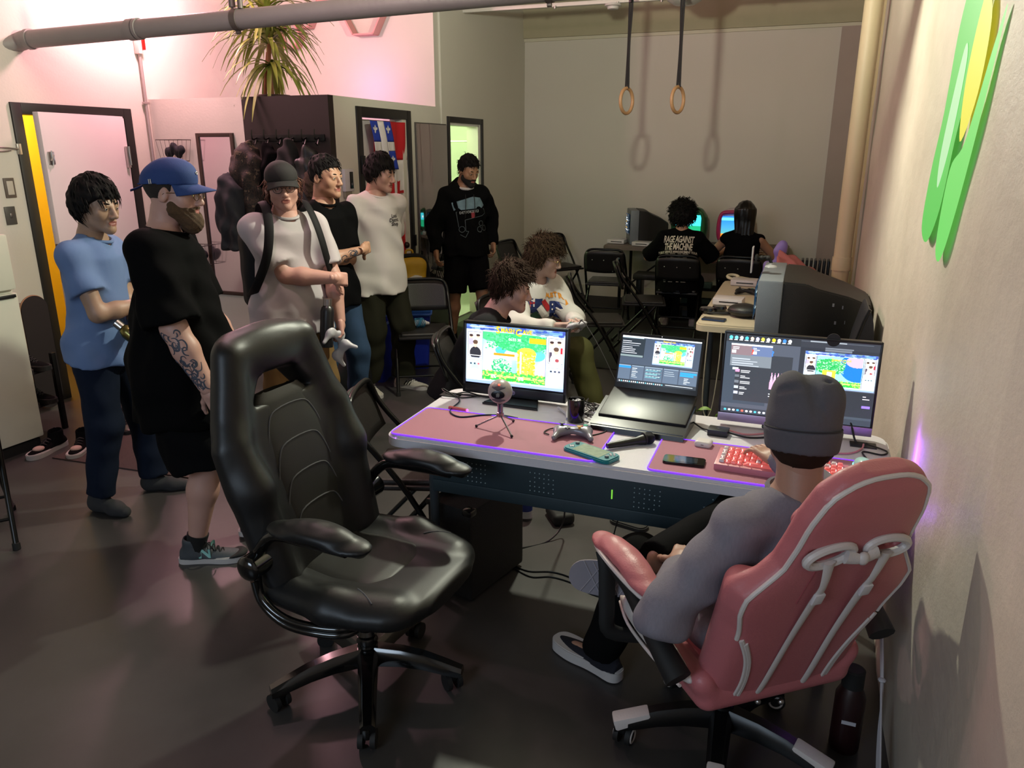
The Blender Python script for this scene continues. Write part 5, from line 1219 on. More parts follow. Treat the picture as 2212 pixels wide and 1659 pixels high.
def crt_prof(label, loc, rz, w, h_, d, mb, mbody, scr, cat='television', bez=.04, fz=.06, name='television'):
    """tube television: screen faces -y in its own frame, body tapers to +y"""
    t = thing(name, label, cat, loc, rz)
    b = B(); b.box((0, d * .11, h_ / 2), (w, d * .22, h_), .012)
    b.obj('front_case', mb, t)
    b = B(); r0 = [(-w * .49, .01), (w * .49, .01), (w * .49, h_ * .97), (w * .30, h_), (-w * .30, h_), (-w * .49, h_ * .97)]
    secs = [(d * .215, 1, 1, 0), (d * .42, .97, .98, 0), (d * .52, .90, .90, .0), (d * .80, .72, .74, .02), (d, .60, .56, .05)]; rings = []
    for y, kx, kz, dz in secs: rings.append([b.bm.verts.new((x * kx, y, .005 + z * kz + dz * h_)) for x, z in r0])
    for p, q in zip(rings, rings[1:]):
        for j in range(6): b.bm.faces.new((p[j], p[(j + 1) % 6], q[(j + 1) % 6], q[j]))
    b.bm.faces.new(rings[0]); b.bm.faces.new(rings[-1]); bmesh.ops.bevel(b.bm, geom=b.bm.edges[:], offset=.008, segments=2, affect='EDGES'); b.obj('tube_housing', mbody, t)
    b = B(); b.grid(lambda u, v: ((u - .5) * (w - 2 * bez), -.004 - .010 * (1 - (2 * u - 1) ** 2) * (1 - (2 * v - 1) ** 2), bez + fz + (h_ - 2 * bez - fz) * v), 9, 9); b.obj('glass', mat('dark_tube_glass', '0c0f10', .12), t)
    if scr is not None:
        o = screen('screen', scr, w - 2 * bez - .02, h_ - 2 * bez - fz - .02, t, Matrix.Translation((0, -.016, bez + fz + (h_ - 2 * bez - fz) / 2)), 1.2)
    return t
M_tvg = mat('television_grey', '6c7278', .45, bump=.1, bscale=200); M_tvb = mat('television_black', '141210', .5, bump=.12, bscale=160, var=.1)
def menu(c1, c2, n=8):
    a = np.zeros((30, 40, 3)); a[:] = hx('0c2030')
    for i in range(n): R4(a, .15, .1 + i * .1, .15 + .6 * ((i * 7) % 5 + 1) / 5, .15 + i * .1, c1 if i % 3 else c2)
    return a
t = crt_prof('very large black and grey tube television seen from its side by the right wall', (-.205, 4.83, .742), R(-90), .78, .345, .60, M_tvg, M_tvb, menu('d8f0f0', '50a0c0'))
vt = B()
for i in range(6): vt.box((.0 + .0 * i, 0, 0), (.001, .001, .001))
vt.bm.free()
for (yy, zz, ww) in ((.40, .22, .010), (.45, .205, .006), (.42, .12, .010), (.47, .12, .004)): b = B(); b.box((.352 - (yy - .35) * .55, yy, zz), (.004, ww, .018)); b.obj('socket_glint', M_steel, t)
t = thing('tv_stand', 'low black stand under the overhanging front of the large television', 'stand', (.12, 4.50, 0))
b = B(); b.box((0, 0, .725), (.52, .16, .02), .004); b.obj('shelf', M_blackmet, t)
for x in (-.22, .22): b = B(); b.cyl((x, 0, 0), (x, 0, .72), .016); b.obj('leg', M_blackmet, t)
t = thing('folded_chair', 'dark folded chair leaning against the right wall by the large television', 'chair', (.345, 4.26, 0), 0)
b = B(); b.prism([(q.x, q.y) for q in spline([Vector(v_ + (0,)) for v_ in [(-.07, .0), (-.06, .7), (-.03, .92), (.0, 1.02), (.03, .92), (.04, .7), (.045, .0)]], 4)], .38, Matrix.Translation((0, .19, 0)) @ Matrix.Rotation(R(90), 4, 'X')); b.obj('folded_panel', mat('folded_dark', '17161a', .5), t)
b = B(); b.tube([(-.075, -.19, .02), (-.065, -.19, .7), (-.03, -.19, .93), (.0, -.19, 1.03)], .008, 8, smooth=4); b.obj('edge_frame', M_chairmet, t)
crt_prof('grey and black tube television on the left of the far table', (-1.90, 8.92, .741), R(-72), .42, .38, .44, M_tvg, M_tvb, menu('e8f0f0', 'f0b040'))
M_green = mat('green_toy_plastic', '1d5a2c', .4); M_magenta = mat('magenta_plastic', 'b0205c', .4); M_tvw = mat('white_toy_plastic', 'c8b8bc', .4)
def toy_tv(label, loc, m1_, m2_, arr, seed):
    t = thing('television', label, 'television', loc, 0)
    S = Sdf((-.26, -.05, -.02), (.26, .35, .44), .009); S.loft([(.0, .15, .15), (.03, .18, .17), (.16, .20, .17), (.30, .19, .16), (.38, .13, .13), (.40, .08, .08)], (0, .15, 0), None, .03, p=3)
    sdf_obj(S, 'case', m2_, t, 2)
    b = B(); b.tube([(x, -.022, z) for x, z in [(q.x, q.y) for q in spline([Vector(v_ + (0,)) for v_ in [(-.15, .07), (-.17, .20), (-.15, .33), (-.09, .365), (.09, .365), (.15, .33), (.17, .20), (.15, .07), (.07, .045), (-.07, .045)]], 4, True)]], .022, 10, closed=True); b.obj('face_ring', m1_, t)
    screen('screen', arr, .28, .24, t, Matrix.Translation((0, -.028, .205)), 1.4)
    return t
ga = np.zeros((30, 36, 3)); ga[:] = hx('40d0e0'); R4(ga, 0, .5, 1, 1, '189868'); R4(ga, .1, .2, .5, .35, 'e0f8ff')
toy_tv('round green toy television behind the curly-haired person', (-1.235, 9.05, .741), M_green, M_green, ga, 1)
gb = np.zeros((30, 36, 3)); Yg = np.linspace(0, 1, 30)[:, None, None]; gb[:] = np.array(hx('1c70e0')) * (1 - Yg) + np.array(hx('58a890')) * Yg; R4(gb, 0, .08, 1, .2, '60c0f8'); R4(gb, 0, .8, .7, 1, 'f08020'); E4(gb, .22, .86, .12, .1, 'fff070'); E4(gb, .4, .78, .08, .07, 'ffb040')
toy_tv('round magenta and white toy television beside the long-haired person', (-.73, 9.05, .741), M_magenta, M_tvw, gb, 2)
M_cons = mat('console_white', 'cfcac8', .35)
def console(label, loc, rz):
    t = thing('game_console', label, 'console', loc, rz, 'white slim game consoles')
    b = B(); b.box((0, 0, .024), (.20, .155, .044), .005); b.obj('body', M_cons, t)
    b = B(); b.box((.01, -.078, .024), (.13, .002, .008)); b.obj('disc_slot', mat('slot_black', '101010', .3), t)
    b = B(); b.box((0, 0, .001), (.185, .14, .004)); b.obj('foot', M_rub, t); return t
console('white console at the left end of the far table', (-2.00, 8.82, .742), R(-4)); console('white console in front of the far grey television', (-1.68, 8.68, .742), R(-8))
console('white console at the back of the cream table', (-.40, 6.38, .741), R(-2)); console('white console in the middle of the cream table', (-.44, 5.52, .741), R(-4))
t = thing('tangled_cable', 'clump of pale cables behind the far grey television', 'cable', (-1.50, 8.86, .742)); rg = random.Random(4)
for i in range(7): b = B(); b.tube([(rg.uniform(-.1, .12), rg.uniform(-.08, .05), .008 + rg.uniform(0, .05)) for _ in range(6)], .003, 5, smooth=5); b.obj('cable_loop', mat('pale_cable', '8e8a88', .5), t)
t = thing('bench', 'black padded bench under the far table', 'bench', (-1.42, 8.35, 0))
b = B(); b.box((0, 0, .46), (.52, .28, .06), .015); b.obj('pad', M_vinyl, t)
for x in (-.2, .2): b = B(); b.box((x, 0, .215), (.05, .22, .43), .006); b.obj('leg', M_blackmet, t)
# dumbbells on a rack below the far table
t = thing('dumbbell_rack', 'low rack with pale blocks and hexagonal dumbbells under the far table', 'rack', (-1.02, 8.72, .0))
for z in (.12, .30): b = B(); b.box((0, 0, z), (.5, .3, .02), .003); b.obj('shelf', M_blackmet, t)
for x in (-.24, .24): b = B(); b.box((x, 0, .17), (.02, .3, .34), .003); b.obj('side', M_blackmet, t)
for i in range(4): t2 = thing('yoga_block', ('pale teal block on the rack under the far table, ' + ('upper left', 'upper right', 'lower left', 'lower right')[i]), 'block', (-1.13 + .17 * (i % 2), 8.66, .311 if i < 2 else .131), 0, 'teal blocks on the rack'); b = B(); b.box((0, 0, .03), (.15, .12, .055), .004); b.obj('foam', mat('teal_foam', '4c6a6a', .7), t2)
t = thing('dumbbell', 'grey hexagonal dumbbell standing on the mat under the far table', 'dumbbell', (-1.06, 8.42, .008)); b = B(); b.cyl((-.09, 0, .062), (-.02, 0, .062), .062, seg=6); b.cyl((.02, 0, .062), (.09, 0, .062), .062, seg=6); b.cyl((-.03, 0, .062), (.03, 0, .062), .015); b.obj('weight', mat('hex_grey', '5c5c60', .5, .4), t)
# purple headphones-like massager, phone clamp and pink blanket near the large television
M_pur = mat('lilac_plastic', '8a78c0', .45)
t = thing('foam_block', 'tall lilac curved foam block behind the large television', 'block', (-.19, 6.36, .741), R(5)); S = Sdf((-.09, -.08, -.01), (.12, .08, .38), .007); S.cap((.02, 0, .28), (.05, 0, .33), .035).cap((.02, 0, .06), (.05, 0, .30), .05, .036, .03).rbox((-.01, 0, .10), (.07, .05, .10), .03, .03).ell((.01, -.06, .22), (.03, .03, .05), .02, 's'); sdf_obj(S, 'body', M_pur, t, 2)
t = thing('blanket', 'pink blanket draped behind the large television', 'blanket', (-.06, 6.10, .74)); b = B()
b.grid(lambda u, v: (-.10 + .32 * u, -.25 + .5 * v, .28 - .18 * u ** 1.4 - .0 * v + .015 * math.sin(u * 14 + v * 9) - .30 * max(0, .25 - v)), 24, 16); b.obj('cloth', mat('pink_blanket', 'b46a6a', .9), t, solid=.012)
b = B(); b.box((.04, 0, .08), (.24, .36, .16), .03); b.obj('bulk', mat('pink_blanket', 'b46a6a', .9), t)
t = thing('radiator', 'black ribbed heater beside the drain pipe', 'radiator', (.12, 6.92, .0))
for i in range(7): b = B(); b.box((-.10 + .034 * i, 0, .45), (.020, .16, .90), .008); b.obj('rib', M_blackmet, t)
t = thing('phone_mount', 'phone on a black clamp stuck to the top of the large television', 'phone holder', (-.155, 4.70, 1.127), 0)
b = B(); b.lathe([(0, 0), (.036, 0), (.030, .008), (.012, .014), (.012, .022), (0, .024)]); b.obj('suction_cup', mat('cup_clear', '9a9a9c', .2), t)
b = B(); b.tube([(0, 0, .02), (-.02, 0, .055), (-.06, 0, .05), (-.08, 0, .05)], .009, 8, smooth=3); b.ball((-.02, 0, .05), .016, 8); b.ball((-.055, 0, .05), .014, 8); b.box((-.085, 0, .05), (.014, .07, .035), .004); b.obj('clamp_arm', M_rub, t)
t = thing('phone', 'phone with a white edge held upright by the clamp', 'phone', (-.262, 4.70, 1.165), 0)
b = B(); b.box((0, 0, 0), (.009, .070, .145), .004); b.obj('body', mat('phone_dark', '141416', .2), t)
b = B(); b.tube([(0, .035 * sx, .0725 * sz) for sx, sz in ((-1, -1), (-1, 1), (1, 1), (1, -1))], .0048, 6, closed=True); b.obj('edge', mat('phone_edge', 'c8c8cc', .25, .6), t)
def pad_gamepad(label, loc, rz, m, tilt=None, cat='controller', group=None):
    """twin-grip gamepad with sticks and buttons, lying on z=0"""
    t = thing('game_controller', label, cat, loc, rz, group)
    if tilt: t.rotation_euler = tilt
    S = Sdf((-.085, -.07, -.005), (.085, .05, .055), .003)
    S.ell((-.040, .008, .022), (.034, .032, .017), .012).ell((.040, .008, .022), (.034, .032, .017), .012).rbox((0, .006, .024), (.032, .022, .012), .010, .014)
    for q in (-1, 1): S.cap((q * .050, .0, .020), (q * .068, -.052, .012), .0155, .0105, .02)
    sdf_obj(S, 'shell', m, t, 1)
    b = B(); b.cyl((-.042, .012, .034), (-.042, .012, .048), .005); b.cyl((-.042, .012, .047), (-.042, .012, .050), .010); b.obj('stick', mat('stick_grey', '4a4a4e', .5), t)
    b = B(); b.cyl((.024, -.012, .034), (.024, -.012, .044), .004); b.cyl((.024, -.012, .043), (.024, -.012, .046), .0085); b.obj('second_stick', mat('stick_yellow' if m is not M_rub else 'stick_black', 'c0963c' if m is not M_rub else '1a1a1c', .4), t)
    b = B(); b.box((-.020, -.012, .037), (.020, .006, .006), .001); b.box((-.020, -.012, .037), (.006, .020, .006), .001); b.obj('direction_pad', mat('dpad_grey', '5c5c60', .5), t)
    for x, y, r, c in ((.046, .012, .0085, '1e9a80'), (.033, .002, .0050, 'b83030'), (.060, .012, .0055, '9a9aa0'), (.046, .026, .0055, '9a9aa0')): b = B(); b.cyl((x, y, .036), (x, y, .043), r); b.obj('button', mat('btn' + c, c, .35), t)
    return t
pad_gamepad('black game controller lying on the cream table', (-.36, 5.95, .742), R(4), M_rub)
M_gcw = mat('controller_white', 'b4b2b8', .35)
t = thing('headset', 'black headset with its strap lying at the left edge of the cream table', 'headphones', (-.50, 5.18, .741), R(10))
for x, y in ((-.05, -.02), (.035, .05)): b = B(); b.lathe([(0, .0), (.044, .004), (.050, .02), (.044, .036), (0, .040)], (x, y, 0), seg=20); b.obj('ear_cup', M_gloss, t)
b = B(); b.tube([(-.05, -.07, .012), (.03, -.08, .012), (.10, -.07, .014), (.14, -.03, .02), (.13, .03, .02)], [.012, .014, .018, .016, .01], 8, flat=(.6,), smooth=4); b.obj('headband', M_rub, t)
t = thing('headset_case', 'black round zip case on the cream table beside the television', 'case', (-.305, 5.10, .741), R(-10)); S = Sdf((-.13, -.10, -.01), (.13, .10, .10), .006); S.ell((0, 0, .042), (.105, .085, .046), .02); sdf_obj(S, 'shell', M_vinyl, t, 1)
b = B(); b.tube([(.106 * math.cos(a), .086 * math.sin(a), .040) for a in [6.2832 * k / 30 for k in range(30)]], .0035, 6, closed=True); b.obj('zip', M_rub, t)
t = thing('phone', 'blue cased phone lying at the front corner of the cream table', 'phone', (-.475, 4.93, .741), R(-8)); b = B(); b.box((0, 0, .006), (.145, .072, .011), .005); b.obj('case', mat('navy_case', '1c3050', .4), t); b = B(); b.box((0, 0, .0125), (.135, .062, .001)); b.obj('screen', mat('off_screen', '10141c', .15), t)
t = thing('vr_controller', 'cream white looped controller at the back of the cream table', 'controller', (-.50, 6.50, .741), R(20)); b = B(); b.tube([(.045 * math.cos(a), .045 * math.sin(a), .04 + .01 * math.sin(a)) for a in [6.2832 * k / 20 for k in range(20)]], .012, 8, closed=True); b.obj('loop', mat('cream_controller', 'ccc6a8', .4), t); b = B(); b.tube([(.03, 0, .03), (.09, .02, .02), (.15, .01, .016)], [.02, .017, .012], 8); b.obj('grip', MC['cream_controller'], t)
t = thing('usb_cable', 'pale cable hanging in a loop below the cream table', 'cable', (-.46, 4.79, 0)); b = B(); b.tube([(-.03, 0, .70), (-.035, -.01, .4), (-.03, -.01, .22), (.0, -.01, .14), (.03, -.01, .22), (.05, -.01, .5), (.05, 0, .70)], .004, 6, smooth=6); b.obj('cable_run', mat('cream_cable', 'a8a290', .5), t)

# ------------------------------------------------ people and what they wear
def wl(loc, rz, P):
    """world point to a person's local frame"""
    d = Vector(P) - Vector((loc[0], loc[1], 0)); c, s_ = math.cos(R(rz)), math.sin(R(rz)); return (d.x * c + d.y * s_, -d.x * s_ + d.y * c, d.z)
HD = mat('hair_dark', '0c0908', .75, var=.3, vscale=60, spec=.2); HB = mat('hair_brown', '2a1c14', .85, var=.35, vscale=50, spec=.15); HL = mat('hair_ginger', '5c3322', .6, var=.3, vscale=50); HC2 = mat('hair_curly_brown', '33261a', .85, var=.35, vscale=50, spec=.15)
BEARD_R = mat('beard_ginger', '4e3720', .8, bump=.6, bscale=350, var=.35, vscale=80); BEARD_D = mat('beard_dark', '15100d', .8, bump=.6, bscale=350, var=.3, vscale=80)
M_tee_b = mat('black_cotton', '070708', .85, spec=0.06, bump=.12, bscale=500); M_tee_w = mat('white_cotton', 'c6c2bf', .8, spec=0.2, bump=.12, bscale=500, var=.02); M_tee_g = mat('pale_grey_cotton', 'a8a0a2', .85, spec=0.2, bump=.12, bscale=500, var=.03)
M_tee_bl = mat('sky_blue_cotton', '667da6', .85, spec=0.2, bump=.12, bscale=500, var=.04); M_hea = mat('heather_grey_jersey', '77737c', .9, spec=0.2, bump=.15, bscale=400, var=.14, vscale=160, stretch=(1, 1, .25)); M_swt = mat('white_fleece', 'bcbab6', .9, spec=0.2, bump=.12, bscale=400, var=.02)
M_jean_d = mat('dark_navy_denim', '161d2c', .9, spec=0.1, bump=.2, bscale=600, var=.12, vscale=30); M_jean = mat('blue_denim', '2c3f58', .9, spec=0.15, bump=.2, bscale=600, var=.25, vscale=12); M_khaki = mat('khaki_twill', '6a5333', .85, spec=0.15, bump=.12, bscale=500, var=.1); M_olive = mat('dark_olive_twill', '23231a', .85, spec=0.1, bump=.12, bscale=500, var=.1); M_olive2 = mat('olive_twill', '4a4a2a', .85, spec=0.15, bump=.12, bscale=500, var=.1)
M_blackcl = mat('black_shorts_cloth', '0b0b0d', .85, spec=0.06, bump=.12, bscale=400); M_soleW = mat('white_sole', 'b4b0ae', .6, var=.06); M_soleB = mat('black_sole', '101010', .6); M_lace_b = mat('black_lace', '131313', .8); M_lace_w = mat('white_lace', 'c8c4c0', .8)
M_cuff = None
GOLD = mat('gold_wire', 'a08850', .25, 1); M_lens = mat('thin_lens', 'd8d8d8', .02, trans=1, alpha=.25)
def beard(i, m, big=0):
    S = Sdf((-.09, -.05, -.17), (.09, .14, .03), .0035)
    S.ell((0, .022, -.040), (.0625, .0715, .080), .01); S.cap((-.050, .010, -.060), (0, .074, -.098 - big * .4), .0225, .023 + big * .5, .03).cap((.050, .010, -.060), (0, .074, -.098 - big * .4), .0225, .023 + big * .5, .03)
    if big: S.ell((0, .066, -.115), (.036, .032, .038), .03)
    S.cap((-.026, .084, -.050), (.026, .084, -.050), .0095, k=.01)
    ln = cutline([(-.05, .02), (.005, .02), (.016, .012), (.03, -.02), (.05, -.042), (.075, -.048), (.12, -.044)])
    S.op(lambda X, Y, Z: (Z - ln(Y)) * .8 + 0 * X, (-1, -1, -1), (1, 1, 1), .01, 'i'); S.op(lambda X, Y, Z: -.004 - Y + 0 * X + 0 * Z, (-1, -1, -1), (1, 1, 1), .01, 'i')
    S.ell((0, .100, -.0635), (.022, .022, .0085), .004, 's'); S.cap((0, -.02, -.09), (0, -.02, -.2), .058, k=.01, mode='s')
    S.fold(.0012, [(300, 80, 120), (-150, 200, 260)], 3)
    o = sdf_obj(S, 'beard', m, i['T'], 1); o.matrix_local = i['Mh']
def glasses(i, m, r=.022, sq=.85):
    s = sub('glasses', i['T']); s.matrix_local = i['Mh']
    b = B()
    for q in (-1, 1):
        b.tube([(q * .033 + r * math.cos(a), .104 - .006 * abs(math.cos(a)) * (1 if q * math.cos(a) > 0 else 0), .001 + r * sq * math.sin(a)) for a in [6.2832 * k / 20 for k in range(20)]], .0014, 6, closed=True)
        b.tube([(q * .055, .097, .008), (q * .070, .07, .010), (q * .080, .0, .006), (q * .081, -.018, -.006)], .0014, 6, smooth=3)
    b.tube([(-.012, .104, .005), (0, .107, .009), (.012, .104, .005)], .0014, 6, smooth=3); b.obj('rim', m, s)
    for q in (-1, 1): b = B(); b.cyl((q * .033, .1035, .001), (q * .033, .1045, .001), r * .93, seg=20); b.obj('lens', M_lens, s)
def baseball_cap(i, m, brim=.075, tilt=0, strap=0, z0=.028):
    s = sub('cap', i['T']); s.matrix_local = i['Mh'] @ Matrix.Rotation(R(tilt), 4, 'X')
    S = Sdf((-.12, -.15, -.02), (.12, .14, .18), .005); S.ell((0, -.016, .038), (.088, .108, .100), .02); S.ell((0, .03, .07), (.07, .07, .055), .04)
    S.op(lambda X, Y, Z: z0 - .10 * Y - Z + 0 * X, (-1, -1, -1), (1, 1, 1), .01, 'i'); S.ell((0, -.016, .030), (.080, .100, .088), .004, 's'); S.fold(.0014, [(40, 30, 50)], 2)
    sdf_obj(S, 'crown', m, s, 1)
    bf = lambda u, v: (lambda ph, x, y: Vector((x * (1 + .04 * v), y + v * brim * max(0, math.cos(ph * 1.32)) ** .6, z0 - .10 * y + .003 - .030 * v - 2.6 * x * x * v)))((u - .5) * 2.3, .0865 * math.sin((u - .5) * 2.3), -.016 + .1065 * math.cos((u - .5) * 2.3)); b = B(); b.grid(bf, 24, 8); b.obj('brim', m, s, solid=.004)
    b = B(); b.ball((0, -.016, .138), .007, 10, (1, 1, .5)); b.obj('top_button', m, s)
    if strap: b = B(); b.tube([(.04, -.112, z0 + .012), (0, -.122, z0 + .010), (-.045, -.118, z0 + .012), (-.03, -.150, z0 - .004), (-.01, -.175, z0 - .012)], .009, 8, flat=(.35,), smooth=4); b.obj('strap_tail', m, s)
    return s
SH = lambda up, sole, lace, **k: dict(up=up, sole=sole, lace=lace, **k)
# ---- 1: blue shirt, far left
L1 = (-3.21, 2.77)
i1 = person('person in a sky blue shirt at far left holding a steel bottle', L1 + (0,), R(-74), 1.68, lean=4, head=(-14, -8, 0), skin='a0806a', fat=1.05,
            Rr=dict(w=(-.04, .25, 1.06), pole=(1, -.4, -1.2), palm=(0, -1, 0), curl=40), L=dict(w=(.06, .235, .955), pole=(-1, -.6, -.8), palm=(.1, -.4, -.9), hd=(.9, .45, .05), curl=62),
            legR=dict(a=(.13, -.06, .075), toe=(.35, 1, 0)), legL=dict(a=(-.14, .08, .075), toe=(-.1, 1, 0)),
            top=dict(m=M_tee_bl, g=.020, hem=-.13, amp=.004, seed=2), bottom=dict(m=M_jean_d, g=.016, cuff=.062))
hair(i1['T'], i1['Mh'], HD, t=(.022, .018, .030), line='full', tufts=420, tl=.045, tr=.003, sweep=(.25, .9, .1), top=.004, seed=3)
for sd in (-1, 1):
    an = i1['legs'][sd][2]; fd = Vector(i1['legs'][sd][3].get('toe')).normalized(); S = Sdf((-.08, -.1, -.01), (.08, .22, .14), .006); S.cap((0, -.03, .04), (0, .10, .032), .040, .036, .04).cap((0, .10, .03), (0, .165, .026), .038, .028, .03).cap((0, -.02, .05), (0, -.01, .13), .044, .044, .04)
    S.op(lambda X, Y, Z: .002 - Z + 0 * X + 0 * Y, (-1, -1, -1), (1, 1, 1), .01, 'i'); o = sdf_obj(S, 'sock', mat('charcoal_sock', '2a2a2c', .9), i1['T'], 1); M = Matrix((fd.cross(Vector((0, 0, 1))), fd, Vector((0, 0, 1)))).transposed().to_4x4(); M.translation = (an.x, an.y, 0); o.matrix_local = M
def bottle(label, loc, rot, m, capm, r=.033, h_=.24, name='water_bottle'):
    t = thing(name, label, 'bottle', loc); t.rotation_euler = rot
    b = B(); b.lathe([(0, 0), (r, 0), (r, h_ * .74), (r * .85, h_ * .82), (r * .55, h_ * .86), (0, h_ * .86)], seg=24); b.obj('body', m, t)
    b = B(); b.lathe([(0, h_ * .86), (r * .62, h_ * .86), (r * .62, h_), (0, h_)], seg=20); b.obj('cap', capm, t); return t
M1 = i1['T'].matrix_basis; w, x_, y_, z_ = i1['arms'][-1]['M' if 0 else 0] if False else i1['arms'][-1][2]['M']
ax_l = Vector((-.05, .72, -.66)).normalized(); cpt = w + z_ * .062 + y_ * .045
MW = Matrix.Translation(L1 + (0,)) @ Matrix.Rotation(R(-74), 4, 'Z')
def place_axis(t, MW_, p, axis_, up_len=0):
    zz = -axis_.normalized(); Mx = MW_ @ (Matrix.Translation(p + axis_.normalized() * up_len) @ frame(zz).to_4x4()); t.matrix_basis = Mx
t = bottle('steel bottle held under the arm of the person in sky blue', (0, 0, 0), (0, 0, 0), mat('olive_steel', '8a8450', .22, 1), M_steel, r=.034, h_=.26); place_axis(t, MW, cpt, ax_l, .15)
# ---- 2: blue cap, tattooed arm
L2 = (-2.44, 2.50)
def nb_deco(o, sd):
    for q in (-1, 1):
        me = text_mesh('N', .075, bold=.002); me.materials.clear(); me.materials.append(mat('pale_teal_patch', '7fb8b0', .5)); Tb = BVHTree.FromPolygons([v.co for v in o.data.vertices], [tuple(p.vertices) for p in o.data.polygons])
        for v in me.vertices:
            c = v.co.copy(); P_ = Vector((q * .2, .040 + q * c.x, .050 + c.y * .8)); h_ = Tb.ray_cast(P_, Vector((-q, 0, 0))); v.co = (h_[0] + Vector((q * .0015, 0, 0))) if h_[0] is not None and abs(h_[0].x) < .08 else Vector((q * .044, P_.y, P_.z))
        link(bpy.data.objects.new('side_letter', me), o)
    S = Sdf((-.06, .05, 0), (.06, .25, .09), .004); S.ell((0, .145, .030), (.052, .072, .026), .01); S.op(lambda X, Y, Z: np.maximum(.024 - Z, (Z - .030) - (Y - .15) * .4) + 0 * X, (-1, -1, -1), (1, 1, 1), .01, 'i'); sdf_obj(S, 'toe_guard', M_lace_b, o, 1)
i2 = person('person in a blue cap and long black tee with a tattooed forearm', L2 + (0,), R(-62), 1.78, lean=-2, head=(-6, -5, 0), skin='b88e80', fat=1.30, headfwd=.02,
            Rr=dict(w=(.29, .17, .83), pole=(.35, -1, -.2), palm=(-1, .1, 0), curl=55, r=1.12), L=dict(w=(-.18, .20, .86), pole=(-.4, -1, 0), curl=50),
            legR=dict(a=(.10, -.02, .085), toe=(.02, 1, 0)), legL=dict(a=(-.12, .20, .085), toe=(-.25, 1, 0)),
            top=dict(m=M_tee_b, g=.036, hem=-.27, sleeve=.92, amp=.005, seed=4, neck=.070), bottom=dict(m=M_blackcl, kind='shorts', g=.040, len=1.02, amp=.005),
            shoes=SH(mat('grey_sneaker', '3c4146', .6, bump=.2, bscale=300), M_soleW, M_lace_b, sock=mat('black_sock', '0c0c0c', .9), sock_h=.12, loop=1, deco=nb_deco))
hair(i2['T'], i2['Mh'], mat('hair_buzz', '241c18', .8, bump=.6, bscale=400), t=(.004, .005, .004), line='short', tufts=0, bump=.0006, zcap=.05)
beard(i2, BEARD_R, .02); glasses(i2, GOLD)
M_bcap = mat('blue_cap_cotton', '1c3870', .8, bump=.15, bscale=400, var=.06); s = baseball_cap(i2, M_bcap, .080, 9, 1, z0=.036)
for k in (0, 1): b = B(); b.box((.0835, -.055 + k * .007, .054), (.003, .003, .018), rot=(0, 0, .1)); b.obj('cap_bars', M_lace_w, s)
b = B(); b.tube([(-.008, .105, .072), (0, .108, .078), (.010, .106, .074), (.004, .107, .068), (-.006, .106, .070)], .0018, 6, closed=True, smooth=3); b.obj('cap_emblem', M_lace_w, s)
def tattoo(i, sd, dirv, n, seed, m, a=.05, b_=.95, wv=.03):
    e, w, _ = i['arms'][sd]; rg = random.Random(seed); ln = []; u = (w - e).normalized(); dv = Vector(dirv); v_ = u.cross(dv).normalized()
    for k in range(n):
        c = e.lerp(w, rg.uniform(a, b_)) + v_ * rg.uniform(-.6, .6) * wv; r0 = rg.uniform(.008, .022); a0 = rg.uniform(0, 6.28); cv = rg.uniform(.5, 1.6)
        ln.append([c + u * (r0 * (1 - .12 * j) * math.cos(a0 + j * .8 * cv) * 1.5) + v_ * (r0 * (1 - .12 * j) * math.sin(a0 + j * .8 * cv)) for j in range(6)])
    surf_lines(i['body'], ln, [.0016, .0032, .0026, .0008], m, 'tattoo_line', i['T'], dirv, .12, 4, flat=(.25, dv))
M_tat = mat('tattoo_ink', '3a3f4c', .6)
tattoo(i2, 1, (1, .05, .05), 26, 2, M_tat); tattoo(i2, 1, (.6, -.8, .05), 14, 5, M_tat)
MW2 = Matrix.Translation(L2 + (0,)) @ Matrix.Rotation(R(-62), 4, 'Z'); w, x_, y_, z_ = i2['arms'][1][2]['M']
t = thing('drink_can', 'blue and silver can held low by the person in the blue cap', 'can', (0, 0, 0)); b = B(); b.lathe([(0, 0), (.026, 0), (.031, .008), (.031, .105), (.026, .118), (0, .118)], seg=24); b.obj('body', mat('can_blue', '24509a', .3, .7, var=.6, vscale=30), t); b = B(); b.lathe([(.0, .113), (.025, .119), (.027, .121), (.026, .117)], seg=24); b.obj('rim', M_steel, t)
t.matrix_basis = MW2 @ Matrix.Translation(w + z_ * .07 + y_ * .045 + Vector((0, 0, -.06)))
# ---- 3: grey tee, black cap, backpack
L3, A3 = (-2.70, 3.62), -126; q = lambda *p: wl(L3, A3, p)
i3 = person('person in a pale grey tee and black cap wearing a backpack', L3 + (0,), R(A3), 1.75, lean=2, head=(-14, -4, 4), skin='b4877a', fat=1.22, wide=1.08,
            Rr=dict(w=(-.17, .25, 1.10), pole=(1, -.3, -1.3), palm=(-.2, -1, -.3), hd=(-1, -.25, -.2), curl=70, r=1.12), L=dict(w=(-.21, .22, .80), pole=(-1, -.2, .0), palm=(.9, -.3, 0), curl=50, r=1.08),
            legR=dict(a=(.13, -.02, .085)), legL=dict(a=(-.13, .04, .085)),
            top=dict(m=M_tee_g, g=.022, hem=-.15, sleeve=.80, amp=.004, seed=7), bottom=dict(m=M_khaki, g=.018, cuff=.07), shoes=SH(M_blackcl, M_soleB, M_lace_b))
hair(i3['T'], i3['Mh'], HL, t=(.008, .010, .006), line='full', tufts=260, tl=.07, tr=.0035, curl=.008, seed=8, zcap=.06, sweep=(0, -.4, -.8))
glasses(i3, M_blackmet, .023); M_kcap = mat('black_cap_cotton', '171414', .85, bump=.15, bscale=400, var=.1); s = baseball_cap(i3, M_kcap, .062, 10, 0, z0=.032)
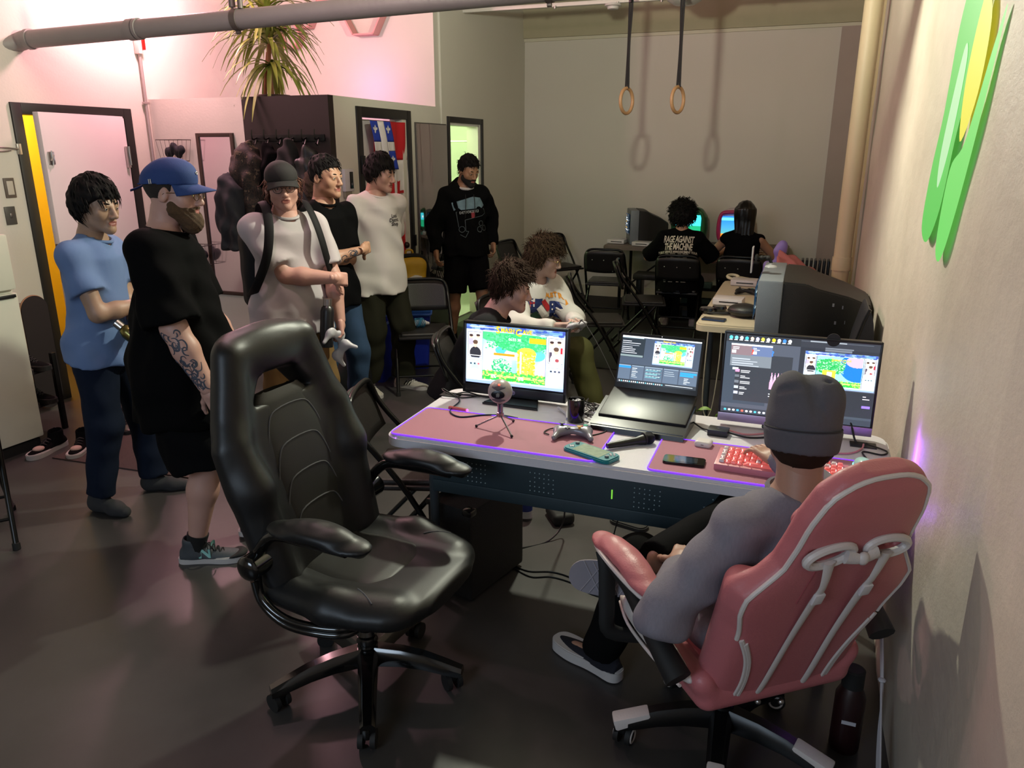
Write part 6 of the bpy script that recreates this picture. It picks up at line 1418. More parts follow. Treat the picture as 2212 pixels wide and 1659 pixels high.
for k in range(9): b = B(); a_ = (k - 4) * .13; b.tube([(.092 * math.sin(a_) , -.012 + .108 * math.cos(a_) * .985, .072 + (k % 2) * .004), (.092 * math.sin(a_ + .05), -.012 + .106 * math.cos(a_ + .05), .087), (.094 * math.sin(a_ + .10), -.012 + .108 * math.cos(a_ + .10) * .985, .070)], .0024, 5, smooth=3); b.obj('cap_stitching', mat('cap_red_thread', '8c1414', .7), s)
def backpack(label, MW_, c, m, size=(.15, .10, .24), straps=None, rot=None):
    t = thing('backpack', label, 'backpack'); t.matrix_basis = MW_
    S = Sdf([c[k] - size[k] - .04 for k in range(3)], [c[k] + size[k] + .04 for k in range(3)], .008); S.rbox(c, size, .07, .03); S.rbox((c[0], c[1] - size[1] * .8, c[2] - size[2] * .35), (size[0] * .8, size[1] * .5, size[2] * .5), .05, .04); S.fold(.005, [(30, 20, 26), (-24, 10, 30)], 3)
    sdf_obj(S, 'bag', m, t, 2)
    b = B(); b.tube([(c[0] + size[0] * .95 * math.cos(a), c[1] - size[1] * .35, c[2] + size[2] * (.1 + .78 * math.sin(a))) for a in [math.pi * k / 16 for k in range(17)]], .006, 6); b.obj('zip', M_rub, t)
    b = B(); b.tube([(c[0] - .03, c[1] + size[1] * .6, c[2] + size[2] * .92), (c[0] - .025, c[1] + size[1] * .6, c[2] + size[2] + .04), (c[0] + .025, c[1] + size[1] * .6, c[2] + size[2] + .04), (c[0] + .03, c[1] + size[1] * .6, c[2] + size[2] * .92)], .009, 6, smooth=4); b.obj('grab_loop', m, t)
    for st in straps or []: b = B(); b.tube(st, .024, 8, flat=(.28, (0, 1, .2)), smooth=5); b.obj('shoulder_strap', m, t)
    return t
M_bag = mat('black_backpack_nylon', '101012', .7, spec=0.2, bump=.08, bscale=500, var=.15); M_bag2 = mat('dark_olive_strap', '26251f', .8, spec=0.2)
MW3 = Matrix.Translation(L3 + (0,)) @ Matrix.Rotation(R(A3), 4, 'Z')
backpack('large black backpack worn by the person in the black cap', MW3, (0.02, -.245, 1.13), M_bag, (.17, .095, .26),
         [[(q_ * .09, -.17, 1.36), (q_ * .105, -.10, 1.46), (q_ * .112, .0, 1.505), (q_ * .118, .09, 1.46), (q_ * .135, .155, 1.36), (q_ * .165, .165, 1.22), (q_ * .215, .09, 1.06), (q_ * .20, -.10, .98)] for q_ in (-1, 1)])
t = bottle('black steel-capped bottle hanging between the crossed arms', (0, 0, 0), (0, 0, 0), mat('matt_black_bottle', '101114', .35), M_steel, r=.038, h_=.27); t.matrix_basis = MW3 @ Matrix.Translation((-.10, .245, .72)) @ Matrix.Rotation(R(-6), 4, 'Y')
w, x_, y_, z_ = i3['arms'][-1][2]['M']
for k, (p, r_) in enumerate((((.045, .05, -.02), (70, 20, 30)), ((.02, .03, -.115), (80, -30, -60)))):
    t = pad_gamepad(('white game controller held low, upper of the two in one hand', 'white game controller dangling lowest from the same hand')[k], (0, 0, 0), 0, M_gcw, group='white controllers in one hand'); t.matrix_basis = MW3 @ Matrix.Translation(w + z_ * .06 + Vector(p)) @ Matrix.Rotation(R(r_[0]), 4, 'X') @ Matrix.Rotation(R(r_[1]), 4, 'Y') @ Matrix.Rotation(R(r_[2]), 4, 'Z')
# ---- 4: black tee, crossed arms
L4, A4 = (-2.84, 4.22), -112
i4 = person('person in a black tee and jeans with folded tattooed arms', L4 + (0,), R(A4), 1.78, lean=0, head=(16, -3, 0), skin='a88068', fat=1.02,
            Rr=dict(w=(-.13, .20, 1.17), pole=(1, -.2, -1.2), palm=(0, -1, 0), hd=(-1, -.45, .1), curl=75), L=dict(w=(.12, .17, 1.13), pole=(-1, -.2, -1.2), palm=(0, -1, 0), hd=(1, -.45, -.1), curl=75),
            legL=dict(a=(-.13, .05, .085)), top=dict(m=M_tee_b, g=.018, hem=-.14, sleeve=.75, seed=5), bottom=dict(m=M_jean, g=.014), shoes=SH(M_blackcl, M_soleB, M_lace_b))
hair(i4['T'], i4['Mh'], HD, t=(.008, .010, .020), tufts=260, tl=.032, tr=.003, seed=5, sweep=(0, .5, .9), top=.006)
tattoo(i4, -1, (0, 1, 0), 8, 3, M_tat, .3, .9, .02); tattoo(i4, 1, (0, 1, 0), 8, 6, M_tat, .3, .9, .02)
# ---- 5: white tee
L5, A5 = (-2.93, 5.00), -116
def stripe_deco(o, sd):
    for q in (-1, 1):
        for k in range(3):
            Tb = BVHTree.FromPolygons([v.co for v in o.data.vertices], [tuple(p.vertices) for p in o.data.polygons]); b = B(); pts = []
            for u in range(5):
                P_ = Vector((q * .2, .022 + k * .022 + u * .006, .030 + u * .010)); h_ = Tb.ray_cast(P_, Vector((-q, 0, 0)))
                if h_[0] is not None: pts.append(h_[0])
            if len(pts) > 2: b.tube(pts, .0055, 6, flat=(.3, (q, 0, 0))); b.obj('side_stripe', M_rub, o)
i5 = person('person in a white printed tee smiling in front of the flags', L5 + (0,), R(A5), 1.79, lean=2, head=(26, -12, 0), skin='b48c7a', fat=1.02,
            Rr=dict(w=(.27, -.02, .86), curl=40), L=dict(w=(-.24, -.12, .88), pole=(-.4, -1, 0), curl=40), legR=dict(a=(.13, .0, .085), toe=(.25, 1, 0)), legL=dict(a=(-.14, .07, .085), toe=(-.45, 1, 0)),
            top=dict(m=M_tee_w, g=.032, hem=-.19, sleeve=.92, amp=.006, seed=3), bottom=dict(m=M_olive, g=.026, cuff=.080, amp=.006), shoes=SH(mat('white_knit', 'aaa49a', .8, var=.1), M_soleW, M_lace_w, deco=stripe_deco))
hair(i5['T'], i5['Mh'], HD, t=(.014, .014, .026), line='full', tufts=300, tl=.040, tr=.003, seed=7, sweep=(.6, .6, .2), top=.006)
decal(i5, text_mesh('Local\nDistrict\nShop', .038, bold=.0007, linesp=.75), mat('print_black', '18181a', .8), 'chest_print', i5['tp'](-.085, .20, .345), (-.25, 1, .1), (0, 0, 1))
# ---- 6: hoodie
L6, A6 = (-2.93, 6.60), -142
def hood(S, tp, hc, hq):
    S.ell(tp(0, -.10, .50), (.13, .075, .085), .05); S.cap(tp(-.085, .0, .49), tp(-.03, .085, .455), .030, .022, .03).cap(tp(.085, .0, .49), tp(.03, .085, .455), .030, .022, .03)
    S.rbox(tp(0, .135, .04), (.13, .022, .075), .02, .015)
i6 = person('bearded person in a black printed hoodie and shorts by the bathroom door', L6 + (0,), R(A6), 1.775, lean=3, head=(22, -20, 0), skin='9c7458', fat=1.0,
            Rr=dict(w=(.29, .06, .88), pole=(.5, -1, 0), curl=35), L=dict(w=(-.27, .0, .92), pole=(-.5, -1, 0), curl=45), legR=dict(a=(.12, -.08, .085)), legL=dict(a=(-.12, .22, .10)),
            top=dict(m=mat('black_fleece', '0b0c0d', .9, spec=0.08, bump=.2, bscale=300), g=.032, hem=-.10, long=1, amp=.005, seed=9, extra=hood, name='hoodie'), bottom=dict(m=M_blackcl, kind='shorts', g=.018, len=.98), shoes=SH(M_blackcl, M_soleB, M_lace_b))
hair(i6['T'], i6['Mh'], HD, t=(.012, .012, .024), tufts=300, tl=.035, tr=.003, seed=9, curl=.004, top=.004); beard(i6, BEARD_D)
pc, dc = [(-.14, .10), (.05, .135), (.12, .12), (.155, .05), (.13, .03), (-.13, .03)], [(-.13, .03), (.13, .03)]
def outline(pts, w_=.0022):
    out = []
    for a, b_ in zip(pts, pts[1:]):
        a, b_ = Vector(a + (0,)), Vector(b_ + (0,)); n_ = (b_ - a).cross(Vector((0, 0, 1))).normalized() * w_; out.append([(p.x, p.y) for p in (a - n_, b_ - n_, b_ + n_, a + n_)])
    return out
circ = lambda x, y, r: [(x + r * math.cos(a), y + r * math.sin(a)) for a in [6.2832 * k / 14 for k in range(15)]]
ps = [(pc, 0)] + [([(.02, -.055), (.055, -.05), (.055, .005), (.02, .0)], 2)] + [(p, 1) for ln in ([(-.115, .015), (.15, .02), (.16, -.02), (.12, -.04), (.0, -.055), (-.045, -.06), (-.045, -.16), (-.02, -.165), (-.055, -.215), (-.10, -.185)], [(-.115, .015), (-.105, -.12)], circ(-.08, -.14, .026), circ(.105, -.105, .022), circ(.08, -.155, .024), circ(.135, -.15, .024)) for p in outline(ln)]
decal(i6, polys_mesh(ps), [mat('print_ice', '6f8c98', .8, var=.5, vscale=20), mat('print_line', '5a666c', .8), mat('print_red', 'a03c44', .8)], 'chest_print', i6['tp'](.0, .20, .30), (0, 1, .1), (.08, 0, 1))
decal(i6, text_mesh('DETIOKERU', .030, bold=.0006, space=1.15), mat('print_pale', 'b0b8b8', .8), 'chest_print', i6['tp'](-.0, .20, .305), (0, 1, .1), (.08, 0, 1), off=.005)
for q_ in (-.04, .035): b = B(); b.tube([i6['tp'](q_, .155, .455), i6['tp'](q_ * 1.1, .175, .38), i6['tp'](q_ * 1.2, .172, .25)], .0035, 6, smooth=3); b.obj('drawstring', M_rub, i6['T'])
b = B(); c0 = i6['tp'](0, .035, .505); b.tube([c0 + Vector((.062 * math.cos(a), .055 * math.sin(a), -.012 * math.sin(a))) for a in [6.2832 * k / 20 for k in range(20)]], .012, 8, closed=True); b.obj('undershirt_collar', M_tee_w, i6['T'])
# ---- seated players
def seated(label, loc, rz, **k): return person(label, loc, R(rz), pel=k.pop('pel', (0, -.05, .535)), **k)
iA = seated('curly-haired player in a black tee seated behind the game monitor', (-1.72, 3.88, 0), -78, H=1.70, pel=(0, -.05, .48), lean=27, head=(2, -14, 0), skin='b48a80',
            L=dict(w=(-.10, .40, .70), palm=(.6, -.3, 1), curl=45), Rr=dict(w=(.10, .40, .70), palm=(-.6, -.3, 1), curl=45), legL=dict(a=(-.16, .42, .085)), legR=dict(a=(.16, .44, .085)),
            top=dict(m=mat('charcoal_cotton', '1b1b1d', .85, spec=0.1), g=.020, hem=-.10, sleeve=.75), bottom=dict(m=mat('grey_green_twill', '4c5448', .85), g=.018), shoes=SH(M_blackcl, M_soleW, M_lace_w))
hair(iA['T'], iA['Mh'], HB, t=(.016, .018, .034), line='short', tufts=1700, tl=.044, tr=.0017, curl=.004, seed=11, top=.008, sweep=(0, .8, .2))
LB, AB = (-1.70, 4.93), -124
iB = seated('player with glasses in a white flag-print sweatshirt holding a controller', LB + (0,), AB, H=1.76, pel=(0, -.08, .455), lean=15, head=(38, -12, 0), skin='b29488',
            L=dict(w=(-.02, .46, .70), pole=(-1, -.4, -1), palm=(.8, 0, .5), curl=50), Rr=dict(w=(.14, .45, .70), pole=(1, -.4, -1), palm=(-.8, 0, .5), curl=50), legL=dict(a=(-.20, .46, .085)), legR=dict(a=(.22, .50, .085)),
            top=dict(m=M_swt, g=.030, hem=-.12, long=1, amp=.006, seed=6, name='sweatshirt'), bottom=dict(m=M_olive2, g=.026, cuff=.07), shoes=SH(M_blackcl, M_soleW, M_lace_w))
hair(iB['T'], iB['Mh'], HC2, t=(.026, .022, .038), line='full', tufts=1900, tl=.048, tr=.0017, curl=.006, seed=13, top=.006, sweep=(.2, .6, .2)); glasses(iB, GOLD, .023)
FR, FB, FW, FG, FO = (mat('flag_print_' + n_, c, .8) for n_, c in (('red', 'a01820'), ('navy', '1c2c60'), ('white', 'd8d4d0'), ('green', '2f5240'), ('gold', 'c07c18')))
rc = lambda x0, y0, x1, y1: [(x0, y0), (x1, y0), (x1, y1), (x0, y1)]
ps = [(rc(-.14, .02, -.02, .12), 1), (rc(-.14, .065, -.075, .12), 2), (rc(-.115, .065, -.10, .12), 0), (rc(-.14, .085, -.075, .098), 0), ([(-.03, .10), (.0, .115), (.055, .05), (.02, .03)], 0), ([(-.06, .05), (-.03, .08), (.04, .0), (.0, -.03)], 2), (rc(.04, -.01, .12, .095), 1), ([(-.11, -.0), (-.06, .035), (.0, -.03), (-.07, -.11)], 3)]
ps += [(rc(-.05, -.135 + k * .018, .02, -.127 + k * .018), 0) for k in range(7)] + [([(.05, -.02), (.10, .0), (.06, -.10), (.03, -.09)], 2), ([(.10, -.02), (.13, -.03), (.08, -.11), (.05, -.10)], 0), ([(-.02, -.03), (.03, -.03), (.05, -.13), (.02, -.14)], 0), (rc(.04, -.16, .13, -.115), 3)]
ps += [(circ(x, y, .006)[:-1], 2) for x, y in ((.06, .075), (.085, .055), (.055, .045), (.10, .03), (.075, .012))]
decal(iB, polys_mesh(ps), [FR, FB, FW, FG], 'chest_print', iB['tp'](.0, .20, .30), (0, 1, .0), (0, 0, 1), off=.003)
for ch, x, y, r_ in (('A', .02, .135, 6), ('U', .045, .13, 3), ('S', .066, .13, 0), ('T', .09, .133, -5), ('R', .118, .128, -20), ('A', .135, .10, -40), ('L', .142, .068, -60), ('I', .145, .038, -80)):
    me = text_mesh(ch, .040, bold=.0016); me.transform(Matrix.Translation((x, y, 0)) @ Matrix.Rotation(R(r_ * .3), 4, 'Z')); decal(iB, me, FO, 'print_letter', iB['tp'](.0, .20, .30), (0, 1, .0), (0, 0, 1), off=.004)
MWB = Matrix.Translation(LB + (0,)) @ Matrix.Rotation(R(AB), 4, 'Z')
t = pad_gamepad('white game controller in the hands of the sweatshirt player', (0, 0, 0), 0, M_gcw); t.matrix_basis = MWB @ Matrix.Translation((.06, .565, .70)) @ Matrix.Rotation(R(35), 4, 'X')
b = B(); b.tube([(0, .03, .025), (.02, .10, .0), (.03, .16, -.2), (.04, .2, -.5)], .003, 6, smooth=5); b.obj('cord', M_rub, t)
LC = (-1.11, 7.66)
iC = seated('person with short black curls and band-tour lettering on their back', LC + (0,), 4, H=1.70, lean=10, head=(-4, -4, 0), skin='a87c64', L=dict(w=(-.20, .34, .78), pole=(-1, -.5, -.8), curl=30), Rr=dict(w=(.20, .34, .78), pole=(1, -.5, -.8), curl=30), legL=dict(a=(-.15, .42, .085)), legR=dict(a=(.15, .42, .085)), h=.012, hh=.006,
            top=dict(m=M_tee_b, g=.030, hem=-.12, sleeve=.95, seed=2, amp=.003), bottom=dict(m=M_blackcl, g=.02), shoes=SH(M_tee_g, M_soleW, M_lace_w), brow=False)
hair(iC['T'], iC['Mh'], HD, t=(.045, .030, .036), line='full', tufts=700, tl=.042, tr=.004, curl=.009, seed=15, top=0, bump=.006, sweep=(0, 0, .6))
M_prt = mat('print_bone', 'c8bfae', .8)
for s_, y, sz in (('RAGE AGAINST', .425, .078), ('THE MACHINE', .350, .078)):
    me = text_mesh(s_, sz, bold=.0022, space=.92); me.transform(Matrix(((.56, .10, 0, 0), (0, 1.15, 0, 0), (0, 0, 1, 0), (0, 0, 0, 1)))); decal(iC, me, M_prt, 'back_lettering', iC['tp'](-.012, -.2, y), (0, -1, .1), (0, 0, 1), off=.004)
me = text_mesh('PUBLIC SERVICE ANNOUNCEMENT TOUR', .030, bold=.001); me.transform(Matrix.Scale(.66, 4, (1, 0, 0))); decal(iC, me, M_prt, 'back_lettering', iC['tp'](-.02, -.2, .298), (0, -1, .1), (0, 0, 1), off=.004)
ps = [(rc(x0 + (k % 3) * .004, .0 - k * .016, x0 + w_ - (k * 7 % 3) * .006, .006 - k * .016), 0) for x0, w_ in ((-.13, .03), (-.085, .05), (-.01, .035), (.035, .055)) for k in range(5)]
decal(iC, polys_mesh(ps), [mat('print_dim', '8c867a', .8)], 'back_lettering', iC['tp'](.0, -.2, .275), (0, -1, .1), (0, 0, 1), off=.004)
decal(iC, polys_mesh(ps), [MC['print_dim']], 'back_lettering', iC['tp'](.0, -.2, .06), (0, -1, .1), (0, 0, 1), off=.004)
LD = (-.54, 7.80)
iD = seated('person with very long straight black hair and a sleeveless black top', LD + (0,), -2, H=1.70, lean=6, head=(4, -6, 0), skin='a87c64', L=dict(w=(-.22, .34, .78), pole=(-1, -.5, -.8), curl=30), Rr=dict(w=(.22, .34, .78), pole=(1, -.5, -.8), curl=30), legL=dict(a=(-.15, .42, .085)), legR=dict(a=(.15, .42, .085)), h=.012, hh=.006, fat=.95,
            top=dict(m=M_tee_b, g=.014, hem=-.12, sleeve=0, amp=.003), bottom=dict(m=M_blackcl, g=.02), shoes=SH(M_blackcl, M_soleB, M_lace_b), brow=False)
S = Sdf((-.16, -.20, -.34), (.16, .10, .18), .007); S.ell((0, -.02, .04), (.094, .112, .108), .02); S.loft([(-.32, .055, .025, .02, -.02), (-.2, .085, .035, .01, -.01), (-.05, .100, .06), (.06, .095, .08)], (0, -.075, 0), k=.05); S.ell((0, .10, -.02), (.07, .08, .10), .01, 's'); S.fold(.0025, [(180, 30, 8), (90, -60, 5)], 2)
o = sdf_obj(S, 'long_hair', mat('hair_black_straight', '0a0908', .35, var=.3, vscale=40, stretch=(1, 1, .1)), iD['T'], 1); o.matrix_local = iD['Mh']
# ---- the person in the pink chair
LE = (-.07, 2.10)
iE = person('person in a grey beanie and heather grey top seated in the pink chair', LE + (0,), R(38), 1.74, pel=(0, -.09, .455), lean=-14, head=(-28, -4, 0), skin='a07a66', fat=1.02, h=.008, hh=.0035, headfwd=.02,
            L=dict(w=(-.20, .0, .66), pole=(-1.0, -1.0, -.2), palm=(0, 0, -1), curl=30), Rr=dict(w=(.30, .27, .80), pole=(1, -.3, -.7), palm=(0, 0, -1), curl=20),
            legL=dict(a=(-.235, .42, .095), toe=(-.444, .893, 0), pole=(-.1, 1, .6)), legR=dict(a=(-.20, .13, .60), toe=(-.9, .3, -.1), pole=(1.2, 1.2, .4)),
            top=dict(m=M_hea, g=.020, hem=-.05, long=1, amp=.0045, seed=8, h=.008, name='long_sleeve_top', dirs=[(34, 10, 50), (-30, 30, 40), (16, -40, 44)]), bottom=dict(m=mat('black_jersey', '0c0c0d', .85, spec=0.06, bump=.1, bscale=400), g=.018, cuff=.060, len=1.04))
hair(iE['T'], iE['Mh'], HB, t=(.005, .006, .006), line='full', tufts=260, tl=.018, tr=.0016, seed=17, zcap=.03, bump=.001, sweep=(0, -.1, -1))
s = sub('beanie', iE['T']); s.matrix_local = iE['Mh'] @ Matrix.Translation((0, -.006, .0)) @ Matrix.Rotation(R(-8), 4, 'X') @ Matrix.Scale(.93, 4)
M_bea = mat('grey_beanie_knit', '4f4e54', .95, bump=.25, bscale=500, var=.08, vscale=120)
S = Sdf((-.14, -.16, -.05), (.14, .14, .21), .0045); S.ell((0, -.016, .038), (.097, .116, .118), .02); S.ell((.040, -.03, .105), (.054, .075, .056), .03); S.ell((-.034, -.02, .112), (.050, .075, .054), .03)
S.cap((.004, -.085, .158), (.010, -.134, .065), .013, .003, .022, 's').cap((-.004, .03, .185), (.004, -.080, .166), .016, .013, .024, 's').cap((.008, -.12, .10), (.055, -.125, .04), .004, .002, .012, 's').cap((-.075, -.07, .12), (-.02, -.105, .135), .005, .004, .014, 's').cap((.085, -.05, .10), (.04, -.08, .15), .005, .004, .014, 's')
S.fold(.0022, [(20, 16, 30), (-26, 20, 18)], 4); S.op(lambda X, Y, Z: .000 - Z + 0 * X + 0 * Y, (-1, -1, -1), (1, 1, 1), .01, 'i'); sdf_obj(S, 'crown', M_bea, s, 1)
S = Sdf((-.13, -.15, -.08), (.13, .13, .06), .0045); S.loft([(-.045, .089, .112), (-.038, .094, .117), (.012, .1005, .1215), (.018, .098, .118)], (0, -.016, 0), None, .01); S.loft([(-.06, .083, .104), (.03, .083, .104)], (0, -.016, 0), None, .006, 's'); S.fold(.001, [(26, 20, 10)], 3); sdf_obj(S, 'cuff', M_bea, s, 1)
b = B(); b.tube([(.0985 * math.cos(a), -.016 + .1195 * math.sin(a), .019) for a in [6.2832 * k / 40 for k in range(40)]], .0022, 6, closed=True); b.obj('cuff_edge', mat('beanie_shadow_thread', '2a2a2e', .9), s)
make_shoe(iE['T'], iE['legs'][-1][2] + Vector((0, 0, -.09)), Vector((-.444, .893, 0)).normalized(), dict(up=mat('navy_knit_shoe', '0c0f1c', .85, bump=.3, bscale=500), sole=M_soleW, sole_h=.034, L=.30, closed=1, top=.085, sock=mat('black_sock', '0c0c0c', .9), sock_h=.14), -1, iE)
make_shoe(iE['T'], Vector((0, 0, 0)), Vector((0, 1, 0)), dict(up=MC['navy_knit_shoe'], sole=mat('grey_diamond_sole', '77737c', .7), sole_h=.026, L=.29, closed=1), 1, iE)
so = [o for o in iE['T'].children if o.name.startswith('shoe')][-1]
zt = Vector((.37, .79, -.4)).normalized(); fdv = Vector((-.81, .59, 0)); fdv = (fdv - zt * fdv.dot(zt)).normalized()
Mx = Matrix((fdv.cross(zt), fdv, zt)).transposed().to_4x4(); Mx.translation = Vector((-.33, .14, .545)) - fdv * .07; so.matrix_local = Mx
b = B()
for k in range(-5, 6):
    for sg in (1, -1):
        p0, p1 = Vector((-.045, .06 + k * .028 - sg * .03, -.001)), Vector((.045, .06 + k * .028 + sg * .03, -.001))
        if -.07 < p0.y < .2 and -.07 < p1.y < .2: b.tube([p0, p1], .0022, 4)
o = b.obj('sole_tread', mat('pale_tread', '8f8b94', .7), so); o['kind'] = 'stuff'

# ------------------------------------------------ things on the desk
ZD = .7405; ZM = .7447
def cable(name, label, pts, r, m, steps=6, group=None, cat='cable'):
    t = thing(name, label, cat, pts[0], 0, group); o = Vector(pts[0]); b = B(); b.tube([Vector(p) - o for p in pts], r, 6, smooth=steps); b.obj('cable_run', m, t); return t
M_mic = mat('mic_white', '9e9692', .35); M_mesh = mat('mic_mesh', '6c6c76', .5, .4, bump=.8, bscale=900)
t = thing('microphone', 'white ball microphone on a small chrome tripod on the left pink mat', 'microphone', (-1.02, 2.60, ZM), R(10))
b = B(); b.ball((0, 0, .152), .047, 32); b.obj('ball', M_mic, t)
for z, rx, rz_ in ((.178, .026, .010), (.128, .026, .010)): b = B(); b.grid(lambda u, v: ((u - .5) * 2 * rx * math.sqrt(max(0, 1 - (2 * v - 1) ** 2 * .6)), -math.sqrt(max(0, .0476 ** 2 - ((u - .5) * 2 * rx) ** 2 - (z - .152 + (v - .5) * 2 * rz_) ** 2)), z + (v - .5) * 2 * rz_), 10, 6); b.obj('grille', M_mesh, t)
b = B(); b.lathe([(0, .0008), (.024, .0008), (.026, 0)], (0, -.0465, .152), (0, -1, 0), M=Matrix.Translation((0, -.0455, .152)) @ frame((0, -1, 0)).to_4x4() @ Matrix.Diagonal((1, .62, 1, 1))); b.obj('badge', mat('badge_dark', '1c1c20', .3, .5), t)
text_obj('badge_mark', '#', .022, M_steel, t, (0, -.0475, .152), (R(90), 0, 0), bold=.0008)
b = B(); b.ball((.002, -.030, .187), .0042, 10); b.obj('record_light', emat('record_red', 'ff3020', 6), t)
b = B(); b.lathe([(.008, .107), (.011, .104), (.011, .07), (.014, .068), (.014, .055), (.010, .05), (0, .05)]); b.obj('stem', mat('chrome', 'a09ca0', .18, 1), t)
for k, (x, y) in enumerate(((-.095, .0), (.06, -.085), (.035, .085))): b = B(); b.cyl((0, 0, .058), (x, y, .007), .0035); b.obj('leg', MC['chrome'], t); b = B(); b.ball((x, y, .006), .006, 8); b.obj('foot', M_rub, t)
M_gp = mat('silver_plastic', '7c7a82', .35, .3)
t = pad_gamepad('silver game controller on the left pink mat beside the ball microphone', (-.735, 2.62, ZM), R(14), M_gp); 
b = B(); b.tube([(-.01, .03, .02), (-.03, .07, .012), (-.09, .06, .004), (-.11, .02, .004), (-.09, -.0, .004)], .0025, 6, smooth=5); b.obj('cord', M_rub, t)
t = thing('handheld_console', 'teal handheld game console lying in front of the desk gap', 'console', (-.625, 2.475, ZM), R(-24))
M_tl = mat('teal_plastic', '1c7880', .35); b = B(); b.prism(rrect(.205, .088, .022), .013, bev=.004); b.obj('shell', M_tl, t)
b = B(); b.box((0, 0, .0132), (.118, .070, .001)); b.obj('screen', mat('console_screen', '9cae9c', .12, var=.3, vscale=60), t)
for x, y in ((-.078, .018), (.078, -.012)): b = B(); b.cyl((x, y, .012), (x, y, .020), .0075, seg=16); b.obj('stick', mat('stick_pale', '5c6468', .5), t)
for dx, dy in ((0, .009), (0, -.009), (.009, 0), (-.009, 0)):
    b = B(); b.cyl((.078 + dx, .020 + dy, .012), (.078 + dx, .020 + dy, .0155), .0042); b.obj('button', M_gcw, t)
b = B(); b.box((-.078, -.014, .014), (.020, .006, .003), .001); b.box((-.078, -.014, .014), (.006, .020, .003), .001); b.obj('direction_pad', M_gcw, t)
t = thing('handheld_microphone', 'black vocal microphone lying in the gap between the pink mats', 'microphone', (-.585, 2.545, ZD + .020), R(42)); d = Vector((1, 0, .02))
b = B(); b.lathe([(0, 0), (.010, .0), (.0115, .01), (.0145, .12), (.018, .135), (.020, .150), (.0, .150)], (0, 0, -.006), d); b.obj('handle', mat('mic_black', '111113', .4), t)
b = B(); b.ball((.172, 0, -.0), .024, 18, (1.05, 1, 1)); b.obj('head', mat('mic_grille_black', '1a1a1d', .5, .5, bump=.8, bscale=1200), t)
b = B(); b.cyl((.150, 0, -.0), (.157, 0, -.0), .0235, seg=20); b.obj('ring', M_rub, t)
t = thing('pen_cup', 'black cylindrical cup of small white pieces beside the game monitor', 'cup', (-.775, 2.80, ZD))
b = B(); b.lathe([(0, 0), (.032, 0), (.034, .005), (.034, .094), (.031, .094), (.030, .010), (0, .010)], seg=28); b.obj('body', M_gloss, t)
for k in range(8): b = B(); b.box((.018 * math.cos(k * .8) * (k % 3) * .6, .018 * math.sin(k * 1.3), .082), (.010, .012, .012), .002, rot=(k, k * 2, 0)); b.obj('cap_piece', M_gcw, t)
t = thing('phone', 'black phone lying face up on the pink mat left of the pink keyboard', 'phone', (-.305, 2.515, ZM), R(2))
b = B(); b.prism(rrect(.142, .070, .012), .009, bev=.002); b.obj('body', mat('phone_glass', '0a0b0d', .1), t); b = B(); b.box((.005, 0, .0092), (.08, .045, .0004)); b.obj('reflective_screen', mat('phone_reflect', '28323a', .08), t)
t = thing('earbud_case', 'small white earbud case behind the black phone', 'case', (-.262, 2.70, ZD), R(-6)); S = Sdf((-.04, -.03, -.005), (.04, .03, .035), .003); S.rbox((0, 0, .013), (.031, .026, .0125), .011, .01); sdf_obj(S, 'shell', M_cons, t, 1)
b = B(); b.box((0, -.0262, .014), (.010, .001, .003)); b.obj('catch', mat('catch_grey', '6c6c70', .4), t)
# keyboard
t = thing('keyboard', 'pink backlit mechanical keyboard on the right pink mat', 'keyboard', (.01, 2.545, ZM), R(-3))
b = B(); b.box((0, 0, .014), (.42, .140, .026), .005, rot=(R(4), 0, 0)); b.obj('case', mat('pink_keyboard_case', 'c87c84', .4), t)
E_key = emat('key_glow', 'ffc8c0', 1.3)
M_kc = [mat('keycap_rose', 'c8686c', .35), mat('keycap_white', 'cfc4c6', .35)]; M_kc[0].node_tree.nodes['Principled BSDF'].inputs['Emission Color'].default_value = lin(hx('ff7060')); M_kc[0].node_tree.nodes['Principled BSDF'].inputs['Emission Strength'].default_value = .12
kb0 = {}
for r_ in range(5):
    x = -.197; ws = [.0185] * 21; c_ = 0
    while x < .197:
        wk = .019 if not (r_ == 4 and 4 == c_) else .105
        if x + wk > .20: break
        key = (wk, (c_ < 1 or (r_ + c_) % 9 == 0))
        if key not in kb0:
            b = B(); v = b; g = bmesh.ops.create_cone(b.bm, cap_ends=True, segments=4, radius1=.0126, radius2=.0088, depth=.010); bmesh.ops.rotate(b.bm, verts=g['verts'], matrix=Matrix.Rotation(R(45), 3, 'Z')); bmesh.ops.scale(b.bm, verts=g['verts'], vec=(wk / .0185, 1, 1)); bmesh.ops.bevel(b.bm, geom=b.bm.edges[:], offset=.001, segments=1, affect='EDGES'); o = b.obj('key', M_kc[1 if key[1] else 0], t); kb0[key] = o
        else: o = link(kb0[key].copy(), t)
        o.location = (x + wk / 2, .052 - r_ * .0245, .0325 + (.052 - r_ * .0245) * .07); o.rotation_euler = (R(4), 0, 0)
        x += wk + .0004; c_ += 1
b = B()
for r_ in range(5):
    for c_ in range(21):
        if (c_ + r_) % 2: b.box((-.188 + c_ * .0188, .040 - r_ * .0245, .0365 + (.052 - r_ * .0245) * .07), (.0022, .008, .004))
o = b.obj('key_light', E_key, t); o['kind'] = 'stuff'
t = thing('mouse', 'translucent white mouse glowing teal at the right end of the desk', 'mouse', (.275, 2.665, ZM), R(20)); S = Sdf((-.05, -.07, -.01), (.05, .07, .05), .0035); S.ell((0, 0, .008), (.031, .055, .030), .01); S.op(lambda X, Y, Z: .001 - Z + 0 * X + 0 * Y, (-1, -1, -1), (1, 1, 1), .01, 'i'); sdf_obj(S, 'shell', mat('mouse_shell', '9cc4bc', .2), t, 1)
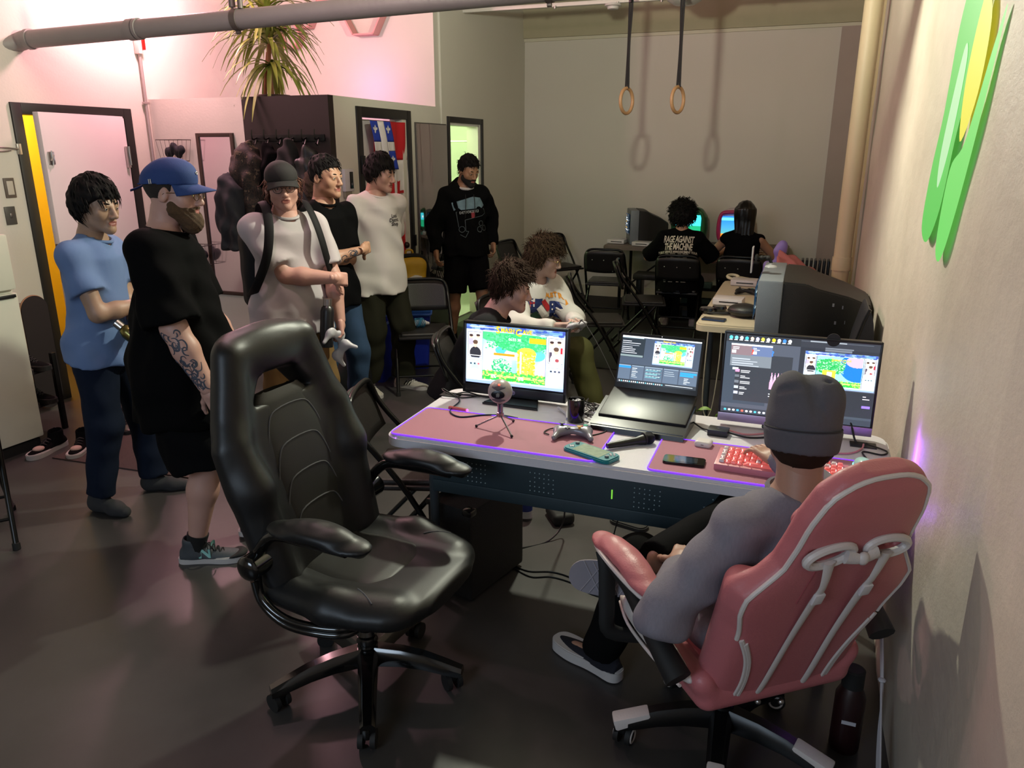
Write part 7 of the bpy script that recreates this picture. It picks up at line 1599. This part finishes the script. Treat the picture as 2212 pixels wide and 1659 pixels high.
b = B(); b.tube([(.031 * math.cos(a), .054 * math.sin(a), .006) for a in [6.2832 * k / 24 for k in range(24)]], .003, 6, closed=True); b.obj('light_strip', emat('teal_led', '60e8c8', 2), t)
t = thing('capture_box', 'small black video capture box behind the earbud case', 'box', (-.225, 2.845, ZD), R(-4)); b = B(); b.box((0, 0, .0125), (.075, .055, .025), .003); b.obj('casing', mat('box_black', '0c0c0d', .4), t); text_obj('brand_mark', 'e:', .016, M_steel, t, (0, 0, .0258), (0, 0, 0))
M_cb = mat('black_cable', '0b0b0c', .45); M_pc = mat('pink_cable', 'c8848a', .5); M_wc = mat('white_cable', 'b4b0b4', .5)
cable('cable', 'black cable from the laptop to the small black capture box', [(-.33, 2.90, ZD + .02), (-.29, 2.88, ZD + .004), (-.262, 2.85, ZD + .012)], .003, M_cb)
cable('cable', 'black cable leaving the capture box towards the big monitor', [(-.188, 2.845, ZD + .012), (-.12, 2.84, ZD + .004), (-.05, 2.87, ZD + .004), (.0, 2.93, ZD + .01)], .0035, M_cb)
cable('cable', 'coiled pink keyboard cable behind the keyboard', [(-.185, 2.875, ZD + .01), (-.13, 2.87, ZD + .004), (-.07, 2.90, ZD + .004), (-.02, 2.95, ZD + .004)], .0035, M_pc)
cable('cable', 'pink cable curving behind the beanie towards the grommet', [(.06, 2.72, ZM + .004), (.14, 2.775, ZD + .004), (.23, 2.80, ZD + .004), (.275, 2.86, ZD + .004), (.285, 2.90, ZD + .01)], .0032, M_pc)
cable('cable', 'black cable dropping from the monitor into the right grommet', [(.22, 2.985, ZD + .10), (.24, 2.96, ZD + .06), (.262, 2.93, ZD + .004), (.30, 2.925, ZD + .003)], .004, M_cb)
cable('cable', 'black cable looping from the right grommet to the mouse', [(.30, 2.92, ZD + .004), (.36, 2.87, ZD + .004), (.34, 2.83, ZD + .003), (.28, 2.84, ZD + .003), (.29, 2.76, ZD + .004), (.28, 2.725, ZM + .01)], .003, M_cb)
cable('cable', 'dark blue cable looping over the left pink mat', [(-1.37, 2.94, ZD + .004), (-1.31, 2.86, ZD + .004), (-1.29, 2.72, ZM + .003), (-1.22, 2.665, ZM + .003), (-1.14, 2.72, ZM + .003), (-1.07, 2.75, ZD + .004), (-1.0, 2.74, ZD + .004)], .0032, mat('navy_cable', '141c34', .45))
for k, pts in enumerate(([(-1.38, 2.93, .742), (-1.33, 2.98, .746), (-1.24, 2.955, .745), (-1.12, 2.955, .75)], [(-1.36, 2.92, .743), (-1.43, 2.95, .76), (-1.40, 2.90, .765), (-1.33, 2.90, .745), (-1.25, 2.96, .745)], [(-1.39, 2.945, .743), (-1.30, 2.93, .75), (-1.20, 2.95, .745), (-1.0, 2.93, .745)])):
    cable('cable', ('black cable running from the left grommet to the game monitor', 'black cable curling over the left corner of the desk', 'longest black cable passing behind the game monitor stand')[k], pts, .003, M_cb, group='black cables by the left grommet')
t = thing('cable_nest', 'tangle of black and white cables between the game monitor and the laptop', 'cables', (-.72, 2.93, ZD)); rg = random.Random(12)
for k in range(9): b = B(); b.tube([(rg.uniform(-.07, .07), rg.uniform(-.10, .07), .004 + rg.uniform(0, .03)) for _ in range(6)], .0026 if k % 3 else .0034, 5, smooth=6); b.obj('cable_loop', M_cb if k % 3 else M_wc, t)
cable('cable', 'white network cable plug end beside the black cup', [(-.88, 2.90, ZD + .012), (-.83, 2.85, ZD + .008), (-.81, 2.80, ZD + .005)], .006, M_wc)
cable('cable', 'black cable running from the cup to the silver controller', [(-.74, 2.80, ZD + .004), (-.68, 2.77, ZD + .004), (-.63, 2.72, ZM + .002), (-.66, 2.66, ZM + .002), (-.69, 2.64, ZM + .002)], .0026, M_cb)
t = thing('trailing_plant', 'small green leafy sprig behind the desk between laptop and monitor', 'plant', (-.22, 3.10, .70)); MLF = mat('bright_leaf', '5c7c20', .45, var=.3, vscale=20)
b = B(); b.tube([(0, 0, -.69), (0, 0, -.2), (-.04, 0, .03), (.12, .02, .05)], .004, 6, smooth=4); b.obj('stem', MLF, t)
for k, (x, z, a) in enumerate(((-.06, .05, 170), (-.02, .055, 20), (.05, .05, -10), (.11, .045, 10), (.02, .06, 60), (-.09, .04, 200), (.16, .045, 0))):
    b = B(); b.grid(lambda u, v: (.075 * u, (v - .5) * .035 * math.sin(math.pi * min(1, u * .97 + .03)), .012 * math.sin(u * 3) - .02 * u * u), 7, 4); o = b.obj('leaf', MLF, t); o.location = (x, 0, z); o.rotation_euler = (R(20 * (k % 3) - 10), R(8), R(a))
# ------------------------------------------------ under and around the desk
t = thing('amplifier', 'black guitar amplifier cabinet standing under the left end of the desk', 'amplifier', (-1.175, 2.72, 0), R(-14))
b = B(); b.box((0, 0, .215), (.22, .38, .40), .012); b.obj('cabinet', mat('amp_tolex', '0e0e0f', .7, bump=.5, bscale=300), t)
b = B(); b.box((-.112, 0, .19), (.004, .32, .30)); b.obj('grille_cloth', M_rub, t)
for x in (-.095, .095):
    for y in (-.175, .175):
        b = B(); b.box((x, y, .405), (.045, .045, .03), .010); b.obj('corner_guard', M_gloss, t); b = B(); b.cyl((x * .9, y * .9, 0), (x * .9, y * .9, .018), .014); b.obj('foot', M_rub, t)
b = B(); b.tube([(0, -.08, .415), (0, -.05, .432), (0, .05, .432), (0, .08, .415)], .009, 8, smooth=4); b.obj('handle', M_rub, t)
t = thing('water_bottle', 'clear plastic water bottle with a blue label under the desk', 'bottle', (-1.16, 3.30, 0))
b = B(); b.lathe([(0, 0), (.030, .0), (.033, .01), (.030, .04), (.033, .05), (.033, .14), (.028, .165), (.014, .19), (.013, .20), (0, .20)], seg=24); b.obj('bottle_body', mat('clear_plastic', 'c8ccd4', .08, trans=.85), t)
b = B(); b.lathe([(.0338, .055), (.0338, .135)], seg=24); b.obj('label', mat('blue_label', '20307c', .4, var=.4, vscale=40), t); b = B(); b.cyl((0, 0, .198), (0, 0, .212), .015, seg=16); b.obj('cap', M_cons, t)
t = thing('power_brick', 'black power brick lying on the concrete under the desk', 'power supply', (-1.0, 3.36, 0), R(35)); S = Sdf((-.08, -.12, -.01), (.08, .12, .08), .005); S.rbox((0, 0, .032), (.055, .085, .031), .022, .02); sdf_obj(S, 'casing', M_rub, t, 1)
t = thing('pedal', 'flat dark round-ended pedal on the floor under the desk', 'pedal', (-.66, 3.42, 0), R(-15)); b = B(); b.prism(rrect(.20, .09, .04), .022, bev=.006); b.obj('pedal_body', mat('pedal_dark', '1c1b1a', .5), t)
t = thing('water_bottle', 'dark red insulated bottle standing on the floor by the right wall', 'bottle', (.28, 2.20, 0)); b = B(); b.lathe([(0, 0), (.042, 0), (.044, .01), (.044, .19), (.030, .225), (0, .225)], seg=28); b.obj('body', mat('dark_red_enamel', '200607', .4), t); b = B(); b.lathe([(0, .225), (.032, .225), (.032, .28), (.026, .285), (0, .285)], seg=24); b.obj('cap', M_rub, t)
b = B(); b.box((-.0, -.0445, .12), (.04, .002, .012)); b.obj('printed_mark', M_gcw, t)
cable('cable', 'black cable from the amplifier across the floor to the pink chair, upper strand', [(-1.08, 2.86, .004), (-.98, 2.83, .004), (-.88, 2.86, .004), (-.78, 2.84, .004), (-.68, 2.78, .004), (-.58, 2.74, .004)], .0035, M_cb)
cable('cable', 'black cable from the amplifier across the floor to the pink chair, lower strand', [(-1.08, 2.85, .004), (-.96, 2.79, .004), (-.87, 2.82, .004), (-.76, 2.80, .004), (-.67, 2.75, .004), (-.58, 2.745, .004)], .0035, M_cb)
cable('cable', 'black cable rising from the floor to the desk behind the amplifier', [(-1.09, 3.00, .004), (-.98, 3.12, .006), (-.93, 3.20, .10), (-.93, 3.12, .40), (-.93, 3.02, .69)], .004, M_cb)
cable('cable', 'black cable curving down beside the black trousers', [(-.50, 3.0, .69), (-.62, 3.08, .30), (-.66, 3.02, .06), (-.60, 2.90, .004), (-.52, 2.86, .004)], .0035, M_cb)
t = thing('wall_cables', 'bundle of thin white cables tied and hanging down the right wall', 'cables', (.36, 2.30, 0))
for k in range(7):
    a = (k - 3) / 3; b = B(); b.tube([(.0, .35 + .004 * k, .62), (-.01, .18, .46 + .004 * k), (.0 + .002 * a, -.08, .25), (.0, -.20 + .035 * a, .13), (.0, -.28 + .05 * a, .06), (0, -.40 + .06 * a, .006 + .002 * k), (0.0, -.6 + .03 * a, .006)], .0032, 6, smooth=6); b.obj('cable_strand', M_wc, t)
for p in ((.0, .17, .455), (0, -.08, .25)): b = B(); b.ball(p, .012, 8, (1, 1, .6)); b.obj('tie', M_wc, t)
t = thing('tangled_controller', 'white controller wrapped in its teal cord on the folding chair seat', 'controller', (-2.70, 5.18, .468), R(40)); S = Sdf((-.10, -.07, -.01), (.10, .07, .08), .004); S.ell((0, 0, .03), (.055, .036, .026), .01).cap((-.03, 0, .03), (-.085, -.01, .018), .018, .012, .02).cap((.03, 0, .03), (.075, .02, .02), .018, .012, .02); sdf_obj(S, 'shell', M_cons, t, 1)
for k in range(9): b = B(); b.tube([(.0 + (k - 4) * .008 + .006 * math.sin(a * 2 + k), .044 * math.cos(a), .032 + .036 * math.sin(a)) for a in [6.2832 * j / 16 for j in range(16)]], .0035, 6, closed=True); b.obj('wrapped_cord', mat('teal_cord', '24607c', .5), t)
# ------------------------------------------------ bins, bags, coats, shoes
M_bin = mat('blue_bin_plastic', '1c30a8', .45, var=.05); M_binl = mat('blue_bin_lid', '2f64c4', .45)
def bin_(label, loc, rz, lid=True, txt=''):
    t = thing('recycling_bin', label, 'bin', loc, rz, 'blue recycling bins'); b = B()
    rs = [[b.bm.verts.new((x * k, y * k, z)) for x, y in rrect(.30, .34, .03, 3)] for z, k in ((0, .84), (.47, 1), (.47, .96), (.02, .80))]
    for p, q in zip(rs, rs[1:]):
        for j in range(len(p)): b.bm.faces.new((p[j], p[(j + 1) % len(p)], q[(j + 1) % len(p)], q[j]))
    b.bm.faces.new(rs[0]); b.bm.faces.new(rs[-1]); b.obj('body', M_bin, t)
    b = B(); b.tube([(x, y, .47) for x, y in rrect(.31, .35, .03, 3)], .012, 6, closed=True); b.obj('rim', M_binl, t)
    if lid: b = B(); b.box((0, 0, .495), (.31, .35, .035), .012); b.box((0, 0, .52), (.24, .28, .02), .008); b.obj('lid', M_binl, t)
    for k, s_ in enumerate(('PLEASE', 'RECYCLE')): text_obj('printed_word', s_ if not txt else txt, .035, mat('bin_print', '8c94c8', .6), t, (.0, -.155 + .0 * k, .30 - k * .07), (R(96), 0, 0))
    return t
bin_('lidded blue recycling bin beside the black folding chair', (-3.03, 5.70, 0), R(25)); bin_('open blue recycling bin behind the legs of the person in the white tee', (-3.16, 5.24, 0), R(15), lid=False)
t = backpack('yellow and black school backpack standing on the lidded blue bin', Matrix.Translation((-3.05, 5.74, .525)) @ Matrix.Rotation(R(40), 4, 'Z'), (0, 0, .20), mat('mustard_nylon', 'a8820c', .6, bump=.2, bscale=300), (.125, .085, .20))
b = B(); b.tube([(-.10, -.04, .02), (-.135, -.03, .2), (-.11, -.02, .37), (0, -.02, .405), (.11, -.02, .37), (.135, -.03, .2), (.10, -.04, .02)], .022, 8, flat=(1,), smooth=4); b.obj('black_side_panel', M_bag, t)
me = text_mesh('G', .20, bold=.010); b_ = bpy.data.objects.new('white_emblem', me); me.materials.clear(); me.materials.append(M_tee_w); link(b_, t); b_.location = (.0, -.118, .17); b_.rotation_euler = (R(86), 0, 0)
t = thing('duffel_bag', 'slumped black bag on the floor behind the person in jeans', 'bag', (-3.05, 4.70, 0), R(30)); S = Sdf((-.22, -.20, -.01), (.22, .20, .42), .009); S.ell((0, 0, .15), (.17, .14, .18), .05).ell((.03, .02, .27), (.10, .10, .11), .06); S.fold(.010, [(30, 20, 16), (-24, 22, 26)], 3); S.op(lambda X, Y, Z: .003 - Z + 0 * X + 0 * Y, (-1, -1, -1), (1, 1, 1), .01, 'i'); sdf_obj(S, 'bag_body', M_bag, t, 1)
t = thing('coat_rack', 'row of black hooks on the dark brown panel', 'hook rail', (-3.72, 5.11, 1.86))
b = B(); b.box((0, 0, 0), (.66, .012, .05), .003); b.obj('rail', M_blackmet, t)
for k in range(6): b = B(); x = -.28 + k * .112; b.tube([(x, -.005, .0), (x, -.05, -.01), (x, -.06, .02), (x, -.055, .06)], .006, 6, smooth=3); b.tube([(x, -.005, -.01), (x, -.03, -.05), (x, -.045, -.03)], .006, 6, smooth=3); b.obj('hook', M_blackmet, t)
def coat(label, x, y, z1, z0, w_, d_, m, seed, extra=None, nm='coat'):
    t = thing(nm, label, 'coat', (x, y, 0), 0, 'coats on the hooks'); S = Sdf((-w_ - .05, -d_ - .05, z0 - .03), (w_ + .05, d_ + .05, z1 + .03), .009); L_ = z1 - z0
    S.loft([(z0, w_ * 1.05, d_ * .8), (z0 + L_ * .3, w_ * 1.1, d_), (z0 + L_ * .8, w_ * 1.0, d_ * .9), (z0 + L_ * .93, w_ * .6, d_ * .6), (z1, .03, .03)], (0, 0, 0), None, .03, p=2.6); S.fold(.013, [(60, 10, 8), (-44, 20, 14), (20, 30, 40)], seed)
    if extra: extra(S)
    sdf_obj(S, 'cloth', m, t, 1); return t
M_camo = bpy.data.materials.new('camouflage_cloth'); M_camo.use_nodes = True; nt = M_camo.node_tree; v = nt.nodes.new('ShaderNodeTexNoise'); v.inputs['Scale'].default_value = 26; v.inputs['Detail'].default_value = 3; cr = nt.nodes.new('ShaderNodeValToRGB'); cr.color_ramp.interpolation = 'CONSTANT'
for p, c in ((0, '17110f'), (.46, '2e211a'), (.54, '130f0e'), (.62, '5a4a3c')): e = cr.color_ramp.elements[0] if p == 0 else cr.color_ramp.elements.new(p); e.position = p; e.color = lin(hx(c))
tc = nt.nodes.new('ShaderNodeTexCoord'); nt.links.new(tc.outputs['Object'], v.inputs['Vector']); nt.links.new(v.outputs['Fac'], cr.inputs[0]); nt.links.new(cr.outputs[0], nt.nodes['Principled BSDF'].inputs['Base Color']); nt.nodes['Principled BSDF'].inputs['Roughness'].default_value = .8
coat('camouflage jacket hanging leftmost on the dark panel', -3.99, 4.96, 1.83, 1.08, .13, .12, M_camo, 2); coat('navy bulky jacket hanging in front of the camouflage one', -4.07, 4.83, 1.60, 1.05, .11, .09, mat('navy_jacket', '12151d', .8), 3)
coat('black coat hanging right of the camouflage jacket', -3.80, 5.0, 1.82, .80, .11, .09, M_tee_b, 4); coat('long black coat hanging in the middle of the hooks', -3.64, 5.0, 1.84, .70, .11, .09, mat('black_wool', '0f0e0f', .9), 5)
coat('black jacket hanging at the right end of the hooks', -3.47, 5.0, 1.80, .95, .10, .09, mat('black_nylon', '0e0e11', .5), 6)
t = thing('fur_hood', 'brown fur-trimmed hood hanging behind the person in the black tee', 'coat', (-3.41, 4.93, 1.52)); S = Sdf((-.12, -.12, -.18), (.12, .12, .16), .007); S.ell((0, 0, 0), (.06, .06, .12), .02); S.fold(.006, [(160, 60, 90), (90, -150, 110)], 2); sdf_obj(S, 'fur', mat('brown_fur', '3c2c1e', .95, bump=1, bscale=200, var=.4, vscale=80), t, 0)
def wire_basket(label, x, z, m_in):
    t = thing('wire_basket', label, 'basket', (x, 5.03, z)); b = B()
    for zz, k in ((.08, 1), (-.08, .8)): b.tube([(.11 * k * sx, .07 * sy * k, zz) for sx, sy in ((-1, -1), (1, -1), (1, 1), (-1, 1))], .003, 5, closed=True)
    for k in range(6): u = -1 + k * .4; b.tube([(.11 * u, -.07, .08), (.088 * u, -.056, -.08)], .0018, 4); b.tube([(.11 * u, .07, .08), (.088 * u, .056, -.08)], .0018, 4)
    b.obj('wire_frame', mat('basket_wire', '5c5450', .4, .7), t); S = Sdf((-.11, -.08, -.09), (.11, .08, .10), .006)
    for k in range(5): S.ell((-.06 + .03 * k, .01 * (k % 2), -.02 + .02 * (k % 3)), (.035, .03, .04), .02)
    S.fold(.004, [(70, 60, 50)], 2); sdf_obj(S, 'dark_gloves', m_in, t, 1)
wire_basket('small wire basket of dark gloves above the blue cap', -4.74, 1.77, mat('navy_gloves', '14151c', .9)); wire_basket('lower wire basket of dark gloves behind the black tee', -4.63, .95, MC['navy_gloves'])
# shoe rack
t = thing('shoe_rack', 'black metal shoe rack beside the yellow doorway', 'rack', (-4.66, 3.25, 0), R(0))
for x in (-.18, .18):
    for y in (-.22, .22): b = B(); b.box((x, y, .26), (.03, .03, .52), .004); b.obj('post', M_blackmet, t)
for z in (.20, .42): b = B(); b.box((0, 0, z), (.38, .46, .015), .003); b.obj('shelf', M_blackmet, t)
def sneaker(label, loc, rz, up, sole, toe=None, group=None):
    t = thing('sneaker', label, 'shoe', loc, rz, group); info = {'legs': {1: (Vector(), Vector((0, 0, .5)), Vector((0, 0, .085)), {})}}
    make_shoe(t, Vector((0, 0, 0)), Vector((0, 1, 0)), dict(up=up, sole=sole, lace=M_lace_b, sole_h=.026), 1, info)
    if toe: S = Sdf((-.06, .05, 0), (.06, .25, .09), .004); S.ell((0, .125, .044), (.032, .036, .016), .01); sdf_obj(S, 'toe_patch', toe, t, 1)
    return t
M_toe = mat('pale_pink_suede', 'b4988e', .8)
sneaker('black and pink sneaker at the left of the row by the fridge', (-4.22, 3.18, 0), R(-172), M_blackcl, M_soleW, M_toe); sneaker('black and pink sneaker right beside the leftmost one', (-4.06, 3.25, 0), R(-150), M_blackcl, M_soleW, M_toe); sneaker('black and white sneaker behind the pink-toed pair', (-4.03, 3.44, 0), R(-140), M_blackcl, M_soleW, mat('white_patch', 'a8a49c', .8)); sneaker('dark red-black sneaker farthest along the row by the door', (-4.12, 3.64, 0), R(-130), mat('oxblood_leather', '2c1414', .4), M_soleB)
for k, (y, z) in enumerate(((3.12, .43), (3.25, .43), (3.38, .43), (3.12, .21), (3.25, .21), (3.38, .21))): sneaker(('black boot on the top shelf of the rack, ' if z > .3 else 'black shoe on the lower shelf of the rack, ') + ('nearest', 'middle', 'farthest')[k % 3], (-4.62, y, z), R(-90), M_blackcl, M_soleB, None, 'shoes on the black rack')
t = thing('doormat', 'thin mauve-brown mat on the floor in front of the sneakers', 'mat', (-3.62, 3.55, 0), R(3)); b = B(); b.box((0, 0, .004), (1.0, .95, .008), .002); b.obj('pile', mat('mauve_mat', '4a3a38', .9, bump=.4, bscale=200), t)
# ------------------------------------------------ projector picture on the right wall: plain abstract colour fields
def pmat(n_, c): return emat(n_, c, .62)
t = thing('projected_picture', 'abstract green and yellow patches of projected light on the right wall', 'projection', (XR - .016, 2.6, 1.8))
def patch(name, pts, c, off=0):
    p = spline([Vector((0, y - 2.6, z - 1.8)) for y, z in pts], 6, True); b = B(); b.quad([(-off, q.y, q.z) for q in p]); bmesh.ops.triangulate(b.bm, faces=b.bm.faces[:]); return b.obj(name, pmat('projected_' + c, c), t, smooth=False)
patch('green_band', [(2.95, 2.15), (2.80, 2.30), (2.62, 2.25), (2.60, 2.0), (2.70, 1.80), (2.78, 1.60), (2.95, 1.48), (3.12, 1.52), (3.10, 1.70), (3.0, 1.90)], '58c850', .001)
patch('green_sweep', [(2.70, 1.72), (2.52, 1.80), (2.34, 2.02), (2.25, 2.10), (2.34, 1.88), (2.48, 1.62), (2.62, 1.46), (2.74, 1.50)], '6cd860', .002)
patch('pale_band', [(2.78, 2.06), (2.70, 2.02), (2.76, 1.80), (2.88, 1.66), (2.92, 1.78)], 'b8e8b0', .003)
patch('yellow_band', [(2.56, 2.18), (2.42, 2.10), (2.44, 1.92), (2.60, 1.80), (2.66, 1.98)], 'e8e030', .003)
